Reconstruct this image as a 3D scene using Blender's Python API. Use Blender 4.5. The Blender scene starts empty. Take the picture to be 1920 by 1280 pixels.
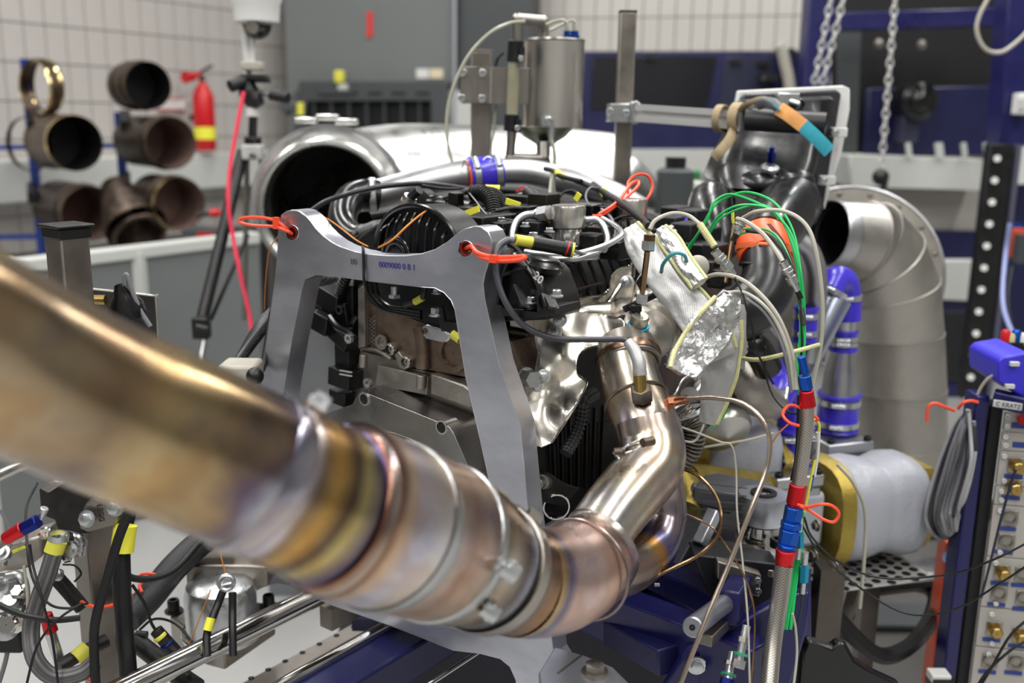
import bpy, math, random
from mathutils import Vector as V, Matrix, noise
from mathutils.geometry import tessellate_polygon, delaunay_2d_cdt
random.seed(7)
scn = bpy.context.scene
COL = scn.collection
# ---------------------------------------------------------------- camera
PITCH, ROLL, FPX = math.radians(12.8), 0.0134, 1867.0
CAM = V((0, 0, 1.6))
_F = V((0, math.cos(PITCH), -math.sin(PITCH))); _U = V((0, math.sin(PITCH), math.cos(PITCH))); _R = V((1, 0, 0))
RR = _R*math.cos(ROLL)+_U*math.sin(ROLL); UU = _U*math.cos(ROLL)-_R*math.sin(ROLL)
cd = bpy.data.cameras.new('camera'); cam = bpy.data.objects.new('camera', cd); COL.objects.link(cam)
cam.matrix_world = Matrix(((RR.x, UU.x, -_F.x, CAM.x), (RR.y, UU.y, -_F.y, CAM.y), (RR.z, UU.z, -_F.z, CAM.z), (0, 0, 0, 1)))
cd.sensor_width = 36; cd.lens = 36*FPX/1920; cd.clip_start = 0.05
cd.dof.use_dof = True; cd.dof.focus_distance = 1.42; cd.dof.aperture_fstop = 2.8
scn.camera = cam
# ---------------------------------------------------------------- world, lamps, exposure
w = bpy.data.worlds.new('world'); scn.world = w; w.use_nodes = True
w.node_tree.nodes['Background'].inputs[0].default_value = (0.9, 0.95, 1, 1); w.node_tree.nodes['Background'].inputs[1].default_value = 0.3
scn.view_settings.view_transform = 'Standard'; scn.view_settings.look = 'None'; scn.view_settings.gamma = 1
scn.view_settings.use_curve_mapping = False; scn.view_settings.exposure = -0.12
scn.cycles.use_denoising = True
try: scn.cycles.max_bounces = 8; scn.cycles.caustics_reflective = False; scn.cycles.caustics_refractive = False; scn.cycles.sample_clamp_indirect = 6
except Exception: pass
LAMP = []
for ix, x in enumerate((-3.0, -1.1, 0.9, 2.9)):
    for iy, y in enumerate((-1.6, 0.6, 2.8, 5.2)):
        l = bpy.data.lights.new('ceiling_lamp', 'AREA'); l.shape = 'RECTANGLE'; l.size = 0.28; l.size_y = 1.7
        l.energy = 46; l.color = (1.0, 0.985, 0.95)
        o = bpy.data.objects.new('ceiling_lamp', l); o.location = (x, y, 4.35); COL.objects.link(o); LAMP.append(o)
# ---------------------------------------------------------------- pixel rays into the room
def rdir(px, py): return _F + RR*((px-960)/FPX) + UU*((640-py)/FPX)
def at(px, py, Y):
    d = rdir(px, py); return CAM + d*(Y/d.y)
def onp(px, py, p, n):
    d = rdir(px, py); return CAM + d*((p-CAM).dot(n)/d.dot(n))
def m2(px, py, Y, w_):           # metres spanned by w_ pixels at this place
    return w_*(Y/rdir(px, py).y)/FPX
EV = V((.602, .799, 0)); EU = V((.799, -.602, 0)); EZ = V((0, 0, 1)); X = V((1, 0, 0)); Yv = V((0, 1, 0)); Z = EZ
E0 = at(710, 460, 1.45)
def FP(px, py, v=0): return onp(px, py, E0+EV*v, EV)
def UP(px, py, u): return onp(px, py, E0+EU*u, EU)
def TP(px, py, z): return onp(px, py, V((0, 0, z)), Z)
def P3(pts, Y=None):
    out = []
    n = len(pts)
    for i, p in enumerate(pts):
        if len(p) == 3: out.append(at(*p))
        elif isinstance(Y, tuple): out.append(at(p[0], p[1], Y[0]+(Y[1]-Y[0])*i/(n-1)))
        else: out.append(at(p[0], p[1], Y))
    return out
def S(r, g=None, b=None):
    if g is None: g = b = r
    f = lambda c: (c/255/12.92) if c/255 <= .04045 else ((c/255+.055)/1.055)**2.4
    return (f(r), f(g), f(b), 1)
# ---------------------------------------------------------------- materials
MATS = {}
def mat(name, col, metal=0, rough=.5, var=0.0, vscale=20, rvar=0, bump=0, bscale=60, stretch=None, coat=0, col2=None, aniso=0, trans=0, ior=1.45, emis=0, uvw=None, uvs=(1, 1), uvb=.3, thr=None, uvd=.45):
    if name in MATS: return MATS[name]
    m = bpy.data.materials.new(name); m.use_nodes = True; nt = m.node_tree; N = nt.nodes; L = nt.links
    b = N['Principled BSDF']; b.inputs['Base Color'].default_value = col
    b.inputs['Metallic'].default_value = metal; b.inputs['Roughness'].default_value = rough
    if coat: b.inputs['Coat Weight'].default_value = coat; b.inputs['Coat Roughness'].default_value = .08
    if aniso: b.inputs['Anisotropic'].default_value = aniso
    if trans: b.inputs['Transmission Weight'].default_value = trans; b.inputs['IOR'].default_value = ior
    if emis: b.inputs['Emission Color'].default_value = col; b.inputs['Emission Strength'].default_value = emis
    co = None
    if var or rvar or bump or col2:
        tc = N.new('ShaderNodeTexCoord'); mp = N.new('ShaderNodeMapping'); L.new(tc.outputs['Object'], mp.inputs[0])
        if stretch: mp.inputs['Scale'].default_value = stretch
        co = mp.outputs[0]
    if var or rvar or col2:
        nz = N.new('ShaderNodeTexNoise'); nz.inputs['Scale'].default_value = vscale; nz.inputs['Detail'].default_value = 5; nz.inputs['Roughness'].default_value = .6
        L.new(co, nz.inputs['Vector'])
        if var or col2:
            cr = N.new('ShaderNodeValToRGB'); cr.color_ramp.elements[0].position = .35; cr.color_ramp.elements[1].position = .68
            if thr: cr.color_ramp.elements[0].position, cr.color_ramp.elements[1].position = thr
            c2 = col2 or tuple(min(1, c*(1+var)) for c in col[:3])+(1,)
            c1 = col if col2 else tuple(c*(1-var) for c in col[:3])+(1,)
            cr.color_ramp.elements[0].color = c1; cr.color_ramp.elements[1].color = c2
            L.new(nz.outputs[0], cr.inputs[0]); L.new(cr.outputs[0], b.inputs['Base Color'])
        if rvar:
            mr = N.new('ShaderNodeMapRange'); mr.inputs[1].default_value = .3; mr.inputs[2].default_value = .7
            mr.inputs[3].default_value = max(.02, rough-rvar); mr.inputs[4].default_value = min(1, rough+rvar)
            L.new(nz.outputs[0], mr.inputs[0]); L.new(mr.outputs[0], b.inputs['Roughness'])
    nrm = None
    if bump:
        n2 = N.new('ShaderNodeTexNoise'); n2.inputs['Scale'].default_value = bscale; n2.inputs['Detail'].default_value = 4
        L.new(co, n2.inputs['Vector']); bp = N.new('ShaderNodeBump'); bp.inputs['Strength'].default_value = bump; bp.inputs['Distance'].default_value = .002
        L.new(n2.outputs[0], bp.inputs['Height']); nrm = bp.outputs[0]
    if uvw:                      # woven / braided / ringed relief along a hose
        uv = N.new('ShaderNodeUVMap'); mp2 = N.new('ShaderNodeMapping'); mp2.inputs['Scale'].default_value = (uvs[0], uvs[1], 1)
        L.new(uv.outputs[0], mp2.inputs[0])
        if uvw == 'braid':
            t = N.new('ShaderNodeTexChecker'); t.inputs['Scale'].default_value = 1; mp2.inputs['Rotation'].default_value = (0, 0, 0)
            t.inputs[1].default_value = (1, 1, 1, 1); t.inputs[2].default_value = (.25, .25, .25, 1)
        else:
            t = N.new('ShaderNodeTexWave'); t.inputs['Scale'].default_value = 1; t.bands_direction = 'X' if uvw == 'ring' else 'DIAGONAL'
            if uvw == 'long': t.bands_direction = 'Y'
        L.new(mp2.outputs[0], t.inputs['Vector'])
        bp = N.new('ShaderNodeBump'); bp.inputs['Strength'].default_value = uvb; bp.inputs['Distance'].default_value = .002
        L.new(t.outputs[0], bp.inputs['Height'])
        if nrm: L.new(nrm, bp.inputs['Normal'])
        nrm = bp.outputs[0]
        mx = N.new('ShaderNodeMix'); mx.data_type = 'RGBA'; mx.blend_type = 'MIX'
        mx.inputs[6].default_value = tuple(c*uvd for c in col[:3])+(1,); mx.inputs[7].default_value = col
        L.new(t.outputs[0], mx.inputs[0]); L.new(mx.outputs[2], b.inputs['Base Color'])
    if nrm: L.new(nrm, b.inputs['Normal'])
    MATS[name] = m; return m
def heat(name, stops, rough=.24, nscale=9, amt=.35):
    """heat-tinted titanium/steel: the tint runs along the pipe (uv u, 0..1) and wanders with noise"""
    m = bpy.data.materials.new(name); m.use_nodes = True; nt = m.node_tree; N = nt.nodes; L = nt.links; b = N['Principled BSDF']
    b.inputs['Metallic'].default_value = 1
    uv = N.new('ShaderNodeUVMap'); sp = N.new('ShaderNodeSeparateXYZ'); L.new(uv.outputs[0], sp.inputs[0])
    tc = N.new('ShaderNodeTexCoord'); nz = N.new('ShaderNodeTexNoise'); nz.inputs['Scale'].default_value = nscale; nz.inputs['Detail'].default_value = 3
    L.new(tc.outputs['Object'], nz.inputs['Vector'])
    ma = N.new('ShaderNodeMath'); ma.operation = 'MULTIPLY_ADD'; L.new(nz.outputs[0], ma.inputs[0]); ma.inputs[1].default_value = amt; ma.inputs[2].default_value = -amt/2
    ad = N.new('ShaderNodeMath'); L.new(ma.outputs[0], ad.inputs[0]); L.new(sp.outputs[0], ad.inputs[1])
    cr = N.new('ShaderNodeValToRGB'); e = cr.color_ramp.elements
    e[0].position = stops[0][0]; e[0].color = S(*stops[0][1]); e[1].position = stops[-1][0]; e[1].color = S(*stops[-1][1])
    for p, c in stops[1:-1]:
        q = e.new(p); q.color = S(*c)
    L.new(ad.outputs[0], cr.inputs[0])
    # streaks of gold / violet running along the wall
    n3 = N.new('ShaderNodeTexNoise'); n3.inputs['Scale'].default_value = 14; n3.inputs['Detail'].default_value = 4; L.new(tc.outputs['Object'], n3.inputs['Vector'])
    c3 = N.new('ShaderNodeValToRGB'); c3.color_ramp.elements[0].position = .33; c3.color_ramp.elements[0].color = S(180, 176, 212)
    c3.color_ramp.elements[1].position = .68; c3.color_ramp.elements[1].color = S(255, 240, 204)
    q = c3.color_ramp.elements.new(.45); q.color = S(240, 236, 232)
    q = c3.color_ramp.elements.new(.56); q.color = S(222, 196, 172)
    L.new(n3.outputs[0], c3.inputs[0])
    mx = N.new('ShaderNodeMix'); mx.data_type = 'RGBA'; mx.blend_type = 'MULTIPLY'; mx.inputs[0].default_value = .62
    L.new(cr.outputs[0], mx.inputs[6]); L.new(c3.outputs[0], mx.inputs[7]); L.new(mx.outputs[2], b.inputs['Base Color'])
    mr = N.new('ShaderNodeMapRange'); mr.inputs[3].default_value = rough*.7; mr.inputs[4].default_value = rough*1.5; L.new(n3.outputs[0], mr.inputs[0]); L.new(mr.outputs[0], b.inputs['Roughness'])
    bp = N.new('ShaderNodeBump'); bp.inputs['Strength'].default_value = .06; bp.inputs['Distance'].default_value = .003; L.new(n3.outputs[0], bp.inputs['Height']); L.new(bp.outputs[0], b.inputs['Normal'])
    return m
alu = mat('milled_aluminium', S(196, 198, 208), .88, .34, .17, 5, .08, .06, 50, (1, 1, 2.5))
alu2 = mat('rolled_aluminium', S(226, 226, 224), 1, .3, .06, 8, .08)
alub = mat('satin_aluminium', S(186, 187, 190), 1, .36, .06, 10, .08)
adapt = mat('machined_adapter_steel', S(158, 156, 156), 1, .3, .12, 8, .1, .06, 50)
cast = mat('cast_aluminium', S(172, 166, 158), .9, .42, .14, 14, .1, .35, 160)
castd = mat('stained_cast_aluminium', S(128, 112, 98), .85, .45, .3, 22, .1, .5, 140)
steel = mat('brushed_steel', S(160, 156, 150), 1, .34, .18, 18, .1, .1, 60, (1, 1, .2))
steeld = mat('raw_steel', S(142, 136, 128), .95, .4, .2, 12, .08, .08, 60)
dsteel = mat('dark_raw_steel', S(98, 92, 86), .9, .4, .2, 12, .08)
perfm = mat('zinc_perforated', S(200, 198, 194), .5, .4)
stain = mat('stainless_sheet', S(216, 212, 206), 1, .28, .12, 9, .1, .12, 30)
chrome = mat('polished_steel', S(214, 212, 208), 1, .12, .05, 10, .04)
shieldm = mat('crinkled_shield_steel', S(226, 220, 208), 1, .27, .08, 12, .07, .12, 40)
zinc = mat('zinc_plated_steel', S(205, 208, 210), .95, .3, .1, 30, .1)
ironm = mat('heat_browned_iron', S(118, 104, 94), .9, .42, .35, 16, .1, .25, 90)
chz = mat('galvanised_chain', S(218, 218, 216), .5, .35)
extr = mat('extruded_aluminium', S(222, 222, 220), .65, .38)
blk = mat('black_plastic', S(13, 13, 15), 0, .42, .2, 30, .08, .12, 200)
blkg = mat('glossy_black_plastic', S(12, 12, 14), 0, .26, .1, 20, .05, .05, 60, coat=.1)
carbon = mat('black_laminate', S(20, 20, 24), .0, .3, .2, 14, .08, .1, 60, coat=.15)
rub = mat('black_rubber', S(16, 16, 18), 0, .48, .15, 30, .08)
sleeve = mat('ribbed_black_conduit', S(26, 26, 29), 0, .38, uvw='ring', uvs=(170, 1), uvb=.9)
weave = mat('braided_black_sleeve', S(52, 52, 56), 0, .5, uvw='braid', uvs=(420, 26), uvb=.6)
gweave = mat('grey_braided_hose', S(120, 118, 120), .3, .5, uvw='long', uvs=(30, 2.6), uvb=.5)
steelbraid = mat('steel_braid', S(205, 200, 192), 1, .34, uvw='braid', uvs=(520, 22), uvb=.7)
greyc = mat('grey_cable', S(120, 120, 124), 0, .38)
greyh = mat('pale_grey_hose', S(178, 174, 162), 0, .42, .06, 20)
clearh = mat('translucent_tube', S(200, 200, 182), 0, .25, .05, 20, trans=.25)
white = mat('white_paint', S(226, 226, 224), 0, .35, .02, 10)
ora = mat('orange_plastic_tie', S(250, 84, 52), 0, .35)
orb = mat('orange_paint', S(232, 84, 34), 0, .45, .05, 20)
red = mat('red_paint', S(200, 26, 34), 0, .32)
redan = mat('red_anodised', S(216, 40, 48), .75, .28)
bluan = mat('blue_anodised', S(28, 88, 190), .75, .26)
navan = mat('dark_blue_anodised', S(24, 36, 120), .75, .3)
cyan = mat('cyan_anodised', S(30, 150, 185), .5, .3)
sil = mat('blue_silicone', S(66, 52, 205), 0, .3, .06, 20, coat=.25)
navy = mat('navy_paint', S(27, 27, 84), 0, .32, .12, 10, .08)
navyd = mat('dark_navy_paint', S(24, 26, 72), 0, .4, .15, 6, .05)
dark = mat('black_recess', S(12, 12, 16), 0, .55)
green = mat('green_wire', S(38, 190, 100), 0, .35)
yel = mat('yellow_sleeve', S(226, 222, 84), 0, .45, .05, 30)
yelp = mat('yellow_paper_tag', S(240, 236, 70), 0, .6)
pink = mat('pink_red_cord', S(240, 60, 90), 0, .45)
orw = mat('amber_wire', S(214, 130, 40), .2, .35)
bronze = mat('bronze_tube', S(150, 122, 92), 1, .25, .2, 30, .08)
brass = mat('brass', S(178, 150, 90), 1, .3, .15, 20)
gold = mat('gold_passivated_casting', S(168, 146, 66), .55, .4, .2, 18, .08, .4, 120)
gpaint = mat('pale_grey_cast_paint', S(178, 180, 190), 0, .38, .05, 8, .06, .45, 120)
gmach = mat('grey_machine_paint', S(112, 116, 116), 0, .5, .03, 3)
gmachd = mat('dark_grey_machine_paint', S(70, 74, 76), 0, .5, .03, 3)
duct = mat('galvanised_duct', S(176, 172, 166), .9, .38, .12, 7, .1, .15, 14)
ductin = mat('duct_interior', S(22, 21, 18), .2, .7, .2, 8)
foil = mat('aluminised_cloth', S(214, 214, 214), .85, .3, .1, 60, .1, .8, 260)
foil2 = mat('silver_glass_sleeve', S(196, 196, 196), .55, .42, uvw='braid', uvs=(620, 90), uvb=.8, uvd=.66, bump=.9, bscale=42)
kev = mat('yellow_aramid_edge', S(206, 204, 150), 0, .7, .12, 60, 0, .5, 300)
strap = mat('beige_strap', S(168, 150, 118), 0, .75, .1, 60, 0, .4, 300)
straptan = mat('orange_strap', S(222, 158, 92), 0, .7, .08, 60)
strapt = mat('teal_strap', S(62, 176, 198), 0, .7, .08, 60)
tint = mat('scorched_steel_ring', S(84, 72, 62), .85, .38, .3, 7, .1)
tinti = mat('scorched_inner_wall', S(150, 124, 116), .5, .5, .25, 7)
shiny = mat('polished_brass_edge', S(226, 204, 150), 1, .2)
tilem = mat('acoustic_tile', S(186, 181, 177), 0, .6, .04, 2)
tilem2 = mat('acoustic_tile_warm', S(196, 192, 186), 0, .6, .04, 2)
grout = mat('tile_joint', S(104, 100, 98), 0, .8)
floorm = mat('grey_floor_coating', S(176, 176, 175), 0, .35, .05, 1.2, .08)
plast = mat('light_grey_paint', S(196, 198, 194), 0, .5, .02, 4)
panel = mat('panel_grey_paint', S(178, 174, 168), 0, .45, .03, 8)
orsil = mat('orange_silicone', S(236, 96, 46), 0, .35)
labelm = mat('label_blue_print', S(40, 62, 140), 0, .5)
ink = mat('blue_marker_ink', S(66, 62, 140), 0, .6)
inkd = mat('dark_stamp_ink', S(90, 88, 92), 0, .6)
# ---------------------------------------------------------------- mesh builder
def catmull(P, res=8, closed=False):
    n = len(P)
    if n < 3 and not closed: return [V(p) for p in P], [i for i in range(n)]
    out, tt = [], []
    rng = n if closed else n-1
    for i in range(rng):
        a = P[(i-1) % n] if closed or i > 0 else P[0]*2-P[1]
        b = P[i]; c = P[(i+1) % n]
        d = P[(i+2) % n] if closed or i < n-2 else P[-1]*2-P[-2]
        for k in range(res):
            t = k/res
            out.append(.5*((2*b)+(c-a)*t+(2*a-5*b+4*c-d)*t*t+(3*b-a-3*c+d)*t*t*t)); tt.append(i+t)
    if not closed: out.append(P[-1].copy()); tt.append(n-1)
    return out, tt
def lerp_list(L, t):
    i = min(int(t), len(L)-1); j = (i+1) if i+1 < len(L) else i
    return L[i]+(L[j]-L[i])*(t-i)
def perp(a):
    a = a.normalized(); r = V((0, 0, 1)) if abs(a.z) < .9 else V((1, 0, 0))
    u = a.cross(r).normalized(); return u, a.cross(u).normalized()
class MB:
    def __init__(s): s.v = []; s.f = []; s.uv = []
    def add(s, verts, faces, uvs=None):
        o = len(s.v); s.v += verts; s.f += [tuple(i+o for i in f) for f in faces]
        s.uv += uvs if uvs else [None]*len(faces); return s
    def rings(s, R, closed=False, caps=True, us=None):
        n = len(R[0]); m = len(R); vs = [p for r in R for p in r]; fs = []; uv = []
        if not us: us = [i/(m-1 if m > 1 else 1) for i in range(m)]
        for i in range(m if closed else m-1):
            j = (i+1) % m; u0 = us[i]; u1 = us[j] if j else us[-1]+(us[-1]-us[-2])
            for k in range(n):
                l = (k+1) % n
                fs.append((i*n+k, i*n+l, j*n+l, j*n+k)); uv.append(((u0, k/n), (u0, (k+1)/n), (u1, (k+1)/n), (u1, k/n)))
        if caps and not closed:
            fs.append(tuple(reversed(range(n)))); uv.append(((us[0], 0),)*n)
            fs.append(tuple((m-1)*n+k for k in range(n))); uv.append(((us[-1], 0),)*n)
        return s.add(vs, fs, uv)
    def tube(s, P, r, n=12, closed=False, caps=True, res=6, flat=None, up=None, unorm=False, twist=0):
        P = [V(p) for p in P]; C, T = catmull(P, res, closed); m = len(C)
        rl = r if isinstance(r, (list, tuple)) else None
        fl = flat if isinstance(flat, (list, tuple)) else None
        R = []; us = []; acc = 0; u = None
        for i in range(m):
            a = C[(i+1) % m] if closed or i < m-1 else C[i]; b = C[(i-1) % m] if closed or i > 0 else C[i]
            t = (a-b); t = t.normalized() if t.length > 1e-9 else V((0, 0, 1))
            if up is not None: u = up.cross(t).normalized() if up.cross(t).length > 1e-6 else perp(t)[0]
            elif u is None: u = perp(t)[0]
            else:
                u = u-t*u.dot(t); u = u.normalized() if u.length > 1e-9 else perp(t)[0]
            v = t.cross(u)
            if i: acc += (C[i]-C[i-1]).length
            us.append(acc)
            rr = lerp_list(rl, T[i]) if rl and not closed else (rl[int(T[i]) % len(rl)] if rl else r)
            ff = 1 if flat is None else (lerp_list(fl, T[i]) if fl else flat)
            tw = twist*T[i]
            R.append([C[i]+(u*math.cos(2*math.pi*k/n+tw)*rr)+(v*math.sin(2*math.pi*k/n+tw)*rr*ff) for k in range(n)])
        if unorm: us = [x/acc for x in us]
        return s.rings(R, closed, caps, us)
    def corr(s, P, r, pitch=.006, n=14, depth=.14, res=8):
        C, T = catmull([V(p) for p in P], res); L = [0]
        for i in range(1, len(C)): L.append(L[-1]+(C[i]-C[i-1]).length)
        cnt = max(4, int(L[-1]/pitch*4)); pts = []; rs = []; j = 0
        for k in range(cnt+1):
            d = L[-1]*k/cnt
            while j < len(L)-2 and L[j+1] < d: j += 1
            q = (d-L[j])/max(1e-9, L[j+1]-L[j]); pts.append(C[j].lerp(C[j+1], min(1, q))); rs.append(r*(1+(depth if k % 4 in (1, 2) else -depth)))
        R = []; u = None
        for i, c in enumerate(pts):
            t = (pts[min(i+1, cnt)]-pts[max(i-1, 0)]).normalized()
            u = perp(t)[0] if u is None else (u-t*u.dot(t)).normalized()
            v = t.cross(u); R.append([c+u*math.cos(2*math.pi*k/n)*rs[i]+v*math.sin(2*math.pi*k/n)*rs[i] for k in range(n)])
        return s.rings(R)
    def lathe(s, prof, o, ax, n=32, closed=False, caps=False, flat=1, unorm=True):
        o = V(o); ax = V(ax).normalized(); u, v = perp(ax)
        R = [[o+ax*h+u*math.cos(2*math.pi*k/n)*r+v*math.sin(2*math.pi*k/n)*r*flat for k in range(n)] for h, r in prof]
        return s.rings(R, closed, caps)
    def cyl(s, p0, p1, r, n=20, r1=None, hexa=False):
        if hexa: n = 6
        p0, p1 = V(p0), V(p1); a = p1-p0
        return s.lathe([(0, r), (a.length, r if r1 is None else r1)], p0, a, n, caps=True)
    def ring(s, o, ax, r0, r1, h, n=40):     # annular band r0 inner, r1 outer
        return s.lathe([(0, r1), (h, r1), (h, r0), (0, r0)], o, ax, n, closed=True)
    def tor(s, o, ax, R_, r, n=40, k=10, flat=1):
        prof = [(r*math.sin(2*math.pi*i/k), R_+r*math.cos(2*math.pi*i/k)) for i in range(k)]
        return s.lathe(prof, o, ax, n, closed=True, flat=flat)
    def box(s, c, ex, ey, ez):
        c = V(c); vs = [c+ex*i+ey*j+ez*k for i in (-1, 1) for j in (-1, 1) for k in (-1, 1)]
        fs = [(0, 1, 3, 2), (4, 6, 7, 5), (0, 4, 5, 1), (2, 3, 7, 6), (0, 2, 6, 4), (1, 5, 7, 3)]
        if ex.cross(ey).dot(ez) < 0: fs = [tuple(reversed(f)) for f in fs]
        return s.add(vs, fs)
    def bar(s, p0, p1, w_, h, up=None):
        p0, p1 = V(p0), V(p1); a = p1-p0; t = a.normalized(); up = up or Z
        if abs(t.dot(up.normalized())) > .97: up = Yv if abs(t.y) < .9 else X
        sd = t.cross(up).normalized(); n = sd.cross(t)
        return s.box((p0+p1)/2, a/2, sd*(w_/2), n*(h/2))
    def prism(s, poly, ext, holes=()):
        loops = [list(poly)]+[list(h) for h in holes]; ext = V(ext)
        tris = tessellate_polygon(loops); allp = [V(p) for l in loops for p in l]; n = len(allp)
        vs = allp+[p+ext for p in allp]; fs = []
        for t in tris:
            nn = (allp[t[1]]-allp[t[0]]).cross(allp[t[2]]-allp[t[0]])
            t = tuple(t) if nn.dot(ext) < 0 else tuple(reversed(t))
            fs.append(t); fs.append(tuple(reversed([i+n for i in t])))
        b = 0
        for l in loops:
            k = len(l)
            for i in range(k):
                fs.append((b+i, b+(i+1) % k, n+b+(i+1) % k, n+b+i))
            b += k
        return s.add(vs, fs)
    def sheet(s, outline, f, step=8):
        """a curved metal or cloth sheet: outline in picture-plane points, f(x, y) -> point in the room"""
        xs = [p[0] for p in outline]; ys = [p[1] for p in outline]; pts = [V(p) for p in outline]
        n0 = len(pts); ed = [(i, (i+1) % n0) for i in range(n0)]
        x = min(xs)+step/2
        def inside(a, b):
            c = False; j = n0-1
            for i in range(n0):
                if (ys[i] > b) != (ys[j] > b) and a < (xs[j]-xs[i])*(b-ys[i])/(ys[j]-ys[i])+xs[i]: c = not c
                j = i
            return c
        while x < max(xs):
            y = min(ys)+step/2
            while y < max(ys):
                if inside(x, y): pts.append(V((x+.01*step*math.sin(y), y)))
                y += step
            x += step
        vv, ee, ff, *_ = delaunay_2d_cdt(pts, ed, [], 1, 1e-5)
        vs = [f(p.x, p.y) for p in vv]
        cx = sum((v for v in vs), V())/len(vs); fs = []
        for t in ff:
            nn = (vs[t[1]]-vs[t[0]]).cross(vs[t[2]]-vs[t[0]])
            fs.append(tuple(t) if nn.dot(CAM-vs[t[0]]) > 0 else tuple(reversed(t)))
        return s.add(vs, fs)
    def ball(s, c, r, n=20, m=12, sc=(1, 1, 1), ax=None):
        R = []
        for i in range(m+1):
            a = math.pi*i/m
            R.append([V(c)+V((math.sin(a)*math.cos(2*math.pi*k/n)*sc[0], math.sin(a)*math.sin(2*math.pi*k/n)*sc[1], -math.cos(a)*sc[2]))*r for k in range(n)])
        return s.rings(R, caps=False)
    def sock(s, p, d, r, h=None):            # socket-head screw seen from d
        h = h or r*1.1; d = V(d).normalized(); p = V(p)
        s.lathe([(0, r), (h*.9, r), (h, r*.9), (h, r*.55), (h*.4, r*.5)], p, d, 14)
        s.lathe([(h*.4, r*.5), (h*.4, .0001)], p, d, 14); return s
    def hexb(s, p, d, r, h=None):            # flanged hex bolt
        h = h or r; d = V(d).normalized(); p = V(p)
        s.lathe([(0, r*1.35), (h*.25, r*1.35), (h*.3, r*1.0)], p, d, 18, caps=True)
        s.lathe([(h*.25, r), (h*1.0, r), (h*1.1, r*.8)], p, d, 6, caps=True); return s
    def loft(s, secs, caps=True): return s.rings(secs, caps=caps)
HID = []
def link(name, mb, m, smooth=38):
    me = bpy.data.meshes.new(name)
    lo = V((min(v[i] for v in mb.v) for i in range(3))); hi = V((max(v[i] for v in mb.v) for i in range(3)))
    c = V(((lo.x+hi.x)/2, (lo.y+hi.y)/2, lo.z))
    me.from_pydata([tuple(V(v)-c) for v in mb.v], [], mb.f)
    if any(mb.uv):
        ul = me.uv_layers.new(name='UVMap'); d = []
        for f, u in zip(mb.f, mb.uv):
            for k in range(len(f)): d += list(u[k]) if u else [0, 0]
        if len(d) == 2*len(ul.data): ul.data.foreach_set('uv', d)
    me.materials.append(m)
    if smooth: me.shade_smooth(); me.set_sharp_from_angle(angle=math.radians(smooth))
    o = bpy.data.objects.new(name, me); COL.objects.link(o); o['_w'] = tuple(c); o.location = c
    return o
def tagged(o, label, cat, group=None, kind=None):
    if kind: o['kind'] = kind
    if label: o['label'] = label
    if cat: o['category'] = cat
    if group: o['group'] = group
    return o
TH = []
def thing(name, label, cat, group=None, kind=None):
    o = bpy.data.objects.new(name, None); COL.objects.link(o); o.empty_display_size = .02; o['_c'] = 1
    TH.append(o); return tagged(o, label, cat, group, kind)
PEND = []
def part(par, name, mb, m, label=None, bev=0, smooth=38, kind=None, seg=2, sol=0, sub=0):
    o = link(name, mb, m, smooth)
    if label: o['label'] = label
    if kind: o['kind'] = kind
    if sol: md = o.modifiers.new('s', 'SOLIDIFY'); md.thickness = sol; md.offset = -1
    if bev: md = o.modifiers.new('b', 'BEVEL'); md.width = bev; md.segments = seg; md.limit_method = 'ANGLE'; md.angle_limit = math.radians(40); md.harden_normals = False
    if sub: md = o.modifiers.new('u', 'SUBSURF'); md.levels = sub; md.render_levels = sub
    if par is not None: PEND.append((o, par))
    return o
def solo(name, label, cat, mb, m, group=None, kind=None, **k):
    return tagged(part(None, name, mb, m, **k), label, cat, group, kind)
def finish():
    kids = {}
    for o, p in PEND: kids.setdefault(p.name, []).append(o)
    for t in TH:
        st = list(kids.get(t.name, [])); lo = V((1e9,)*3); hi = V((-1e9,)*3)
        for o in st:
            c = V(o['_w'])
            for v in (o.data.vertices if o.type == 'MESH' else []):
                q = v.co+c
                for i in range(3): lo[i] = min(lo[i], q[i]); hi[i] = max(hi[i], q[i])
        if not st: print('EMPTY THING', t.name); continue
        t.location = ((lo.x+hi.x)/2, (lo.y+hi.y)/2, lo.z); t['_w'] = tuple(t.location)
    for o, p in PEND:
        o.parent = p; o.location = V(o['_w'])-V(p['_w'])
    for o in list(COL.objects):
        for k in ('_w', '_c'):
            if k in o: del o[k]
def text(par, name, s_, pos, xd, yd, size, m, ext=.0003):
    """lettering: baseline direction xd, up direction yd"""
    cu = bpy.data.curves.new(name, 'FONT'); cu.body = s_; cu.size = size; cu.extrude = ext; cu.align_x = 'CENTER'; cu.align_y = 'CENTER'; cu.materials.append(m)
    tmp = bpy.data.objects.new(name, cu); COL.objects.link(tmp)
    dg = bpy.context.evaluated_depsgraph_get(); dg.update(); me = bpy.data.meshes.new_from_object(tmp.evaluated_get(dg)); bpy.data.objects.remove(tmp)
    xd = xd.normalized(); zd = xd.cross(yd).normalized(); yd = zd.cross(xd)
    vs = [V(pos)+xd*v.co.x+yd*v.co.y+zd*v.co.z for v in me.vertices]; fs = [tuple(p.vertices) for p in me.polygons]
    mb = MB().add(vs, fs); return part(par, name, mb, m, smooth=0)
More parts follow.
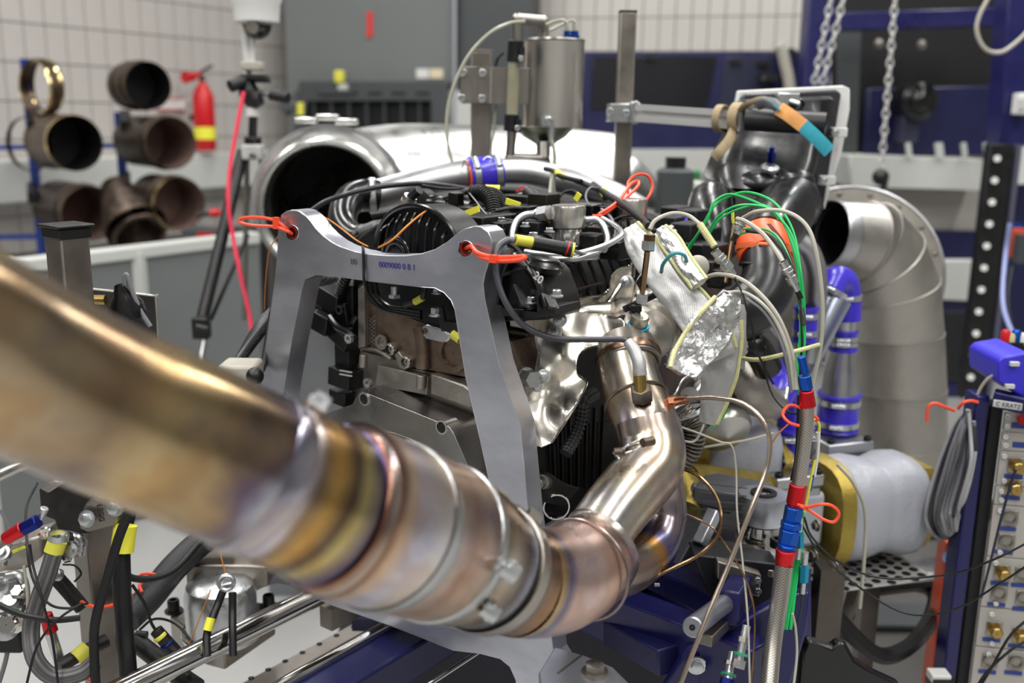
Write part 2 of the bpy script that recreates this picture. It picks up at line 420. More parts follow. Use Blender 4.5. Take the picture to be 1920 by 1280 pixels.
# ---- shorthand for the many lines, hoses and ties
def cable(label, pts, w_, m, name='cable', cat='cable', group=None, Y=None, n=8, par=None, res=6, corr=0):
    P = P3(pts, Y); mid = pts[len(pts)//2]; ym = mid[2] if len(mid) == 3 else (Y if not isinstance(Y, tuple) else sum(Y)/2)
    r = m2(mid[0], mid[1], ym, w_)/2
    mb = MB().corr(P, r, corr) if corr else MB().tube(P, r, n, res=res)
    if par is not None: return part(par, name, mb, m, label=label)
    return solo(name, label, cat, mb, m, group)
def tie(label, pts, w_=5, m=None, Y=None, group=None, closed=False, par=None, name='cable_tie'):
    P = P3(pts, Y); y0 = Y if Y and not isinstance(Y, tuple) else (pts[0][2] if len(pts[0]) == 3 else Y[0])
    r = m2(pts[0][0], pts[0][1], y0, w_)/2
    mb = MB().tube(P, r, 8, closed=closed)
    if par is not None: return part(par, name, mb, m or ora)
    return solo(name, label, 'cable tie', mb, m or ora, group)
def clamp(par, c, ax, r, w_=.012, m=None, name='hose_clamp'):
    ax = V(ax).normalized(); mb = MB().ring(V(c)-ax*w_/2, ax, r, r*1.035+.0008, w_, 32); u, v = perp(ax)
    d = (CAM-V(c)); d = (d-ax*d.dot(ax)).normalized(); d = (d+Z*.8).normalized(); d = (d-ax*d.dot(ax)).normalized()
    mb.cyl(V(c)+d*r*1.1-ax.cross(d)*w_*1.1, V(c)+d*r*1.1+ax.cross(d)*w_*1.1, w_*.42, 10)
    return part(par, name, mb, m or zinc)
def mirror_screws(par, P, d, r, m=None, name='screw', sock=True):
    for p in P:
        mb = MB(); (mb.sock if sock else mb.hexb)(p, d, r); part(par, name, mb, m or zinc)
# ================================================================ SETTING
D1 = V((.4915, .871, 0)).normalized(); N1 = V((.871, -.4915, 0)).normalized()      # left wall: direction and normal into the room
LW = at(385, 215, 6.7)
D2 = V((.968, -.252, 0)).normalized(); N2 = V((-.252, -.968, 0)).normalized()
CORN = LW + D1*((at(545, 215, 7.42)-LW).dot(D1)); CORN.z = 0
def LP(px, py, off=0): return onp(px, py, LW+N1*off, N1)
def BP(px, py, off=0): return onp(px, py, CORN+N2*off, N2)
def box_wall(name, p0, p1, z0, z1, nrm, th, m, off=0):
    a = V((p0.x, p0.y, z0)); b = V((p1.x, p1.y, z0)); mb = MB()
    mb.box((a+b)/2+Z*((z1-z0)/2)-nrm*(th/2)+nrm*off, (b-a)/2, nrm*(th/2), Z*((z1-z0)/2))
    o = part(None, name, mb, m, smooth=0); o['kind'] = 'structure'; return o
fl = MB().box(V((0, 2, -.05)), X*8, Yv*8.5, Z*.05); o = part(None, 'floor', fl, floorm, smooth=0); o['kind'] = 'structure'
ce = MB().box(V((0, 2, 4.5)), X*8, Yv*8.5, Z*.05); o = part(None, 'ceiling', ce, mat('ceiling_grey', S(110, 112, 114), 0, .7), smooth=0); o['kind'] = 'structure'
wl = box_wall('wall_left', CORN-D1*8.5, CORN, 0, 4.45, N1, .1, grout)
wb = box_wall('wall_back', CORN, CORN+D2*8, 0, 4.45, N2, .1, grout)
wm = mat('plain_wall_paint', S(140, 140, 138), 0, .6)
wr = box_wall('wall_right', V((5.2, -3, 0)), V((5.2, 7, 0)), 0, 4.45, V((-1, 0, 0)), .1, wm)
wf = box_wall('wall_front', V((-7.5, -3, 0)), V((5.2, -3, 0)), 0, 4.45, V((0, 1, 0)), .1, wm)
def tiles(wall, o, d, nrm, n_, z0, rows, tw, th, m, gap=.006):
    me = None
    for i in range(n_):
        for k in range(rows):
            c = V((o.x, o.y, 0))+d*(tw*(i+.5))+Z*(z0+th*(k+.5))
            if me is None:
                mb = MB().box(V((0, 0, 0)), d*(tw/2-gap/2), nrm*.008, Z*(th/2-gap/2)); t = bpy.data.meshes.new('tile')
                t.from_pydata([tuple(v) for v in mb.v], [], mb.f); t.materials.append(m); me = t
            q = bpy.data.objects.new('tile', me); COL.objects.link(q); q['_w'] = tuple(c+nrm*.004); PEND.append((q, wall))
lz = LP(0, 39).z; tiles(wl, LP(-30, 200)-D1*.131*5, D1, N1, 33, lz-.205*6, 9, .131, .205, tilem)
bz = BP(1250, 32).z; tiles(wb, BP(1000, 40), D2, N2, 20, bz-.215*2, 4, .105, .215, tilem2)
# pale band and skirting unit along the left wall
mb = MB().box((LP(20, 320, .12)+LP(470, 330, .12))/2, (LP(470, 330, .12)-LP(20, 320, .12)).normalized()*1.6*1, N1*.1, Z*.12)
c = LP(250, 320, .12); mb = MB().box(V((c.x, c.y, c.z-.02)), D1*1.75, N1*.1, Z*.11)
o = part(None, 'trim_1', mb, plast, bev=.01); o['kind'] = 'structure'
# grey machine housing in front of the back wall
g = thing('air_handling_cabinet', 'tall plain grey steel cabinet filling the corner behind the duct, louvred at its foot', 'cabinet')
p0, p1 = BP(549, 100, .25), BP(1002, 100, .25)
a = V((p0.x, p0.y, 0)); b = V((p1.x, p1.y, 0)); seam = BP(865, 100, .25); s_ = V((seam.x, seam.y, 0))
part(g, 'body', MB().box((a+s_)/2+Z*2.0-N2*-.0, (s_-a)/2-D2*.006, N2*.12, Z*2.0), gmach, bev=.006)
part(g, 'side_panel', MB().box((b+s_)/2+Z*2.0-N2*.03, (b-s_)/2, N2*.12, Z*2.0), gmachd, bev=.006)
part(g, 'corner_post', MB().bar(s_+N2*.14, s_+N2*.14+Z*4, .022, .03), mat('pale_seam', S(150, 154, 160), 0, .5), bev=.002)
# louvre box
def bx(pts, off, ex): return MB().prism([BP(x, y, off) for x, y in pts], N2*ex)
part(g, 'intake_frame', MB().prism([BP(x, y, .45) for x, y in ((560, 152), (838, 152), (842, 262), (548, 262))], -N2*.08, [[BP(x, y, .45) for x, y in ((575, 188), (808, 188), (810, 250), (568, 250))]]), gmachd, bev=.004)
part(g, 'intake_recess', bx(((566, 180), (812, 180), (814, 255), (562, 255)), .38, -.01), dark)
for i in range(7):
    x = 592+i*33
    part(g, 'louvre', MB().box((BP(x, 188, .42)+BP(x-3, 250, .42))/2, D2*.005, N2*.02, Z*.1), gmachd)
for i in range(5):
    x = 600+i*45; part(g, 'slot', bx(((x, 173), (x+26, 173), (x+26, 177), (x, 177)), .452, .003), dark)
part(g, 'side_casing', MB().prism([BP(x, y, .4) for x, y in ((842, 170), (890, 172), (890, 260), (842, 260))], -N2*.1), plast)
sg = thing('warning_sign', 'narrow vertical red sign on the grey cabinet', 'sign')
part(sg, 'plate', bx(((688, 22), (699, 22), (699, 70), (688, 70)), .375, .004), mat('red_sign', S(210, 60, 60), 0, .5))
sg = thing('label_plate', 'pair of small pale labels on the grey cabinet above the louvres', 'label')
part(sg, 'white_label', bx(((781, 129), (804, 129), (804, 147), (781, 147)), .375, .004), white)
part(sg, 'cream_label', bx(((806, 129), (831, 129), (831, 147), (806, 147)), .375, .004), mat('cream', S(226, 212, 184), 0, .5))
sg = thing('control_box', 'flat dark grey control box with a yellow lamp on the intake ledge', 'box')
part(sg, 'casing', MB().prism([BP(x, y, .47) for x, y in ((596, 154), (660, 152), (662, 176), (596, 176))], -N2*.05), gmachd, bev=.005)
part(sg, 'display', bx(((634, 157), (652, 157), (652, 168), (634, 168)), .472, .004), plast)
part(sg, 'lamp', MB().box(BP(637, 144, .46), D2*.03, N2*.03, Z*.04), yel, bev=.01)
# ---- left wall: fire extinguisher and notice
fx = thing('fire_extinguisher', 'red fire extinguisher with a yellow sticker hanging on the tiled wall', 'fire extinguisher')
def lw(px, py, off=.22): return LP(px, py, off)
p0, p1 = lw(386, 282), lw(384, 168)
part(fx, 'cylinder', MB().lathe([(0, .001), (.0, .055), (.015, .066), (.33, .066), (.37, .05), (.40, .03), (.42, .02), (.42, .001)], V((p0.x, p0.y, p0.z)), Z, 24), red)
vl = part(fx, 'valve', MB().cyl(p0+Z*.40, p0+Z*.46, .018).bar(p0+Z*.47-D1*.03, p0+Z*.52+D1*.09, .02, .012), blk)
part(vl, 'nozzle', MB().cyl(p0+Z*.45-D1*.05, p0+Z*.44-D1*.14, .02, r1=.036).tube([p0+Z*.45, p0+Z*.47-D1*.03, p0+Z*.45-D1*.06], .012), red)
part(fx, 'sticker', MB().lathe([(.07, .0668), (.145, .0668)], p0, Z, 24), yelp, label='yellow sticker')
part(fx, 'bracket', MB().box(p0+Z*.2-N1*.07, D1*.02, N1*.04, Z*.02), blk)
nt_ = thing('wall_notice', 'white notice with red lines on the tiles beside the fire extinguisher', 'sign')
part(nt_, 'board', MB().prism([LP(x, y, .03) for x, y in ((296, 182), (348, 184), (348, 206), (296, 205))], -N1*.006), white)
for y in (183, 204): part(nt_, 'red_line', MB().prism([LP(x, yy, .032) for x, yy in ((296, y), (348, y+1), (348, y+3), (296, y+2))], -N1*.002), red)
# ---- rack of steel rings on the left
rk = thing('ring_rack', 'blue tubular wall rack carrying the blackened exhaust rings', 'rack')
RY = 5.15
for (x, y0, y1, w_) in ((50, 110, 470, 12), (226, 210, 470, 12)):
    part(rk, 'upright', MB().bar(at(x-4, y0, RY), V((at(x-4, y0, RY).x, RY, .35)), .035, .035), mat('rack_blue', S(38, 60, 140), 0, .4))
for y in (277, 445):
    part(rk, 'crossbar', MB().bar(at(-40, y, RY+.04), at(250, y-5, RY+.25), .025, .025), MATS['rack_blue'])
for (x, y) in ((62, 215), (62, 350), (235, 215), (235, 330)):
    part(rk, 'bracket', MB().bar(at(x, y, RY), at(x, y+22, RY-.2), .05, .05), blk)
def ringp(label, px, py, rp, Yc, ax, L, m, inner, lip=None, thin=.94, bands=()):
    t = thing('exhaust_ring', label, 'ring', 'blackened steel rings on the wall rack')
    c = at(px, py, Yc); r = m2(px, py, Yc, rp); ax = V(ax).normalized()
    part(t, 'shell', MB().lathe([(0, r), (L*.5, r*1.0), (L, r), (L, r*.99)], c, ax, 36), m)
    part(t, 'inner_wall', MB().lathe([(L, r*.965), (0, r*.965)], c, ax, 36), inner)
    part(t, 'rim', MB().lathe([(0, r*.965), (-.008, r*.98), (0, r*1.01), (.02, r*1.01), (.024, r)], c, ax, 36), lip or m)
    if inner is not tint: part(t, 'back_wall', MB().lathe([(0, r*.965), (.002, .001)], c+ax*L*.9, ax, 30), inner)
    for b in bands: part(t, 'band', MB().tor(c+ax*L*b, ax, r*1.01, .006, 36, 8), m)
    return t
AX = V((-.62, .72, .0))
ringp('topmost left ring, open and narrow with a brass-bright edge', 66, 165, 52, 5.0, V((.55, .8, 0)), .05, tint, tint, shiny, bands=(.2, .8))
ringp('second thin ring of the left column, leaning behind the topmost', 84, 162, 50, 5.08, V((.55, .8, 0)), .02, tint, tint, shiny)
ringp('short barrel ring at the top of the middle column with an orange-gold edge', 278, 160, 44, 4.85, AX, .24, tint, dark, tint, bands=(.3, .7))
ringp('fat ring of the left column with a polished lip and a dark inside', 140, 268, 52, 4.8, AX, .36, ironm, dark, shiny, bands=(.9,))
ringp('brown tube ring in the middle column, pinkish inside', 320, 268, 49, 4.8, AX, .42, tint, tinti, ironm, bands=(.15,))
ringp('widest brown tube at the lower left with a rust-pink inside', 168, 400, 52, 4.75, AX, .46, tint, tinti, ironm, bands=(.2,))
ringp('lowest tube of the middle column with a bright clamp edge', 336, 382, 50, 4.75, AX, .3, tint, tinti, shiny, bands=(.15, .3))
ringp('thin dark hoop hanging behind the left column', 52, 270, 50, 5.05, V((.3, .9, 0)), .015, tint, tint, tint)
cn = thing('exhaust_cone', 'scorched conical steel duct with a bright side between the lowest tubes', 'cone', 'blackened steel rings on the wall rack')
c0, c1 = at(215, 350, 4.9), at(262, 440, 4.7)
part(cn, 'shell', MB().lathe([(0, .07), (.24, .14), (.3, .145)], c0, c1-c0, 30), ironm); part(cn, 'rim', MB().tor(c1, c1-c0, .12, .012, 30), tint)
cn = thing('exhaust_hoop', 'thin brass-coloured hoop lying under the rack at the left edge', 'ring')
part(cn, 'hoop', MB().tor(at(20, 492, 4.6), V((.2, .1, 1)), .14, .006, 30), shiny)
# ---- low grey partition
pt = thing('partition', 'low dark grey partition with a pale top rail under the ring rack', 'partition')
A, B = at(-40, 507, 3.3), at(478, 438, 4.3)
B.z = A.z
part(pt, 'panel', MB().bar(V((A.x, A.y, A.z/2)), V((B.x, B.y, A.z/2)), .04, A.z-.03), gmach, smooth=0)
part(pt, 'rail', MB().bar(A, B, .07, .05), plast, bev=.008)
for x in (222,):
    q = A.lerp(B, .52); part(pt, 'post', MB().bar(V((q.x, q.y-.03, .0)), V((q.x, q.y-.03, A.z)), .05, .05), plast)
cb = thing('grey_cabinet', 'pale grey floor cabinet showing through the left window of the aluminium frame', 'cabinet')
c = at(590, 700, 3.2); part(cb, 'body', MB().box(V((c.x-.0, 3.3, .45)), X*.16, Yv*.2, Z*.5), mat('cab', S(120, 122, 126), 0, .5), bev=.01)
part(cb, 'side', MB().box(V((c.x+.2, 3.3, .5)), X*.04, Yv*.2, Z*.55), plast, bev=.01)
# ================================================================ NAVY MACHINE at the back
nf = thing('navy_machine', 'long navy blue machine with black glass windows in front of the back wall', 'machine')
NY = 5.9
def q4(pts, Y, ext): return MB().prism([at(x, y, Y) for x, y in pts], ext)
part(nf, 'body', q4(((1092, 97), (1515, 97), (1515, 282), (1090, 282)), NY, Yv*.3), navyd, bev=.01)
part(nf, 'window', q4(((1112, 106), (1345, 106), (1325, 205), (1108, 205)), NY-.012, Yv*.01), mat('black_glass', S(26, 26, 32), 0, .25), bev=.003)
part(nf, 'window', q4(((1362, 106), (1450, 106), (1445, 200), (1345, 205)), NY-.012, Yv*.01), mat('grey_glass', S(44, 46, 66), 0, .3), bev=.003)
part(nf, 'ledge', q4(((1090, 280), (1515, 280), (1515, 345), (1090, 345)), NY-.05, Yv*.4), plast, bev=.01)
for x, y in ((1222, 108), (1380, 116), (1430, 120)): part(nf, 'latch', MB().box(at(x, y, NY-.03), X*.03, Yv*.01, Z*.012), blk)
part(nf, 'hinge', MB().box(at(1440, 145, NY-.06), X*.05, Yv*.03, Z*.02).ball(at(1432, 150, NY-.08), .025), dark)
part(nf, 'foot_box', q4(((1190, 345), (1300, 345), (1300, 420), (1190, 420)), NY-.6, Yv*.3), mat('cab2', S(96, 98, 104), 0, .5))
for x, m_, nm in ((1305, mat('green_button_paint', S(20, 130, 70), 0, .4), 'green'), (1328, red, 'red')):
    t = thing('push_button', nm+' round push button on the pale ledge of the navy machine', 'button'); c = at(x, 327, NY-.08)
    part(t, 'cap', MB().lathe([(0, .022), (.03, .026), (.045, .02), (.048, .001)], c, -Yv, 18), m_); part(t, 'collar', MB().ring(c+Yv*.005, -Yv, .01, .032, .012, 18), plast)
t = thing('junction_box', 'small pale box with a yellow top behind the black bellows', 'box')
part(t, 'body', MB().box(at(1292, 358, 3.6), X*.045, Yv*.05, Z*.035), plast, bev=.006); q_ = at(1292, 358, 3.6); part(t, 'stand', MB().bar(V((q_.x, q_.y, 0)), V((q_.x, q_.y, q_.z-.03)), .03, .03), gmachd); part(t, 'lid', MB().box(at(1285, 343, 3.6), X*.03, Yv*.04, Z*.008), yelp)
t = thing('canister', 'dark steel canister between the second fuel pump and the black bellows', 'canister'); c = at(1262, 400, 2.9)
part(t, 'body', MB().lathe([(0, .001), (0, .055), (.12, .055), (.13, .04), (.13, .001)], c, Z, 24), gmachd); part(t, 'cap', MB().cyl(c+Z*.13, c+Z*.16, .03), blk)
t = thing('flexible_hose', 'fat cream ribbed hose rising beside the navy post above the airbox', 'hose')
part(t, 'tube', MB().corr(P3([(1460, 84), (1466, 95), (1472, 120), (1480, 160), (1484, 230), (1484, 284)], 5.83), .032, .03, depth=.07), greyh)
cable('dark hose curving behind the fat cream hose', [(1480, 92), (1500, 110), (1510, 170), (1505, 230), (1503, 284)], 10, rub, 'hose', 'hose', Y=5.83)
# ================================================================ NAVY GANTRY at right
gn = thing('gantry_frame', 'tall navy steel gantry standing over the right-hand duct', 'frame')
GY = 4.6
def vbar(x0, y0, x1, y1, Y, w_, h=.1, m=navy): return MB().bar(at(x0, y0, Y), at(x1, y1, Y), m2(x0, y0, Y, w_), h, up=Yv)
part(gn, 'post', MB().bar(at(1540, -60, GY), V((at(1540, 0, GY).x, GY, 0)), m2(1540, 0, GY, 50), .12, up=Yv), navy, bev=.006)
part(gn, 'post', MB().bar(at(1905, -60, GY-.6), at(1886, 275, GY-.6), m2(1900, 100, GY-.6, 50), .12, up=Yv), navy, bev=.006)
part(gn, 'beam', MB().bar(at(1560, 42, GY), at(1900, 32, GY), .1, .075), navy, bev=.006)
part(gn, 'back_panel', q4(((1560, -40), (1900, -40), (1900, 290), (1560, 290)), GY+.5, Yv*.02), dark)
part(gn, 'door_panel', q4(((1625, 165), (1880, 160), (1876, 292), (1618, 292)), GY+.38, Yv*.03), navyd, bev=.02)
part(gn, 'side_column', q4(((1575, 60), (1615, 60), (1605, 345), (1570, 345)), GY+.3, Yv*.05), gmachd)
part(gn, 'shelf', q4(((1592, 290), (1860, 300), (1850, 358), (1592, 350)), GY+.1, Yv*.4), plast, bev=.01)
part(gn, 'grey_wall', q4(((1600, 356), (1850, 358), (1845, 434), (1600, 430)), GY+.3, Yv*.05), mat('grey_band', S(176, 172, 166), 0, .5))
part(gn, 'navy_panel', q4(((1600, 430), (1850, 434), (1830, 500), (1600, 500)), GY+.25, Yv*.05), navyd)
part(gn, 'pale_rail', q4(((1700, 488), (1850, 488), (1840, 566), (1700, 560)), GY-.1, Yv*.06), plast, bev=.01)
part(gn, 'navy_frame', q4(((1600, 560), (1850, 566), (1850, 730), (1600, 730)), GY-.05, Yv*.05), navyd)
part(gn, 'beam', MB().bar(at(1740, 728, GY-.3), at(1850, 728, GY-.3), .08, .06), navy)
for x, y in ((1648, 82), (1590, 70), (1728, 84)): part(gn, 'bolt', MB().hexb(at(x, y, GY+.35), -Yv, .018), steel)
for x in (1702, 1757, 1762, 1806, 1848): part(gn, 'clip', MB().bar(at(x, 268, GY+.08), at(x+3, 293, GY+.08), .02, .02), plast)
mg = thing('mesh_panel', 'dark perforated panel low behind the coiled grey cables', 'panel')
part(mg, 'plate', q4(((1772, 585), (1830, 585), (1815, 715), (1768, 715)), GY-.35, Yv*.02), dark)
holes = MB()
for i in range(8):
    for k in range(14): holes.cyl(at(1777+i*6, 592+k*9, GY-.352), at(1777+i*6, 592+k*9, GY-.358), .004, 6)
part(mg, 'perforation', holes, mat('perf', S(70, 72, 78), 0, .5), kind='stuff')
rl = thing('perforated_rail', 'black upright rail with a row of white holes at the right', 'rail')
A, B = at(1874, 270, GY-.7), at(1818, 745, GY-.7)
part(rl, 'strip', MB().bar(A, B, m2(1850, 500, GY-.7, 44), .05, up=Yv), blk, bev=.004)
part(rl, 'edge', MB().bar(A+X*.065, B+X*.065, .018, .06, up=Yv), mat('edge_grey', S(90, 92, 110), .2, .4))
for i in range(12):
    y = 297+i*41; x = 1870-(y-297)*.121
    part(rl, 'insert', MB().cyl(at(x, y, GY-.76), at(x, y, GY-.735), .013, 14), white)
mo = thing('motor', 'round black electric motor hanging on the navy door panel', 'motor')
c = at(1712, 190, GY+.22); part(mo, 'body', MB().lathe([(-.1, .001), (-.1, .06), (-.08, .085), (.08, .085), (.1, .06)], c, Yv, 26), blkg)
part(mo, 'cover', MB().ball(c-Yv*.1, .05, sc=(1, .5, 1)), blkg); part(mo, 'base', MB().box(at(1700, 240, GY+.25), X*.045, Yv*.05, Z*.065), mat('motor_grey', S(60, 60, 84), .3, .4), bev=.015)
# chains
def chain(label, a, b, Y, link_=.042, rr=.010, m=zinc, group=None, hook=False):
    t = thing('chain', label, 'chain', group); A, B = at(*a, Y), at(*b, Y); n_ = int((B-A).length/(link_*.74)); d = (B-A).normalized(); u, v = perp(d)
    if not hasattr(chain, 'me') or True:
        for i in range(n_):
            c = A+d*(link_*.74*(i+.5)); s = u if i % 2 else v
            L = link_*.5-rr; pts = []
            for k in range(8):
                an = 2*math.pi*k/8; pts.append(c+d*(math.cos(an)*link_*.42)+s*(math.sin(an)*rr*1.15))
            part(t, 'link', MB().tube(pts, .0042, 5, closed=True, res=1), chz)
    if hook:
        part(t, 'hook', MB().tube([B, B-Z*.04+X*.02, B-Z*.08, B-Z*.1-X*.03, B-Z*.07-X*.05], .012, 8).ball(B-Z*.02, .032), blk, label='black hook')
    return t
chain('left chain of the slack pair in front of the navy post', (1562, -20), (1526, 160), 3.9)
chain('right chain of the slack pair, ending above the airbox corner', (1586, -20), (1541, 160), 3.85)
chain('single long chain with a black hook hanging before the navy panel', (1680, -20), (1652, 322), 3.9, hook=True)
cable('pale grey cable looping down from the top right corner', [(1862, -20), (1836, 30), (1832, 62), (1848, 92), (1876, 98), (1905, 80), (1935, 50)], 8, greyh, Y=3.2)
t = thing('wall_socket', 'small white socket box at the right edge beside the gantry post', 'box')
part(t, 'box', MB().box(at(1918, 195, 3.9), X*.03, Yv*.03, Z*.04), white, bev=.006); part(t, 'switch', MB().box(at(1917, 195, 3.86), X*.012, Yv*.006, Z*.018), plast)
t = thing('back_shelf', 'white shelving unit at the right edge beyond the rail', 'shelf')
part(t, 'side', q4(((1896, 215), (1960, 215), (1960, 345), (1890, 345)), 5.0, Yv*.05), white); part(t, 'shelf_panel', q4(((1890, 345), (1960, 345), (1960, 640), (1868, 640)), 5.2, Yv*.05), navyd)
for i, (x, m_) in enumerate(((1893, bluan), (1900, orb), (1912, gmachd))):
    part(t, 'bin', q4(((x, 420+i*10), (x+26, 420+i*10), (x+20, 470+i*12), (x-6, 470+i*12)), 4.6-.1*i, Yv*.05), m_)
cable('blue and white line climbing behind the black rail', [(1893, 420, 3.4), (1885, 480, 3.4), (1880, 560, 3.2), (1892, 610, 3.0), (1912, 640, 2.8)], 8, mat('pale_blue_line', S(150, 160, 210), 0, .4))
cable('thin dark line beside the blue and white line', [(1898, 500, 3.3), (1890, 560, 3.2), (1900, 620, 3.0), (1925, 650, 2.8)], 5, rub)
# ================================================================ BIG DUCTS
dl = thing('supply_duct', 'large aluminium duct with a bell mouth opening behind the engine, bending away to the right', 'duct')
c0 = at(612, 388, 2.45); axm = V((.12, -1, .02)).normalized()      # mouth faces the camera
R0 = m2(612, 388, 2.45, 128)
part(dl, 'mouth', MB().lathe([(-.10, R0*.86), (.0, R0*.87), (.012, R0*.9), (.02, R0*.96), (.012, R0*1.0), (-.005, R0*1.02), (-.04, R0*1.02), (-.09, R0*1.10), (-.16, R0*1.14)], c0, axm, 64), alu2)
cb0 = part(dl, 'clamp_band', MB().lathe([(-.15, R0*1.13), (-.15, R0*1.2), (-.19, R0*1.2), (-.19, R0*1.13)], c0, axm, 64), alub)
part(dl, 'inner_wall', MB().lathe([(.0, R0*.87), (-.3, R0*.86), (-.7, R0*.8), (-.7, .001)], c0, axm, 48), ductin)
EL = [c0-axm*.15, c0-axm*.26+X*.03, at(760, 350, 2.85), at(900, 345, 2.95), at(1040, 345, 3.0), at(1150, 352, 3.02)]
part(dl, 'elbow', MB().tube(EL, [R0*1.12, R0*1.1, .175, .168, .165, .16], 48, res=8, caps=False), alu2)
part(dl, 'joint_band', MB().tor(at(1030, 345, 3.0), V((1, .05, 0)), .17, .007, 40), alub)
for px, py in ((575, 226), (615, 220), (650, 228)):
    part(cb0, 'lug', MB().box(at(px, py, 2.58), X*.028, Yv*.02, Z*.008), alu2, bev=.004)
en = thing('reducer_cone', 'bright sheet metal cone sloping down behind the tall centre post', 'duct')
part(en, 'shell', MB().tube([at(1085, 345, 3.05), at(1170, 372, 3.05), at(1250, 400, 3.02)], [.16, .13, .05], 40), alu2)
dr = thing('exhaust_duct', 'huge dull segmented metal elbow duct curving down to the floor at the right', 'duct')
# segmented bend: mouth faces left, body turns down
m0 = at(1556, 438, 2.35); ax0 = V((-.93, -.34, .14)).normalized(); r0 = m2(1556, 438, 2.35, 62)
part(dr, 'mouth_ring', MB().lathe([(-.02, r0*.94), (.0, r0*.97), (.008, r0), (.0, r0*1.03), (-.05, r0*1.05)], m0, ax0, 48), alub)
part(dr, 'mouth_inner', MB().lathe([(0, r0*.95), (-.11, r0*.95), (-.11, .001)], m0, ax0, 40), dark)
cen = [(m0-ax0*.03, r0*1.05), (m0-ax0*.10-Z*.004, r0*1.2), (at(1618, 458, 2.46), .115), (at(1634, 490, 2.5), .135), (at(1648, 540, 2.55), .148), (at(1655, 620, 2.6), .153), (at(1660, 720, 2.62), .156), (at(1662, 820, 2.62), .157), (at(1664, 940, 2.62), .157)]
dirs = [-ax0, -ax0+V((0, 0, -.12)), -ax0*.8+V((0, 0, -.35)), -ax0*.6+V((0, 0, -.7)), -ax0*.3+V((0, 0, -1)), V((.06, .03, -1)), Z*-1, Z*-1, Z*-1]
ringsR = []
for (c, r), d in zip(cen, dirs):
    d = d.normalized(); u = d.cross(Yv).normalized(); v_ = d.cross(u)
    ringsR.append([c+u*math.cos(2*math.pi*k/48)*r+v_*math.sin(2*math.pi*k/48)*r for k in range(48)])
for i in range(len(cen)-1):
    mb = MB(); mb.rings([ringsR[i], ringsR[i+1]], caps=False); part(dr, 'segment', mb, duct)
    if i: part(dr, 'seam', MB().tube(ringsR[i], .0025, 5, closed=True, res=1), duct)
pf = thing('duct_flange', 'big flat riveted metal disc standing behind the elbow duct', 'flange')
c = at(1588, 520, 2.72); rr = m2(1588, 520, 2.72, 168); axf = V((-.42, -1, .1)).normalized()
uu_, vv_ = perp(axf)
part(pf, 'disc', MB().lathe([(0, .01), (.0, rr), (-.012, rr), (-.012, .01)], c, axf, 64), duct)
part(pf, 'rim', MB().tor(c, axf, rr, .004, 64, 8), alub)
for i in range(18):
    a = 2*math.pi*i/18; part(pf, 'rivet', MB().hexb(c+(uu_*math.cos(a)+vv_*math.sin(a))*rr*.93, axf, .006), steeld)
cable('black hose lying on the floor behind the elbow duct', [(1660, 910, 2.4), (1690, 930, 2.3), (1720, 940, 2.3), (1770, 945, 2.3)], 24, rub, 'hose', 'hose')
# ================================================================ TANK AND ITS POST
tp_ = thing('support_post', 'shorter square steel post carrying the tank bracket', 'post')
T0 = at(903, 97, 2.3); B0 = V((T0.x, T0.y, .0)); pw = m2(903, 200, 2.3, 38)
part(tp_, 'tube', MB().bar(T0, B0, pw, pw, up=Yv), steeld, bev=.003); part(tp_, 'end_cap', MB().bar(T0, T0+Z*.004, pw*1.04, pw*1.04, up=Yv), steel)
tk = thing('breather_tank', 'brushed stainless cylindrical tank with a conical bottom and a sight tube, on a bolted bracket', 'tank')
TY = 2.28; tc = at(1040, 79, TY); tr = m2(1040, 150, TY, 56); tb = at(1036, 238, TY).z
tankm = mat('tank_steel', S(214, 210, 204), 1, .28, .1, 6, .08, .1, 30, (1, 1, .15))
part(tk, 'shell', MB().lathe([(0, tr), (tc.z-tb, tr)], V((tc.x, TY, tb)), Z, 48), tankm)
part(tk, 'lid', MB().lathe([(0, tr*1.0), (.003, tr*1.02), (.006, tr*1.0), (.012, .001)], tc, Z, 48), steel)
cone_h = tb-at(1015, 275, TY).z
part(tk, 'drain_cone', MB().lathe([(0, .014), (.02, .014), (cone_h*.55+.02, .05), (cone_h+.02, tr)], V((tc.x-.018, TY, tb-cone_h-.02)), Z, 40), mat('cone_steel', S(150, 156, 142), 1, .25, .2, 12))
part(tk, 'seam', MB().bar(at(1083, 95, TY-.055), at(1080, 236, TY-.055), .003, .003), stain)
def bend(par, name, pts, w_, m, Y, label=None, n=16, res=4):
    P = P3(pts, Y); y0 = pts[0][2] if len(pts[0]) == 3 else Y
    return part(par, name, MB().tube(P, m2(pts[0][0], pts[0][1], y0, w_)/2, n, res=res), m, label)
YS = 2.2
# sight tube in front, with elbow pipes
mit = MB(); a0, a1, a2, a3 = at(970, 76, YS), at(970, 36, YS), at(1018, 40, YS+.02), at(1018, 80, YS+.05)
for p, q in ((a0, a1), (a1, a2), (a2, a3)): mit.cyl(p, q, .0125, 18)
for p in (a1, a2): mit.ball(p, .0128)
part(tk, 'elbow', mit, steel)
part(tk, 'sight_tube', MB().cyl(at(964, 112, YS), at(960, 218, YS), .0125, 20), mat('sight_glass', S(176, 172, 146), .1, .22, .1, 20, trans=.2))
for (x, y0, y1, w_) in ((965, 76, 116, 30), (958, 214, 246, 28)):
    part(tk, 'coupling', MB().cyl(at(x+2, y0, YS), at(x, y1, YS), m2(x, y0, YS, w_)/2, 22), blk, bev=.002)
    part(tk, 'clip', MB().box(at(x+14, (y0+y1)/2+6, YS-.01), X*.006, Yv*.008, Z*.014), blk)
    part(tk, 'screw', MB().sock(at(x+12, y1-6, YS-.018), -Yv, .006), zinc)
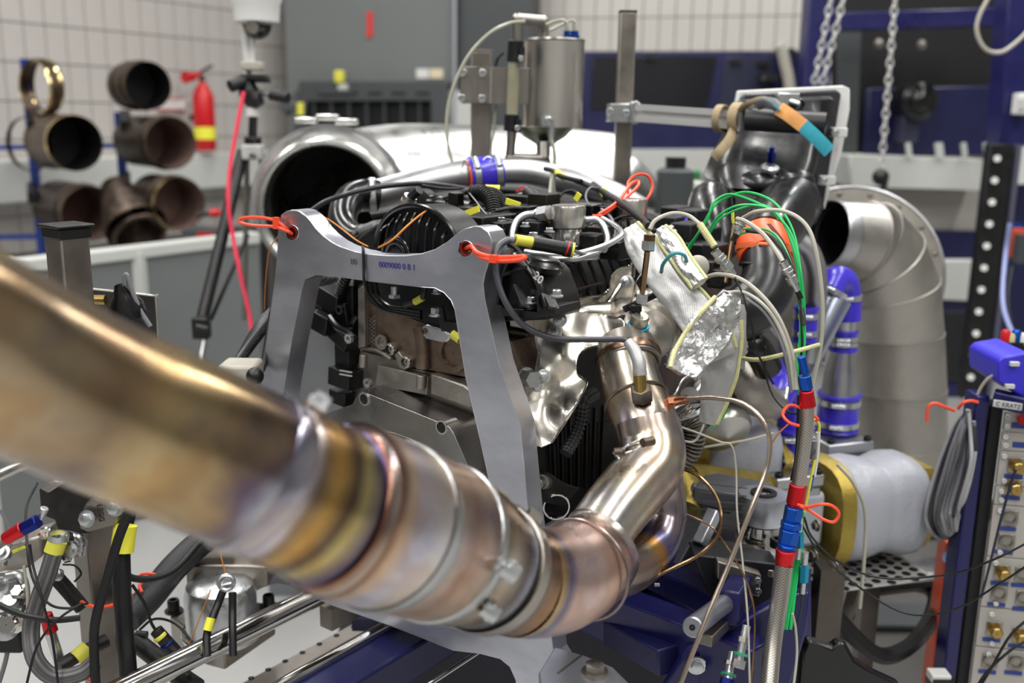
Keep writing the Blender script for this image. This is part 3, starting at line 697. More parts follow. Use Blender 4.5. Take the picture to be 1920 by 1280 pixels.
l = MB(); b0, b1, b2 = at(960, 246, YS), at(956, 296, YS), at(1018, 298, YS+.03)
l.cyl(b0, b1, .0105, 16).cyl(b1, b2, .0115, 16).ball(b1, .0115).cyl(b2, at(1018, 268, YS+.04), .015, 16); part(tk, 'drain_elbow', l, steel)
part(tk, 'drain_collar', MB().cyl(at(1016, 298, YS+.03), at(1016, 306, YS+.03), .019, 20), steeld)
for (x, w0) in ((1063, 13), (1077, 17)):
    part(tk, 'fitting', MB().cyl(at(x, 78, TY-.02), at(x, 58, TY-.02), m2(x, 70, TY, w0)/2, hexa=True).cyl(at(x, 72, TY-.02), at(x, 66, TY-.02), m2(x, 70, TY, w0+4)/2, hexa=True), bluan, label='blue anodised fitting')
    part(tk, 'fitting_tip', MB().cyl(at(x, 58, TY-.02), at(x-1, 42, TY-.02), m2(x, 50, TY, 4), 10), clearh)
part(tk, 'ball_valve', MB().cyl(at(1028, 238, 2.17), at(1028, 222, 2.17), .009, 14).tube(P3([(1028, 224, 2.15), (1034, 240, 2.15), (1034, 262, 2.15)]), .005).hexb(at(1028, 226, 2.16), -Yv, .01), zinc)
br = thing('tank_bracket', 'flat stainless bracket plate with four socket screws clamping the tank to its post', 'bracket')
part(br, 'plate', MB().prism([at(x, y, 2.245) for x, y in ((864, 124), (1008, 128), (1006, 196), (862, 192))], Yv*.005), steel, bev=.001)
part(br, 'fold', MB().bar(at(921, 126, 2.243), at(920, 194, 2.243), .003, .003), stain)
mirror_screws(br, [at(868, 136, 2.243), at(905, 137, 2.243), at(866, 184, 2.243), at(904, 185, 2.243)], -Yv, .0085)
part(br, 'backing_plate', MB().prism([at(x, y, 2.345) for x, y in ((866, 124), (926, 124), (926, 194), (866, 194))], Yv*.008), steeld)
cable('pale plastic line arching from the tank elbow down to the blue coupling', [(985, 40), (955, 44), (915, 65), (875, 110), (848, 170), (838, 220), (840, 270), (850, 312)], 7, clearh, Y=2.15, n=10)
cable('short clear line from the tank elbow to the blue fittings', [(1024, 46), (1040, 40), (1055, 38), (1064, 44)], 6, clearh, Y=2.2)
cable('second clear line looping to the rear blue fitting', [(1030, 58), (1050, 48), (1072, 38), (1080, 44)], 5, clearh, Y=2.24)
cable('clear drain line hanging from the tank ball valve', [(1034, 262), (1040, 290), (1038, 330), (1036, 372)], 7, clearh, Y=2.05)
cable('short black lead behind the sight tube', [(929, 124), (934, 108), (944, 98)], 6, rub, Y=2.26)
cable('thin tube running down beside the tank post', [(930, 196), (926, 240), (920, 290), (917, 318)], 5, clearh, Y=2.27)
# tall centre post
pp = thing('tall_post', 'tallest bare square steel post in the middle, open at the top', 'post')
T1 = at(1177, 24, 2.35); w1 = m2(1177, 100, 2.35, 31)
part(pp, 'tube', MB().bar(T1, V((T1.x, T1.y, .0)), w1, w1, up=Yv), steeld, bev=.003)
part(pp, 'cap', MB().bar(T1, T1+Z*.004, w1*1.03, w1*1.03, up=Yv), blk)
ck = thing('clamp_block', 'aluminium clamp block gripping the tall centre post', 'clamp')
cc = at(1168, 213, 2.3)
part(ck, 'block', MB().prism([at(x, y, 2.29) for x, y in ((1145, 194), (1180, 194), (1186, 196), (1186, 226), (1178, 230), (1143, 228))], Yv*.09), alub, bev=.003)
part(ck, 'side_block', MB().prism([at(x, y, 2.27) for x, y in ((1182, 192), (1194, 188), (1203, 197), (1201, 228), (1192, 234), (1182, 230))], Yv*.05), alub, bev=.003)
mirror_screws(ck, [at(1143, 209, 2.28), at(1174, 212, 2.262)], -Yv, .008)
arm = thing('profile_arm', 'slotted aluminium profile bar reaching from the tall post to the airbox', 'bar')
a, b = at(1198, 212, 2.28), at(1400, 226, 2.12); prf = []
ax = (b-a).normalized(); sd = ax.cross(Z).normalized(); up_ = sd.cross(ax)
for yy, zz in ((-1, -1), (-.35, -1), (-.35, -.6), (.35, -.6), (.35, -1), (1, -1), (1, -.35), (.6, -.35), (.6, .35), (1, .35), (1, 1), (.35, 1), (.35, .6), (-.35, .6), (-.35, 1), (-1, 1), (-1, .35), (-.6, .35), (-.6, -.35), (-1, -.35)):
    prf.append(a+sd*yy*.0185+up_*zz*.0185)
part(arm, 'profile', MB().prism(prf, b-a), extr)
# ================================================================ AIRBOX
ab = thing('intake_airbox', 'black laminate intake plenum with a white edge frame and two bellows outlets', 'airbox')
def secs(rows, k=32, p=5):
    out = []
    for (y, xl, xr, Yf, Yb) in rows:
        yl, yr = y if isinstance(y, tuple) else (y, y)
        A, B = at(xl, yl, Yf), at(xr, yr, Yf); c = (A+B)/2; hx = (B-A)/2; hy = V((0, (Yb-Yf)/2, 0)); c = c+hy
        L = []
        for i in range(k):
            a_ = 2*math.pi*i/k; ca, sa = math.cos(a_), math.sin(a_)
            q = (abs(ca)**p+abs(sa)**p)**(-1/p); L.append(c+hx*ca*q+hy*sa*q)
        out.append(L)
    return out
rows = [((186, 180), 1402, 1562, 2.12, 2.2), ((192, 186), 1390, 1572, 2.09, 2.2), ((230, 225), 1382, 1565, 2.08, 2.2), ((262, 262), 1370, 1552, 2.05, 2.2), ((300, 302), 1356, 1545, 2.0, 2.18), ((335, 340), 1345, 1535, 1.95, 2.14), ((352, 358), 1350, 1525, 1.94, 2.1)]
part(ab, 'shell', MB().loft(secs(rows)), carbon, smooth=60)
fo = [at(x, y, 2.205) for x, y in ((1384, 170), (1580, 160), (1594, 166), (1594, 205), (1578, 290), (1560, 340), (1547, 392), (1533, 392), (1540, 330), (1350, 330), (1372, 236))]
wf_ = part(ab, 'white_frame', MB().prism(fo, Yv*.02), white, bev=.003, label='white edge frame')
part(ab, 'frame_lip', MB().prism([at(x, y, 2.19) for x, y in ((1396, 176), (1570, 168), (1578, 176), (1545, 385), (1530, 340), (1360, 335), (1390, 184))], Yv*.02), mat('lip_grey', S(60, 60, 66), .3, .35), bev=.004)
for (x, y) in ((1572, 248), (1550, 338)):
    part(wf_, 'bracket', MB().box(at(x, y, 2.17), X*.016, Yv*.012, Z*.01), white, bev=.002); part(wf_, 'bolt', MB().hexb(at(x-6, y, 2.155), -Yv, .006), zinc)
part(ab, 'latch', MB().box(at(1476, 186, 2.08), X*.022, Yv*.012, Z*.012).cyl(at(1480, 190, 2.07), at(1500, 196, 2.06), .006), zinc, bev=.002)
part(ab, 'oval_vent', MB().tor(at(1488, 196, 2.078), Yv+V((0, 0, .15)), .02, .0035, 24, flat=.6), blkg)
# front saddle bulge
part(ab, 'saddle', MB().ball(at(1420, 345, 1.98), .05, 28, 14, sc=(1.1, .9, .55)), carbon)
part(ab, 'saddle_bulge', MB().ball(at(1478, 338, 1.99), .052, 28, 14, sc=(1.0, .9, .5)), carbon)
fit = thing('breather_fitting', 'small blue anodised fitting screwed into the front of the black airbox', 'fitting'); c = at(1443, 318, 1.955)
part(fit, 'base', MB().lathe([(0, .018), (.006, .018), (.01, .01), (.016, .01)], c, V((0, -.4, 1)), 16), zinc)
part(fit, 'cap', MB().cyl(c+V((0, -.006, .016)), c+V((-.002, -.014, .034)), .0085, hexa=True).cyl(c+V((-.002, -.014, .034)), c+V((-.003, -.018, .044)), .005), navan)
# bellows outlets
def sweep(nm, rows, m):
    P = [at(x, y, Y) for x, y, Y, w_ in rows]; C, T = catmull(P, 6); n_ = len(C); RR_ = []; W = [m2(x, y, Y, w_)/2 for x, y, Y, w_ in rows]
    d0 = (P[1]-P[0]).normalized(); d1 = (P[-1]-P[-2]).normalized()
    for i, c in enumerate(C):
        d = (d0*(1-i/(n_-1))+d1*(i/(n_-1))).normalized(); u = d.cross(Yv).normalized(); v_ = d.cross(u); r = lerp_list(W, T[i])
        RR_.append([c+u*math.cos(2*math.pi*k/36)*r+v_*math.sin(2*math.pi*k/36)*r for k in range(36)])
    part(ab, nm, MB().rings(RR_), m, smooth=70)
sweep('bellows_outlet', [(1338, 360, 1.99, 50), (1334, 372, 1.97, 78), (1331, 396, 1.92, 86), (1336, 430, 1.87, 82), (1348, 476, 1.84, 78)], carbon)
sweep('bellows_outlet', [(1500, 362, 2.0, 70), (1488, 378, 1.97, 104), (1470, 398, 1.91, 114), (1450, 424, 1.82, 108), (1436, 452, 1.74, 98)], carbon)
for k in range(4):
    a = at(1337-k, 370+6*k, 1.972-.006*k); part(ab, 'bellows_rib', MB().tor(a, V((.12, -.35, 1)), m2(1340, 380, 1.95, 40+.8*k), .0035, 36, 8), blk)
    a = at(1494-6*k, 369+7*k, 1.985-.012*k); part(ab, 'bellows_rib', MB().tor(a, V((.5, .3, .85)), m2(1480, 380, 1.95, 51+1.6*k), .0038, 40, 8), blk)
# grey tube tied on top with straps
tb_ = thing('support_tube', 'thick black plastic tube strapped across the front of the airbox', 'tube')
a, b = at(1398, 224, 2.03), at(1548, 232, 1.98); d = (b-a).normalized(); rt = m2(1470, 228, 2.0, 21)
part(tb_, 'outer', MB().lathe([(0, rt*.82), (0, rt), ((b-a).length, rt), ((b-a).length, rt*.82), ((b-a).length-.08, rt*.8)], a, d, 32), mat('black_tube', S(34, 34, 37), 0, .4))
part(tb_, 'bore', MB().lathe([((b-a).length-.075, .001), ((b-a).length-.075, rt*.8)], a, d, 24), dark)
def strapr(par, c, ax, r, w_, m, name='loop', flat=1):
    return part(par, name, MB().lathe([(-w_/2, r), (w_/2, r), (w_/2, r+.0025), (-w_/2, r+.0025)], c, ax, 32, closed=True, flat=flat), m)
st = thing('beige_strap', 'beige woven strap wrapped round the profile bar and tube with a hanging tail', 'strap')
strapr(st, at(1352, 222, 2.14), ax, .026, .016, strap); strapr(st, at(1384, 222, 2.1), ax, .03, .02, strap)
part(st, 'tail', MB().tube(P3([(1376, 245, 2.08), (1368, 262, 2.05), (1352, 282, 2.02), (1338, 296, 2.02)]), .011, 8, flat=.16, up=Yv), strap)
part(st, 'strap_run', MB().tube(P3([(1386, 208, 2.06), (1404, 194, 2.03), (1430, 186, 2.01), (1458, 194, 1.985)]), .006, 8, flat=.3, up=Yv), strap)
s2 = thing('ratchet_strap', 'orange and teal strap slung diagonally over the black tube', 'strap')
part(s2, 'buckle', MB().tube(P3([(1420, 196, 2.0), (1440, 192, 1.985), (1458, 200, 1.975), (1466, 212, 1.97)]), .011, 8, flat=.35, up=Yv), mat('buckle_grey', S(110, 112, 116), .6, .4))
part(s2, 'orange_length', MB().tube(P3([(1460, 203, 1.97), (1480, 216, 1.955), (1506, 236, 1.945)]), m2(1480, 216, 1.95, 13), 8, flat=.12, up=Yv, twist=0), straptan, label='orange length of the strap')
part(s2, 'teal_length', MB().tube(P3([(1505, 235, 1.945), (1530, 258, 1.95), (1555, 284, 1.96)]), m2(1530, 258, 1.95, 13), 8, flat=.12, up=Yv), strapt, label='teal length of the strap')
part(s2, 'teal_fold', MB().bar(at(1450, 196, 1.965), at(1462, 206, 1.962), .012, .003), strapt)
# ---- charge pipe at the back of the engine, blue coupling, black elbow
cp = thing('charge_pipe', 'long satin aluminium charge pipe crossing behind the black cam cover', 'pipe')
part(cp, 'tube_length', MB().tube(P3([(688, 372, 1.92), (760, 352, 1.95), (830, 336, 1.98), (885, 328, 2.0)]), m2(780, 350, 1.95, 30), 28), alub)
part(cp, 'tube_length', MB().tube(P3([(925, 324, 2.0), (985, 324, 2.02), (1040, 334, 2.02), (1100, 348, 2.0), (1160, 372, 1.98), (1200, 396, 1.96)]), m2(780, 350, 1.95, 27), 28), alub)
c1, c2 = at(878, 330, 1.99), at(938, 323, 2.01); d = (c2-c1).normalized(); rc = m2(905, 325, 2, 33)
sc_ = thing('silicone_coupling', 'blue silicone coupling joining the two lengths of the charge pipe', 'coupling')
part(sc_, 'sleeve', MB().lathe([(0, rc*.86), (0, rc*.98), (.003, rc), ((c2-c1).length-.003, rc), ((c2-c1).length, rc*.98), ((c2-c1).length, rc*.86)], c1, d, 36), sil)
clamp(sc_, c1+d*.012, d, rc); clamp(sc_, c2-d*.010, d, rc)
part(sc_, 'orange_liner', MB().ring(c1-d*.004, d, rc*.84, rc*.93, .006, 36), orsil)
part(sc_, 'spring_clip', MB().tube(P3([(866, 316, 1.96), (872, 300, 1.95), (880, 308, 1.95), (874, 318, 1.95)]), .0015, 6).tube(P3([(906, 300, 1.95), (914, 294, 1.95), (922, 298, 1.95), (918, 304, 1.95)]), .0018, 6), zinc)
eh = thing('rubber_elbow', 'glossy black reinforced rubber elbow at the left end of the charge pipe', 'hose')
part(eh, 'hose', MB().tube(P3([(708, 368, 1.9), (682, 366, 1.89), (658, 374, 1.87), (644, 396, 1.83), (645, 424, 1.79), (664, 446, 1.75), (686, 452, 1.72)]), [m2(680, 380, 1.85, w_/2) for w_ in (62, 62, 58, 54, 52, 48, 42)], 28), blkg)
clamp(eh, at(700, 368, 1.9), V((1, .1, .06)), m2(680, 380, 1.85, 34), name='hose_clamp')
clamp(eh, at(676, 450, 1.735), V((.8, -.4, -.3)), m2(680, 380, 1.85, 23), m=blk)
part(eh, 'silver_tail', MB().tube(P3([(668, 436, 1.76), (690, 432, 1.7), (712, 424, 1.66)]), m2(690, 430, 1.7, 14), 16), zinc, label='silver metal tail')
cable('ribbed black conduit tucked under the black rubber elbow', [(668, 452, 1.66), (690, 440, 1.64), (715, 428, 1.62)], 17, sleeve, 'conduit', 'conduit', corr=.006)
# ================================================================ COOLING PIPES at right
wp = thing('coolant_pipe', 'clean aluminium pipe rising in a bend behind the black intake elbow', 'pipe')
part(wp, 'pipe', MB().tube(P3([(1496, 452, 1.95), (1516, 470, 1.95), (1530, 510, 1.95), (1530, 560, 1.95), (1524, 620, 1.95), (1515, 680, 1.94)]), m2(1520, 500, 1.95, 20), 24), alub)
def sleeve_(label, a, b, w_, Y, m=sil, clamps=True, grp=None):
    t = thing('silicone_sleeve', label, 'sleeve', grp); A, B = (at(a[0], a[1], Y), at(b[0], b[1], Y)); d = (B-A).normalized(); r = m2(a[0], a[1], Y, w_)/2; L = (B-A).length
    part(t, 'tube', MB().lathe([(0, r*.8), (0, r*1.04), (.004, r*1.07), (.008, r), (L-.008, r), (L-.004, r*1.07), (L, r*1.04), (L, r*.8)], A, d, 32), m)
    if clamps: clamp(t, A+d*.018, d, r); clamp(t, B-d*.018, d, r)
    return t
sleeve_('blue silicone sleeve half hidden behind the green wires', (1512, 574), (1508, 640), 44, 1.93)
be = thing('silicone_elbow', 'blue silicone elbow capping the slanting aluminium pipe at the right', 'elbow')
part(be, 'elbow', MB().tube(P3([(1588, 600, 2.05), (1588, 560, 2.05), (1583, 530, 2.04), (1566, 525, 2.02), (1553, 548, 2.0)]), m2(1580, 540, 2.03, 26), 26), sil)
clamp(be, at(1588, 556, 2.05), V((0, .0, 1)), m2(1580, 540, 2.03, 26)); clamp(be, at(1560, 546, 2.0), V((.5, .1, 1)), m2(1580, 540, 2.03, 26))
sp = thing('slanting_pipe', 'straight aluminium pipe slanting down left from the blue elbow', 'pipe')
part(sp, 'tube', MB().tube(P3([(1572, 560, 2.0), (1530, 640, 1.98), (1490, 720, 1.96)]), m2(1540, 620, 1.98, 25), 24), mat('grey_blue_alu', S(176, 182, 196), 1, .3, .05, 10))
gt = thing('clear_pipe', 'short bright pipe between the blue elbow and the blue sleeve below it', 'pipe')
part(gt, 'tube', MB().cyl(at(1587, 590, 2.05), at(1584, 630, 2.05), m2(1585, 600, 2.05, 20), 24), alu2)
sleeve_('blue silicone sleeve under the short bright pipe', (1583, 618), (1580, 657), 50, 2.05)
cn = thing('pipe_cone', 'silver conical pipe standing on the blue sleeve of the rear pump', 'pipe')
part(cn, 'cone', MB().lathe([(0, m2(1578, 700, 2.05, 35)), (.05, m2(1578, 700, 2.05, 31)), (.085, m2(1578, 700, 2.05, 24)), (.1, m2(1578, 700, 2.05, 24))], at(1574, 742, 2.05), Z, 30), alub)
sleeve_('wide blue silicone sleeve on the square flange of the rear pump', (1574, 736), (1568, 806), 76, 2.05)
sleeve_('blue silicone sleeve on the square flange of the front pump', (1486, 798), (1482, 868), 72, 1.85)
t = thing('silicone_bend', 'blue silicone bend joining the cast outlet to the front pump sleeve', 'elbow')
part(t, 'bend', MB().tube(P3([(1452, 752, 1.8), (1466, 728, 1.82), (1484, 740, 1.84), (1488, 775, 1.85), (1486, 805, 1.85)]), m2(1480, 760, 1.85, 30), 24), sil)
part(t, 'branch_pipe', MB().tube(P3([(1470, 735, 1.86), (1452, 690, 1.88), (1440, 672, 1.9)]), m2(1480, 760, 1.85, 19), 20), sil); clamp(t, at(1453, 750, 1.8), V((1, .1, -.5)), m2(1480, 760, 1.85, 31))
oc = thing('cast_outlet', 'bright cast aluminium outlet elbow under the hanging heat wrap', 'casting')
part(oc, 'body', MB().tube(P3([(1376, 690, 1.72), (1394, 722, 1.71), (1420, 744, 1.74), (1450, 756, 1.79)]), [.034, .04, .036, .03], 24), cast)
part(oc, 'inner_pipe', MB().tube(P3([(1296, 745, 1.62), (1318, 722, 1.66), (1345, 712, 1.7)]), .02, 18), alu2)
part(oc, 'cover', MB().lathe([(0, .05), (.02, .052), (.03, .046), (.04, .001)], at(1350, 790, 1.72), V((.2, -.8, -.5)), 30), mat('smooth_cast', S(196, 194, 190), .9, .3, .08, 10))
part(oc, 'ring', MB().tor(at(1345, 780, 1.70), V((.2, -.8, -.5)), .052, .004, 34, 8), dark)
# ---- pumps
def pump(label, cx, cy, Yp, L, ends=True):
    t = thing('pump', label, 'pump', 'pale grey pumps with gold end covers'); return t
PV = V((.96, .28, 0)).normalized(); PU = V((.28, -.96, 0))
def casting(t, c, L, r, m, gold_end=True, gold_far=True):
    secs_ = []
    for h, k in ((0, .9), (.012, 1.0), (L*.25, 1.02), (L*.5, .92), (L*.55, .92), (L*.75, 1.02), (L-.012, 1.0), (L, .9)):
        ring_ = []
        for i in range(28):
            a = 2*math.pi*i/28; q = (abs(math.cos(a))**3.2+abs(math.sin(a))**3.2)**(-1/3.2)
            ring_.append(c+PV*h+PU*(math.cos(a)*q*r*k)+Z*(math.sin(a)*q*r*1.12*k))
        secs_.append(ring_)
    part(t, 'housing', MB().loft(secs_), m, smooth=50)
    if gold_end:
        e = []
        for h, k in ((-.03, .85), (-.026, 1.0), (-.002, 1.08), (0, 1.08)):
            ring_ = []
            for i in range(28):
                a = 2*math.pi*i/28; q = (abs(math.cos(a))**3+abs(math.sin(a))**3)**(-1/3); ring_.append(c+PV*h+PU*(math.cos(a)*q*r*k)+Z*(math.sin(a)*q*r*1.12*k))
            e.append(ring_)
        part(t, 'end_cover', MB().loft(e), gold, label='gold end cover', smooth=50)
    if gold_far: part(t, 'far_cover', MB().lathe([(L, r*1.1), (L+.02, r*1.1), (L+.02, .001)], c, PV, 6), gold, label='gold far cover')
p1 = thing('pump', 'pale grey cast pump with a gold end cover, under the wide blue sleeve', 'pump')
cA = at(1552, 952, 1.86); casting(p1, cA, .18, m2(1548, 975, 1.78, 86), gpaint)
for px, py in ((1532, 985), (1528, 1040), (1566, 1060)): part(p1, 'screw', MB().hexb(at(px, py, 1.70), -PV, .008), steeld)
fl1 = at(1568, 826, 2.02)
part(p1, 'flange', MB().box(fl1, PU*.055, PV*.055, Z*.012).box(fl1-Z*.02, PU*.05, PV*.05, Z*.012), alub, bev=.004)
for sx, sy in ((-1, -1), (1, -1), (1, 1), (-1, 1)): part(p1, 'screw', MB().sock(fl1+PU*.044*sx+PV*.044*sy+Z*.012, Z, .008), blk)
part(p1, 'neck', MB().lathe([(0, .07), (.05, .05)], fl1-Z*.08, Z, 24), gpaint)
p2 = thing('pump', 'pale grey cast pump behind the rubber mount, its gold cover beside the steel pipes', 'pump')
cB = at(1300, 860, 1.82); casting(p2, cB, .16, m2(1330, 860, 1.78, 62), gpaint)
fl2 = at(1474, 888, 1.82)
part(p2, 'flange', MB().box(fl2, PU*.052, PV*.052, Z*.012).box(fl2-Z*.022, PU*.048, PV*.048, Z*.01), alub, bev=.004)
for sx, sy in ((-1, -1), (1, -1), (1, 1), (-1, 1)): part(p2, 'screw', MB().sock(fl2+PU*.042*sx+PV*.042*sy+Z*.012, Z, .008), blk)
part(p2, 'neck', MB().box(fl2-Z*.08, PU*.05, PV*.06, Z*.055), gpaint, bev=.01)
part(p2, 'gold_arm', MB().tube(P3([(1285, 900, 1.62), (1350, 905, 1.7), (1430, 915, 1.78)]), .03, 14), gold, label='gold casting arm')
part(p2, 'gold_foot', MB().tube(P3([(1275, 890, 1.6), (1290, 930, 1.58), (1285, 955, 1.56)]), .026, 12), gold)
mb_ = thing('machine_base', 'low dark grey steel base plate on the floor under the pump stand', 'base')
a_ = TP(1620, 960, .1); b_ = TP(1790, 1290, .1); part(mb_, 'slab', MB().box(V(((a_.x+b_.x)/2+.05, (a_.y+b_.y)/2, .05)), X*.62, Yv*abs(a_.y-b_.y)*.62, Z*.04), mat('base_grey', S(84, 82, 80), 0, .5, .15, 4), bev=.01)
part(mb_, 'edge_channel', MB().bar(V((a_.x-.3, a_.y, .12)), V((a_.x+.6, a_.y, .12)), .08, .05), dsteel)
# stand under pumps
sf = thing('pump_stand', 'raw steel stand with a perforated plate under the right pump', 'stand')
a = at(1645, 950, 1.95); part(sf, 'leg', MB().bar(a, V((a.x, a.y, .0)), .035, .035), dsteel)
b = at(1556, 1060, 1.7); part(sf, 'leg', MB().bar(b, V((b.x, b.y, .0)), .045, .045), dsteel)
part(sf, 'brace', MB().bar(V((b.x, b.y, .45)), V((a.x, a.y, b.z+.02)), .02, .02), steeld)
pl = thing('perforated_plate', 'shiny steel plate with rows of round holes between the stand legs', 'plate')
mm = MB(); hol = MB()
c = at(1600, 1060, 1.85); mm.box(c, PU*.09, PV*.12, Z*.002); part(pl, 'plate', mm, perfm)
for i in range(7):
    for k in range(9):
        q = c+PU*(-.075+i*.025+(k % 2)*.012)+PV*(-.105+k*.026)+Z*.0025; part(pl, 'hole', MB().lathe([(0, .009), (.0006, .009), (.0006, .001)], q, Z, 10), dark)
for i, (x0, y0, x1, y1) in enumerate(((1630, 985, 1760, 1000), (1650, 1060, 1780, 1075), (1660, 1150, 1740, 1170))):
    t = thing('floor_plate', ('pale steel sheet lying nearest the elbow duct', 'bright steel sheet lying on the floor behind the pump stand', 'dark steel sheet on the floor beside the orange upright')[i], 'plate')
    A = TP(x0, y0, .1); B = TP(x1, y1, .1)
    part(t, 'sheet', MB().box((A+B)/2+Z*.01, X*.16, Yv*.07, Z*.008), (alub, alu2, gmachd)[i], bev=.003)
cable('thick black hose curling on the floor beside the orange upright', [(1500, 1090, 1.75), (1560, 1150, 1.75), (1640, 1225, 1.75), (1700, 1215, 1.8), (1745, 1160, 1.9), (1750, 1110, 2.0), (1700, 1095, 2.1), (1600, 1110, 2.1)], 30, rub, 'hose', 'hose')
cable('black hose leaving the pump stand to the right', [(1640, 1105, 2.0), (1700, 1098, 2.0), (1780, 1090, 2.0)], 26, rub, 'hose', 'hose')
t = thing('black_bracket', 'black steel bracket with rounded corners in the lower right corner', 'bracket')
part(t, 'plate', MB().prism([at(x, y, 1.35) for x, y in ((1500, 1290), (1506, 1222), (1512, 1205), (1524, 1202), (1560, 1216), (1572, 1205), (1588, 1208), (1604, 1238), (1640, 1262), (1690, 1285), (1690, 1300), (1500, 1300))], Yv*.02), blkg, bev=.004)
# ================================================================ ENGINE SUPPORT FRAME (aluminium A-plate)
sp_ = thing('support_plate', 'thick milled aluminium frame plate with curved top bolted behind the engine', 'plate')
out = [(527, 402), (536, 396), (548, 393), (562, 396), (573, 404), (582, 414), (592, 428), (605, 441), (621, 453), (640, 463), (664, 471), (690, 476), (725, 479), (760, 479), (790, 475), (815, 467), (838, 453), (856, 438), (870, 429), (886, 424), (903, 425), (915, 434), (921, 448), (922, 465), (917, 490), (909, 515), (906, 535), (909, 560), (935, 680), (975, 797), (991, 961), (1004, 1060), (1018, 1120), (1033, 1180), (1038, 1225), (1060, 1262), (1085, 1285), (1085, 1330), (972, 1330), (966, 1275), (955, 1250), (938, 1236), (900, 1226), (850, 1220), (728, 1172), (616, 1133), (575, 1112), (548, 1098), (520, 1093), (498, 1098), (475, 1110), (449, 1119), (451, 1067), (470, 1000), (482, 800), (494, 680), (505, 595), (514, 530), (519, 480), (521, 430)]
win = [(591, 514), (640, 519), (700, 527), (780, 536), (815, 540), (832, 548), (846, 563), (853, 580), (873, 705), (902, 830), (924, 930), (938, 1010), (940, 1080), (925, 1140), (900, 1165), (857, 1178), (800, 1168), (606, 1112), (540, 1082), (512, 1064), (500, 1035), (508, 900), (535, 720), (548, 640), (560, 580), (565, 545), (573, 524)]
def circ(px, py, rx, ry, n=16, f=FP): return [f(px+rx*math.cos(2*math.pi*i/n), py+ry*math.sin(2*math.pi*i/n)) for i in range(n)]
part(sp_, 'plate', MB().prism([FP(x, y) for x, y in out], EV*.034, [[FP(x, y) for x, y in win], circ(548, 436, 12, 14), circ(873, 466, 14, 15)]), alu, bev=.0018, smooth=30)
for px, py in ((548, 436), (873, 466)):
    part(sp_, 'bushing', MB().lathe([(0, .0085), (0, .0105), (.03, .0105), (.03, .0085)], FP(px, py), EV, 24, closed=True), mat('bush_red', S(150, 60, 52), .5, .3))
fc = FP(1112, 1262, -.02); ft_ob = part(sp_, 'foot', MB().prism([TP(x, y, fc.z) for x, y in ((1040, 1212), (1096, 1228), (1150, 1250), (1182, 1282), (1150, 1345), (1020, 1330), (1010, 1260))], -Z*.035), alu, bev=.002)
part(ft_ob, 'bolt', MB().hexb(TP(1115, 1262, fc.z), Z, .0135, .014), steeld)
part(ft_ob, 'groove', MB().bar(TP(1045, 1262, fc.z+.0006), TP(1090, 1228, fc.z+.0006), .003, .001), steeld)
# serial print on the plate, unreadable in the photo beyond its spacing
xu = (FP(800, 503)-FP(650, 489)).normalized(); yu = Z
text(sp_, 'stamp', 'B0', FP(663, 491, -.0006), xu, yu, .013, inkd)
text(sp_, 'serial_print', '0009000 0 8 1', FP(744, 499, -.0006), xu, yu, .0125, ink)
cable('thin black cord tied vertically over the plate crossbar', [FP(682, 466, -.001), FP(682, 470, -.003), FP(684, 500, -.004), FP(686, 528, -.003), FP(690, 545, .02)], 6, rub, Y=1.45) if False else solo('cord', 'thin black cord hanging vertically over the plate crossbar', 'cord', MB().tube([FP(680, 462, .01), FP(681, 468, -.002), FP(682, 500, -.003), FP(683, 528, -.003), FP(690, 550, .02), FP(710, 575, .045)], .0022, 8), rub)
# orange ties through the two holes
solo('cable_tie', 'orange cable tie looped long out of the left hole of the support plate', 'cable tie', MB().tube([FP(548, 438, .0), FP(538, 433, -.008), FP(515, 425, -.015), FP(480, 423, -.02), FP(456, 419, -.02), FP(448, 413, -.02), FP(460, 408, -.018), FP(490, 408, -.016), FP(518, 414, -.012), FP(536, 428, -.006), FP(546, 434, .01)], .0026, 8).box(FP(518, 418, -.014), EU*.004, EV*.004, Z*.009), ora)
solo('cable_tie', 'orange cable tie pulled to the right from the right hole of the support plate', 'cable tie', MB().tube([FP(873, 466, .01), FP(884, 462, -.005), FP(896, 474, -.014), FP(925, 482, -.02), FP(960, 482, -.025), FP(984, 481, -.028), FP(975, 487, -.03), FP(940, 489, -.025), FP(905, 483, -.016), FP(888, 470, -.006)], .0031, 8).box(FP(926, 485, -.026), EU*.005, EV*.004, Z*.005), ora)
# ================================================================ ENGINE
eg = thing('engine', 'cast aluminium four-cylinder engine with black plastic cam cover on the test bench', 'engine')
vb = .10
# rear face casting, traced on the plane v = vb
part(eg, 'cylinder_head', MB().prism([FP(x, y, vb) for x, y in ((672, 535), (684, 528), (700, 545), (722, 575), (742, 585), (800, 608), (850, 620), (880, 625), (960, 640), (985, 700), (985, 760), (880, 708), (775, 688), (742, 672), (674, 655))], EV*.42), castd, bev=.003)
part(eg, 'head_edge', MB().prism([FP(x, y, vb-.012) for x, y in ((671, 540), (683, 534), (684, 650), (672, 655))], EV*.05), cast, bev=.002)
part(eg, 'block', MB().prism([FP(x, y, vb+.004) for x, y in ((676, 655), (742, 672), (775, 690), (880, 712), (950, 745), (955, 850), (655, 800), (655, 740))], EV*.40), cast, bev=.003)
part(eg, 'ledge', MB().prism([FP(x, y, vb-.016) for x, y in ((806, 700), (870, 722), (886, 735), (884, 765), (806, 738))], EV*.03), cast, bev=.003)
part(eg, 'ledge', MB().prism([FP(x, y, vb-.012) for x, y in ((708, 684), (790, 704), (802, 708), (800, 740), (704, 722))], EV*.03), cast, bev=.003)
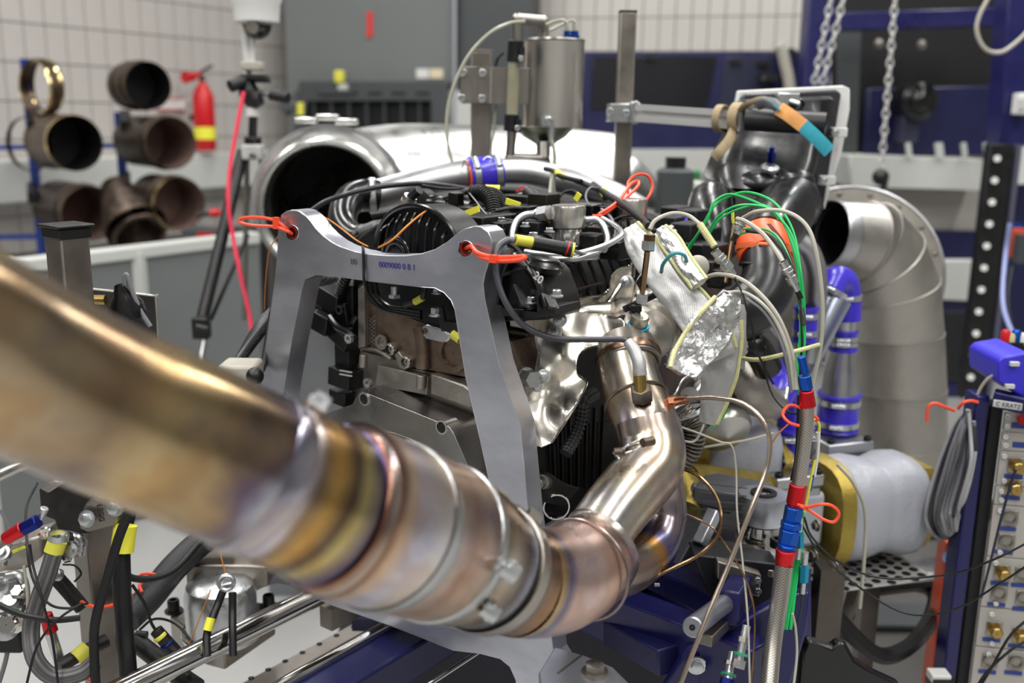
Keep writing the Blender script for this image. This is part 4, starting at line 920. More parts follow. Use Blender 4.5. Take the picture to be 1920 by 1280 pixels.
for x, y0, y1, w_ in ((790, 702, 728, 18), (682, 664, 688, 16)): part(eg, 'boss', MB().cyl(FP(x, y0, vb-.02), FP(x-1, y1, vb-.02), m2(x, y0, 1.55, w_)/2, 18), cast, bev=.001)
part(eg, 'corner_fold', MB().tube([FP(788, 612, vb-.002), FP(794, 650, vb-.004), FP(793, 690, vb-.006)], .012, 12), castd)
# freeze plugs, bolts
for (x, y, r_) in ((717, 641, .0125), (850, 662, .03)):
    part(eg, 'core_plug', MB().lathe([(0, r_), (.004, r_), (.004, r_*.7), (-.001, r_*.66), (-.001, .001)], FP(x, y, vb-.004), -EV, 24), castd if r_ > .02 else cast)
for (x, y) in ((738, 653), (768, 677)):
    part(eg, 'bolt_boss', MB().lathe([(0, .011), (.010, .010), (.012, .007)], FP(x, y, vb), -EV, 20), cast); part(eg, 'bolt', MB().sock(FP(x, y, vb-.008), -EV, .006), zinc)
part(eg, 'web', MB().prism([FP(x, y, vb-.008) for x, y in ((738, 664), (746, 658), (764, 680), (760, 694), (748, 690))], EV*.01), cast, bev=.002)
part(eg, 'oval_cover', MB().prism([FP(x, y, vb-.01) for x, y in ((787, 618), (792, 610), (800, 608), (834, 618), (843, 628), (842, 638), (834, 643), (795, 634), (788, 627))], EV*.012), zinc, bev=.003)
part(eg, 'oval_cover_screw', MB().sock(FP(796, 621, vb-.010), -EV, .005, .003), castd)
xh = MB()
for i in range(7):
    y = 592+i*7
    xh.bar(FP(690, y, vb-.001), FP(705, y+12, vb-.001), .0012, .0012, up=EV).bar(FP(705, y, vb-.001), FP(690, y+12, vb-.001), .0012, .0012, up=EV)
part(eg, 'knurl_pattern', xh, cast)
part(eg, 'rib', MB().tube([FP(680, 652, vb-.004), FP(710, 658, vb-.004), FP(735, 672, vb-.004)], .004, 8), cast)
# bell housing adapter
bo = [(671, 738), (676, 733), (690, 738), (832, 795), (842, 800), (850, 812), (858, 830), (880, 880), (902, 935), (925, 1020), (930, 1120), (600, 1010), (590, 800), (612, 775), (640, 765), (660, 758)]
arc = [FP(630+130*math.cos(a)*1.05+60, 960+160*math.sin(a), -.0) for a in [math.pi*2*i/30 for i in range(30)]]
ba_ob = part(eg, 'bell_adapter', MB().prism([FP(x, y, .035) for x, y in bo], EV*.062, [[FP(725+150*math.cos(2*math.pi*i/36)-15*math.sin(2*math.pi*i/36), 960+148*math.sin(2*math.pi*i/36)+40*math.cos(2*math.pi*i/36), .035) for i in range(36)]]), adapt, bev=.0015)
part(eg, 'flywheel', MB().lathe([(0, .001), (0, .1), (.01, .11)], FP(722, 965, .08), -EV, 40), steeld)
for x, y in ((683, 748), (828, 801)):
    part(ba_ob, 'dowel_hole', MB().lathe([(.03, .0088), (-.0012, .0088), (-.0012, .0108), (.002, .0108)], FP(x, y, .034), EV, 24), alu2); part(ba_ob, 'bore', MB().lathe([(.0, .001), (.0, .0082)], FP(x, y, .0342), EV, 20), dark)
part(eg, 'lower_block', MB().prism([FP(x, y, vb+.01) for x, y in ((655, 800), (960, 850), (985, 940), (975, 1010), (640, 900))], EV*.38), blk, bev=.003)
# exhaust side of the block, mostly black lower engine
def side(pts, u, th=.02): return MB().prism([UP(x, y, u) for x, y in pts], -EU*th)
part(eg, 'oil_pan', side(((1000, 850), (1030, 790), (1100, 740), (1180, 760), (1230, 860), (1250, 960), (1130, 985), (1010, 960)), .2, .3), blk, bev=.004)
for i in range(7): part(eg, 'pan_rib', MB().bar(UP(1035+i*16, 790-i*5, .206), UP(1040+i*14, 915, .206), .004, .006, up=EU), blk)
part(eg, 'corner_bracket', MB().prism([UP(x, y, .215) for x, y in ((1008, 890), (1030, 885), (1060, 905), (1090, 915), (1060, 950), (1012, 940))], -EU*.02), mat('dark_cast', S(80, 78, 76), .8, .4), bev=.003)
for x, y in ((1022, 903),): part(eg, 'pan_bolt', MB().cyl(UP(x-6, y, .23), UP(x+2, y+1, .2), .011, 14).sock(UP(x-7, y, .232), -EV, .009), cast)
part(eg, 'breather_ring', MB().tor(UP(1043, 950, .22), EU-EV, .02, .002, 24, 6), chrome)
part(eg, 'side_conduit', MB().corr([UP(1115, 738, .225), UP(1095, 752, .23), UP(1090, 780, .23), UP(1080, 815, .23), UP(1060, 850, .23)], .009, .007), gweave, label='silver wrapped conduit')
part(eg, 'side_block', side(((990, 625), (1010, 605), (1050, 580), (1250, 520), (1360, 500), (1360, 700), (1230, 860), (1010, 860), (992, 760)), .17, .12), castd, bev=.004)
part(eg, 'shadow_panel', side(((1060, 655), (1135, 640), (1150, 700), (1150, 790), (1050, 800), (1040, 740)), .205, .03), mat('shadow_black', S(24, 23, 22), .2, .5), bev=.003)  # added black panel: its colour stands in for the shadow beside the turbo
part(eg, 'front_pad', side(((1003, 586), (1015, 584), (1044, 577), (1047, 596), (1030, 612), (1006, 622)), .205, .05), cast, bev=.003)
# cam cover: long black body
vt = .06
ctop = E0.z+.012
def cover_ring(v, k=1.0):                       # cross-section in the u-w plane
    prof = [(-.165, -.075), (-.165, -.02), (-.15, .01), (-.11, .034), (-.04, .04), (.03, .037), (.085, .028), (.13, .012), (.165, -.02), (.185, -.055), (.19, -.085)]
    c = E0+EV*v; c.z = E0.z
    return [V((c.x, c.y, 0))+EU*a*k+Z*(c.z-.02+b*k) for a, b in prof]
CV = []
for v, k in ((.10, .95), (.105, 1.0), (.30, 1.0), (.48, .99), (.66, .97), (.665, .93)): CV.append(cover_ring(v, k))
cc_ob = part(eg, 'cam_cover', MB().loft(CV), blk, smooth=35, bev=.002)
for i in range(9):
    v = .16+i*.055; pr = [V(p)+Z*.003 for p in cover_ring(v)[2:9]]
    part(cc_ob, 'cover_rib', MB().tube(pr, .0045, 6, res=3), blk)
for i in range(9):
    v = .22+i*.03; c = cover_ring(v); part(cc_ob, 'side_rib', MB().tube([c[8], c[9], c[10]], .004, 6), blkg)
part(eg, 'cover_seam', MB().bar(UP(990, 568, .197), UP(1130, 530, .197), .003, .003), mat('edge_dark', S(60, 60, 64), .2, .4))
# domed rear ribbed cover seen in the dip of the plate
def dome(c, ru, rw, depth, ribs, nm):
    R = []
    for j, (h, k) in enumerate(((0, .98), (-.012, .98), (-.012, 1.03), (0, 1.03), (.05, 1.0))):
        R.append([c+EV*h+EU*(ru*k*math.cos(math.pi*i/20))+Z*(rw*k*math.sin(math.pi*i/20)) for i in range(21)]+[c+EV*h-Z*.05-EU*ru*.9, c+EV*h-Z*.05+EU*ru*.9])
    part(eg, nm, MB().rings(R, caps=True), blk)
dc = FP(792, 470, .075)
dome(dc, .083, .068, .05, 6, 'rear_dome')
arcp = [dc-EV*.014+EU*(.084*math.cos(math.pi*i/18))+Z*(.069*math.sin(math.pi*i/18)) for i in range(19)]
part(eg, 'dome_lip', MB().tube(arcp, .004, 8, res=2), blkg)
for k in range(9):
    a = -.066+k*.0165; h = .064*math.sqrt(max(0, 1-(a/.083)**2))
    part(eg, 'dome_rib', MB().tube([dc+EU*a+Z*-.03-EV*.03, dc+EU*a*.95+Z*h*.55-EV*.026, dc+EU*a*.9+Z*h*.9-EV*.014], .0028, 6), blkg)
part(eg, 'bearing_ring', MB().tor(FP(742, 478, .03), EV, .026, .003, 28, 8).tor(FP(742, 478, .028), EV, .018, .0025, 28, 8).lathe([(0, .001), (0, .012)], FP(742, 478, .03), EV, 20), blkg)
# lower lip covers right of the plate: the big black arch with white marking
ar = FP(968, 545, .03)
arch = []
for i in range(13):
    a = math.radians(175-i*13); arch.append(FP(968+46*math.cos(a)*1.0+12, 548-62*math.sin(a)+max(0, i-8)*6, .03))
ac_ob = part(eg, 'arch_cover', MB().prism([FP(x, y, .04) for x, y in ((925, 575), (935, 520), (945, 492), (962, 480), (985, 490), (1008, 515), (1022, 550), (1030, 585), (1028, 600), (930, 602))], EV*.08), blk, bev=.004)
part(eg, 'arch_lip', MB().tube([FP(x, y, .035) for x, y in ((938, 560), (943, 520), (955, 488), (972, 484), (996, 505), (1012, 535), (1022, 572))], .0085, 10, flat=.7), blkg)
part(eg, 'arch_floor', MB().prism([FP(x, y, .0) for x, y in ((935, 575), (975, 580), (1040, 575), (1042, 590), (1000, 597), (940, 592))], EV*.06), blk, bev=.003)
for a, b in (((948, 515), (938, 572)), ((948, 515), (980, 502)), ((968, 535), (985, 578)), ((1002, 545), (1005, 578)), ((1012, 548), (1018, 578)), ((1022, 553), (1030, 578)), ((1030, 560), (1038, 578))):
    part(ac_ob, 'arch_rib', MB().bar(FP(*a, .01), FP(*b, .0), .004, .016, up=EV), blkg)
text(eg, 'cover_mark', '20', FP(1009, 521, .0), (FP(1020, 530, 0)-FP(1005, 515, 0)), Z+EU*.6, .016, white)
for x, y, pl_ in ((996, 568, .0), (1044, 556, -.035)): part(eg, 'cover_bolt', MB().hexb(FP(x, y, pl_), Z, .006, .008), zinc)
part(eg, 'oil_cap', MB().lathe([(0, .028), (.008, .03), (.014, .022), (.014, .001)], FP(1016, 503, .06), Z+EU*.2, 26), blkg)
for (x, y, v) in ((1000, 445, .12), (820, 550, .09)): part(eg, 'cover_screw', MB().hexb(FP(x, y, v), Z, .007), zinc)
# pockets below the crossbar (black area with sensors)
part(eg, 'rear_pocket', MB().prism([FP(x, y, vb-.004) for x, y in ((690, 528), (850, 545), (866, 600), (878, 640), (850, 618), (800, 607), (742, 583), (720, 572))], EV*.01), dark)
for i in range(3): part(eg, 'pocket_pipe', MB().tube([FP(684+i*9, 520, .07), FP(692+i*9, 555, .07), FP(716+i*7, 578-i*2, .068), FP(752, 588-i*5, .066), FP(790, 596-i*6, .066)], .0032, 8), blkg)
part(eg, 'stud', MB().cyl(FP(740, 537, .06), FP(740, 552, .06), .006, 12).cyl(FP(740, 552, .06), FP(740, 558, .06), .01, hexa=True), zinc)
part(eg, 'yellow_plug', MB().tube([FP(778, 566, .05), FP(792, 558, .05)], .0055, 10), yel, label='yellow plug'); part(eg, 'plug_boot', MB().tube([FP(760, 572, .055), FP(778, 566, .05)], .005, 8).tube([FP(792, 558, .05), FP(796, 545, .05), FP(795, 530, .06)], .004), blk)
part(eg, 'sensor_screw', MB().hexb(FP(817, 592, .07), Z, .008, .012), zinc)
part(eg, 'sensor', MB().box(FP(852, 612, .07), EU*.016, EV*.01, Z*.008).cyl(FP(825, 575, .075), FP(835, 620, .075), .006), blk, bev=.002)
part(eg, 'yellow_boot', MB().tube([FP(849, 626, .06), FP(864, 637, .06)], .0075, 10), yel, label='yellow boot')
# left harness connectors on the intake side
hc = thing('wiring_connectors', 'cluster of black plastic wiring connectors left of the cylinder head', 'connector')
def cb_(x, y, v, a, b, c, m=blk, nm='connector', rot=0):
    ax_, az_ = EU*math.cos(rot)+Z*math.sin(rot), Z*math.cos(rot)-EU*math.sin(rot)
    return part(hc, nm, MB().box(FP(x, y, v), ax_*a, EV*c, az_*b), m, bev=.002)
cb_(628, 562, .10, .024, .017, .02, rot=-.3); cb_(612, 603, .08, .02, .016, .02, rot=-.25); cb_(640, 628, .09, .03, .012, .015, rot=-.5); cb_(655, 600, .11, .016, .03, .02, rot=.25)
cb_(650, 706, .09, .025, .016, .02, rot=-.1); cb_(647, 742, .1, .02, .012, .02, rot=-.1); cb_(652, 660, .1, .017, .04, .015); cb_(668, 575, .12, .012, .04, .02, m=dark)
for x, y in ((657, 634), (692, 717), (640, 580)): part(hc, 'collar', MB().lathe([(0, .004), (0, .008), (.006, .008), (.006, .004)], FP(x, y, .065), -EV, 16), zinc if x != 640 else blkg)
for p in (((600, 588), (588, 586)), ): part(hc, 'lead_boot', MB().corr([FP(610, 600, .08), FP(598, 590, .075), FP(585, 588, .07)], .008, .005), blk)
for (a, b, w_) in (((640, 520, 638), 0, 0),): pass
part(hc, 'conduit', MB().corr([FP(652, 512, .09), FP(644, 530, .09), FP(638, 550, .095)], .009, .006), blk)
part(hc, 'arm', MB().tube([FP(618, 594, .07), FP(632, 612, .065), FP(650, 622, .07), FP(664, 634, .07)], .006, 8), blkg)
part(hc, 'arm', MB().tube([FP(668, 592, .09), FP(656, 614, .085), FP(648, 640, .09), FP(646, 690, .09)], .005, 8), blkg)
for i, y in enumerate((694, 701)): part(hc, 'latch', MB().bar(FP(637, y, .068), FP(660, y+4, .068), .002, .002), plast)
# top of the engine: fuel pumps
def fuelpump(label, px, py, v, w_, s=1.0):
    t = thing('fuel_pump', label, 'pump', 'steel fuel pumps on the cam cover'); top = FP(px, py, v); Yt = top.y; r = m2(px, py, Yt, w_)/2; h = r*2.75
    b = top-Z*h
    part(t, 'flange', MB().prism([b+EU*(r*1.75*math.cos(a)*(1.25 if abs(math.cos(a)) > .7 else 1))+EV*(r*1.1*math.sin(a)) for a in [2*math.pi*i/26 for i in range(26)]], -Z*.006), alub, bev=.0015)
    part(t, 'body', MB().lathe([(-.002, r*.72), (h*.12, r*.72), (h*.14, r*.86), (h*.5, r*.86), (h*.52, r*1.0)], b, Z, 36), chrome)
    part(t, 'cap', MB().lathe([(h*.52, r*1.0), (h*.55, r*1.03), (h*.93, r*1.03), (h*.99, r*.97), (h, r*.85), (h, .001)], b, Z, 40), stain)
    part(t, 'groove', MB().tor(b+Z*h*.53, Z, r*1.0, .0012, 40, 6), dark)
    for k in range(5):
        a = math.radians(-170+k*38); part(t, 'flat', MB().box(b+Z*h*.32+(EU*math.cos(a)+EV*math.sin(a))*r*.84, (EU*math.cos(a)+EV*math.sin(a))*.002, (EV*math.cos(a)-EU*math.sin(a))*r*.14, Z*h*.14), chrome)
    part(t, 'bolt', MB().hexb(b-EU*r*1.55, Z, r*.3).hexb(b+EU*r*1.55, Z, r*.3), zinc)
    return t, b, r, h
t1, b1, r1, h1 = fuelpump('large round steel fuel pump standing on the near cam cover', 1066, 384, .22, 64)
part(t1, 'inlet_port', MB().cyl(b1+Z*h1*.62-EU*r1*.9-EV*.004, b1+Z*h1*.62-EU*r1*1.25-EV*.006, r1*.42, 20).cyl(b1+Z*h1*.62-EU*r1*1.25, b1+Z*h1*.62-EU*r1*1.6, r1*.4, hexa=True), brass)
part(t1, 'union_nut', MB().cyl(FP(1030, 398, .2), FP(1013, 401, .2), .0125, hexa=True).cyl(FP(1013, 401, .2), FP(1006, 402, .2), .009), alub)
t2, b2, r2, h2 = fuelpump('second steel fuel pump further back on the cam cover', 1186, 372, .42, 54)
solo('fuel_line', 'bent steel fuel line leaving the near pump to the left', 'pipe', MB().tube([FP(1010, 401, .2), FP(988, 403, .19), FP(972, 412, .18), FP(963, 430, .17), FP(961, 452, .16)], .0062, 12), alub)
solo('fuel_line', 'steel fuel line running along the front of the cam cover', 'pipe', MB().tube([FP(985, 472, .10), FP(1010, 476, .10), FP(1040, 478, .1), FP(1080, 476, .12), FP(1130, 462, .16), FP(1158, 448, .2), FP(1166, 438, .22), FP(1156, 425, .25), FP(1130, 410, .28)], .0045, 10), alub)
solo('fuel_line', 'second steel fuel line just under the first along the cam cover', 'pipe', MB().tube([FP(988, 482, .095), FP(1015, 486, .095), FP(1050, 486, .095), FP(1085, 484, .11), FP(1120, 474, .15)], .0042, 10), alub)
solo('fuel_line', 'steel line arching down behind the near fuel pump on its right', 'pipe', MB().tube([FP(1098, 412, .24), FP(1118, 412, .25), FP(1132, 425, .25), FP(1140, 450, .23), FP(1132, 468, .2)], .0055, 10), alub)
# clutter on top of the cover
ch = thing('wiring_rail', 'long black plastic wiring rail with connectors lying on top of the engine', 'wiring rail')
part(ch, 'tray', MB().box(FP(960, 405, .30), EU*.05, EV*.14, Z*.012), blk, bev=.003)
part(ch, 'intake_cap', MB().tube([FP(812, 388, .28), FP(850, 392, .28), FP(885, 400, .28)], .022, 16), blkg)
part(ch, 'throttle_body', MB().box(FP(900, 408, .26), EU*.03, EV*.03, Z*.02), blk, bev=.004)
part(ch, 'round_cap', MB().lathe([(0, .03), (.02, .03), (.024, .02), (.024, .001)], FP(800, 385, .3), -EV, 24), rub)
for i, (x, y, v, a, b, c) in enumerate(((855, 376, .24, .01, .014, .01), (930, 428, .2, .03, .012, .02), (1000, 425, .2, .024, .01, .02), (985, 405, .28, .02, .018, .02), (1020, 380, .33, .02, .016, .02), (1120, 440, .3, .02, .015, .02), (1100, 395, .4, .024, .012, .02), (1140, 400, .42, .02, .014, .02), (975, 380, .36, .03, .014, .02), (1150, 465, .28, .03, .014, .03), (1110, 455, .25, .02, .014, .02), (905, 440, .16, .03, .01, .02))):
    part(ch, 'connector', MB().box(FP(x, y, v), EU*a, EV*c, Z*b), blk if i % 3 else blkg, bev=.002)
for i, (x, y, v) in enumerate(((985, 425, .17), (940, 415, .2), (1030, 435, .15), (880, 420, .18), (1105, 425, .25), (1005, 408, .22), (925, 405, .24))):
    part(ch, 'screw', MB().hexb(FP(x, y, v), Z, .006), zinc)
for i in range(7): part(ch, 'rib', MB().bar(FP(915+i*9, 405, .24), FP(950+i*9, 392, .3), .003, .01), blkg)
solo('conduit', 'fat black corrugated conduit arching behind the yellow paper tag', 'conduit', MB().corr([FP(885, 362, .27), FP(905, 362, .27), (FP(922, 378, .26)), FP(928, 408, .24)], .0125, .0055, depth=.12), rub)
solo('conduit', 'second black corrugated conduit beside the fat one', 'conduit', MB().corr([FP(908, 360, .3), FP(930, 366, .3), FP(948, 388, .29), FP(950, 412, .27)], .010, .005, depth=.12), rub)
# injector-like sensor by the dome
sn = thing('oxygen_sensor', 'steel hex-bodied sensor standing behind the ribbed dome with a grey boot', 'sensor')
part(sn, 'hex', MB().cyl(FP(762, 388, .14), FP(766, 376, .14), .014, hexa=True).cyl(FP(758, 400, .14), FP(762, 388, .14), .010).cyl(FP(766, 376, .14), FP(770, 368, .14), .011), steel)
part(sn, 'boot', MB().cyl(FP(770, 370, .14), FP(786, 356, .14), .0075, 12), blk)
ip = thing('igniter_post', 'black sensor stub lying flat left of the ribbed dome', 'sensor'); part(ip, 'body', MB().cyl(FP(700, 405, .12), FP(745, 398, .13), .007, 12), blk); part(ip, 'tip', MB().cyl(FP(745, 398, .13), FP(752, 398, .13), .005, 10), zinc)
# yellow tags
for i, (x, y, v, r_) in enumerate(((885, 396, .17, .35), (962, 381, .27, -.2), (1083, 369, .36, 1.0), (1016, 352, .4, 0))):
    if i == 3: continue
    solo('paper_tag', ('small yellow paper tag hanging on the corrugated conduit', 'yellow paper tag lying between the connectors behind the steel line', 'little yellow tag behind the near fuel pump')[i], 'tag', MB().box(FP(x, y, v), (EU*math.cos(r_)+Z*math.sin(r_))*(.015 if i < 2 else .007), EV*.001, (Z*math.cos(r_)-EU*math.sin(r_))*.005), yelp)
# ---------------- heat shields and brackets on the exhaust side
hs = thing('heat_shield', 'bright pressed steel heat shield bent round the exhaust side of the engine', 'heat shield')
ol = [(1000, 598), (1030, 585), (1062, 576), (1090, 585), (1130, 588), (1165, 596), (1173, 606), (1168, 622), (1130, 645), (1102, 652), (1085, 668), (1083, 700), (1098, 712), (1100, 722), (1080, 760), (1058, 795), (1034, 830), (1015, 838), (994, 830), (987, 810), (984, 780), (976, 745), (982, 705), (1003, 700), (1008, 660), (1000, 630)]
def hsf(x, y):
    Yb = 1.385-(x-1050)*.0002-(y-700)*.0005
    b = .010*math.sin((x-1000)*.035)*math.cos((y-620)*.022)+.006*noise.noise(V((x*.02, y*.02, 3)))+.014*math.exp(-((x-1055)**2+(y-770)**2)/700)
    if x+y > 1850: b -= .0
    return at(x, y, Yb-b)
part(hs, 'sheet', MB().sheet(ol, hsf, 5), shieldm, sol=.0015, smooth=50)
part(hs, 'edge', MB().tube([hsf(x, y)-Yv*.001 for x, y in ol[6:17]], .0014, 6, res=3), chrome)
part(hs, 'pressed_box', MB().prism([at(x, y, 1.375) for x, y in ((1000, 764), (1040, 760), (1052, 776), (1035, 800), (1000, 790))], Yv*.02), shieldm, bev=.006)
ol2 = [(990, 600), (1030, 585), (1070, 566), (1100, 556), (1130, 552), (1142, 540), (1146, 515), (1160, 503), (1178, 499), (1185, 488), (1190, 492), (1188, 520), (1200, 545), (1180, 560), (1150, 570), (1120, 580), (1060, 590), (1000, 606)]
def hsf2(x, y): return at(x, y, 1.43+(x-990)*.00065-.008*noise.noise(V((x*.04, y*.04, 9))))
part(hs, 'shield_sheet', MB().sheet(ol2, hsf2, 7), shieldm, sol=.0015, smooth=50)
part(hs, 'sheet_edge', MB().tube([hsf2(x, y)-Yv*.003 for x, y in ol2[:12]], .0016, 6, res=3), chrome)
for i, (x, y, Yq) in enumerate(((1020, 705, 1.37), (1008, 722, 1.37), (1176, 528, 1.5), (1050, 600, 1.36), (1040, 625, 1.37))):
    part(hs, 'bolt', MB().hexb(at(x, y, Yq), V((-.3, -1, .3)), .0075), zinc)
so = thing('oil_fitting', 'shiny hexagonal plug left of the heat shield, beside the right leg of the plate', 'fitting')
part(so, 'plug', MB().cyl(at(985, 706, 1.40), at(1002, 712, 1.36), .0125, hexa=True).cyl(at(960, 700, 1.46), at(988, 706, 1.40), .014, 16), zinc)
part(so, 'elbow', MB().tube(P3([(985, 730, 1.39), (975, 738, 1.38), (982, 750, 1.37), (990, 745, 1.37)]), .006, 10), zinc)
# ---------------- turbocharger
tu = thing('turbocharger', 'rounded steel turbine housing with a clamp ring at the head of the exhaust downpipe', 'turbocharger')
tcn = at(1198, 628, 1.45)
part(tu, 'turbine_housing', MB().ball(tcn, .047, 32, 20, sc=(1.12, 1, .92)), cast)
part(tu, 'scroll', MB().tube(P3([(1148, 606, 1.49), (1172, 594, 1.48), (1208, 594, 1.48), (1240, 615, 1.49), (1250, 650, 1.5)]), [.022, .028, .03, .028, .02], 18), cast)
part(tu, 'sheet_cover', MB().tube(P3([(1080, 600, 1.47), (1110, 592, 1.46), (1150, 590, 1.45)]), .02, 16), shieldm)
pax = (at(1170, 668, 1.40)-at(1192, 770, 1.335)).normalized()
ro = at(1178, 672, 1.395)
part(tu, 'clamp_ring', MB().lathe([(-.006, .043), (-.006, .047), (.0, .0485), (.006, .047), (.006, .043)], ro, pax, 44, closed=True), mat('ring_brown', S(150, 122, 104), 1, .28, .2, 20))
part(tu, 'clamp_ring_inner', MB().tor(ro-pax*.008, pax, .0425, .004, 44, 10), steeld)
part(tu, 'outlet_flange', MB().lathe([(.004, .046), (.014, .044), (.03, .040)], ro, pax, 40), steeld)
part(tu, 'bearing_housing', MB().lathe([(0, .036), (.02, .03), (.04, .03), (.06, .05)], at(1232, 618, 1.50), V((.75, .6, .1)), 30), cast)
cr_ = at(1262, 590, 1.56); cax = V((.75, -.45, .15)).normalized()
part(tu, 'compressor_ring', MB().lathe([(-.01, .05), (0, .052), (.012, .052), (.014, .044)], cr_, cax, 36), cast)
part(tu, 'compressor_housing', MB().ball(cr_-cax*.02, .05, sc=(1, 1, 1)), cast)
uc, vc = perp(cax)
for i in range(12):
    a = 2*math.pi*i/12; part(tu, 'housing_bolt', MB().hexb(cr_+cax*.01+(uc*math.cos(a)+vc*math.sin(a))*.045, cax, .0048), zinc)
for i in range(5): part(tu, 'ring_bolt', MB().hexb(at(1262-i*2, 610+i*17, 1.5-.008*i), V((-.6, -1, .2)), .006), zinc)
part(tu, 'cap_plug', MB().lathe([(0, .013), (.01, .014), (.014, .012), (.014, .001)], at(1197, 606, 1.40), V((.1, -.45, 1)), 22), mat('plug_top', S(190, 186, 170), .9, .35, .3, 60))
part(tu, 'cap_collar', MB().tor(at(1197, 611, 1.40), V((.1, -.45, 1)), .013, .003, 22, 8), cyan)
part(tu, 'inlet_stub', MB().cyl(at(1225, 560, 1.52), at(1222, 590, 1.5), .014, 18), cast)
part(tu, 'wing_bracket', MB().tube(P3([(1163, 535, 1.5), (1150, 555, 1.48), (1138, 575, 1.46), (1130, 590, 1.45)]), .004, 8), chrome)
for x0, y0, x1, y1 in ((1170, 580, 1245, 545), (1160, 600, 1185, 588)): part(tu, 'actuator_rod', MB().bar(at(x0, y0, 1.42), at(x1, y1, 1.45), .006, .008), blk)
part(tu, 'actuator_clip', MB().tube(P3([(1180, 580, 1.405), (1188, 574, 1.40), (1198, 582, 1.40), (1190, 588, 1.40), (1182, 584, 1.405)]), .003, 6).box(at(1192, 578, 1.40), X*.008, Yv*.004, Z*.004), blkg, bev=.001)
part(tu, 'actuator_lug', MB().lathe([(0, .009), (.008, .009), (.01, .006), (.01, .001)], at(1247, 545, 1.44), V((-.2, -1, .4)), 18), zinc)
for i, (x0, y0, x1, y1) in enumerate(((1262, 545, 1285, 640), (1268, 545, 1292, 642), (1275, 548, 1298, 635))): part(tu, 'oil_line', MB().tube(P3([(x0, y0, 1.5), ((x0+x1)/2-2, (y0+y1)/2, 1.48), (x1, y1, 1.47)]), .003, 8), bronze)
part(tu, 'probe', MB().cyl(at(1218, 440, 1.37), at(1216, 470, 1.37), .0085, hexa=True).cyl(at(1214, 470, 1.37), at(1203, 560, 1.40), .0042, 12), bronze, label='bronze probe stem')
part(tu, 'probe_nut', MB().cyl(at(1216, 452, 1.365), at(1215, 468, 1.365), .0095, hexa=True), zinc); part(tu, 'probe_foot', MB().cyl(at(1204, 548, 1.395), at(1203, 565, 1.40), .009, hexa=True), zinc)
part(tu, 'pressure_wire', MB().tube(P3([(1204, 510, 1.40), (1192, 530, 1.41), (1186, 560, 1.44), (1176, 585, 1.45)]), .0013, 6), chrome)
# ================================================================ EXHAUST
ex = thing('exhaust_pipe', 'heat-tinted exhaust downpipe and fat catalyst pipe sweeping across the foreground', 'exhaust pipe')
def ptube(nm, rows, m, n=48, res=8, cap=False, lab=None):
    P = [at(x, y, Y) for x, y, Y, w_ in rows]; R = [m2(x, y, Y, w_)/2 for x, y, Y, w_ in rows]
    return part(ex, nm, MB().tube(P, R, n, res=res, caps=cap, unorm=True), m, label=lab, smooth=70)
G = (236, 200, 128); PU_ = (140, 120, 150); BR = (158, 134, 106); SI = (206, 198, 188); BL = (128, 148, 190); RO = (196, 160, 150); DK = (104, 88, 78)
h_near = heat('tint_near_pipe', [(0, (180, 164, 140)), (.3, (184, 164, 134)), (.5, (158, 140, 118)), (.68, (206, 184, 140)), (.8, (170, 146, 112)), (.88, (128, 112, 122)), (.95, (176, 180, 194)), (1, (210, 188, 140))], .2, 9, .45)
h_cone = heat('tint_cone', [(0, (120, 104, 120)), (.12, (226, 220, 226)), (.22, BR), (.35, (210, 170, 100)), (.5, DK), (.62, (206, 190, 130)), (.74, (96, 90, 130)), (.86, (140, 96, 76)), (1, (190, 180, 176))], .24, 8, .16)
h_cat = heat('tint_cat', [(0, (150, 116, 96)), (.07, (222, 200, 180)), (.2, (206, 204, 222)), (.38, (236, 232, 230)), (.5, (206, 190, 180)), (.66, (186, 156, 140)), (.8, (206, 186, 176)), (.9, (186, 166, 146)), (1, (206, 204, 214))], .28, 7, .22)
h_out = heat('tint_cat_outlet', [(0, (140, 130, 120)), (.2, (196, 186, 170)), (.4, (110, 100, 96)), (.6, (196, 206, 226)), (.8, (140, 120, 110)), (1, (180, 140, 96))], .24, 8, .2)
h_col = heat('tint_collector', [(0, (214, 190, 130)), (.1, (130, 130, 170)), (.2, (222, 200, 200)), (.55, (236, 210, 204)), (.8, (216, 184, 170)), (1, (214, 212, 208))], .26, 7, .2)
h_dp = heat('tint_downpipe', [(0, (214, 206, 190)), (.2, (208, 206, 200)), (.4, (216, 206, 186)), (.6, (208, 196, 188)), (.8, (216, 208, 188)), (1, (200, 184, 180))], .25, 8, .35)
h_lo = heat('tint_lower_branch', [(0, (190, 180, 176)), (.35, (170, 160, 170)), (.5, (120, 130, 190)), (.58, (220, 176, 90)), (.7, (186, 176, 170)), (1, (196, 180, 170))], .25, 8, .2)
ptube('near_pipe', [(-330, 500, .54, 360), (-150, 582, .58, 350), (0, 665, .62, 336), (160, 745, .66, 322), (320, 815, .70, 312), (470, 882, .745, 302)], h_near, lab='gold-tinted near pipe')
ptube('weld_bead', [(466, 880, .745, 306), (470, 882, .746, 314), (478, 886, .749, 314), (482, 888, .75, 306)], heat('tint_weld', [(0, (150, 150, 176)), (.5, (226, 226, 236)), (1, (150, 140, 170))], .2))
ptube('cone', [(480, 887, .75, 302), (540, 913, .765, 298), (585, 935, .78, 300), (606, 943, .79, 314), (632, 952, .80, 328)], h_cone, lab='banded tint cone')
ptube('catalyst_body', [(628, 950, .80, 332), (665, 962, .815, 328), (706, 976, .832, 322), (765, 996, .868, 309), (819, 1014, .905, 297)], h_cat, lab='silvery catalyst body')
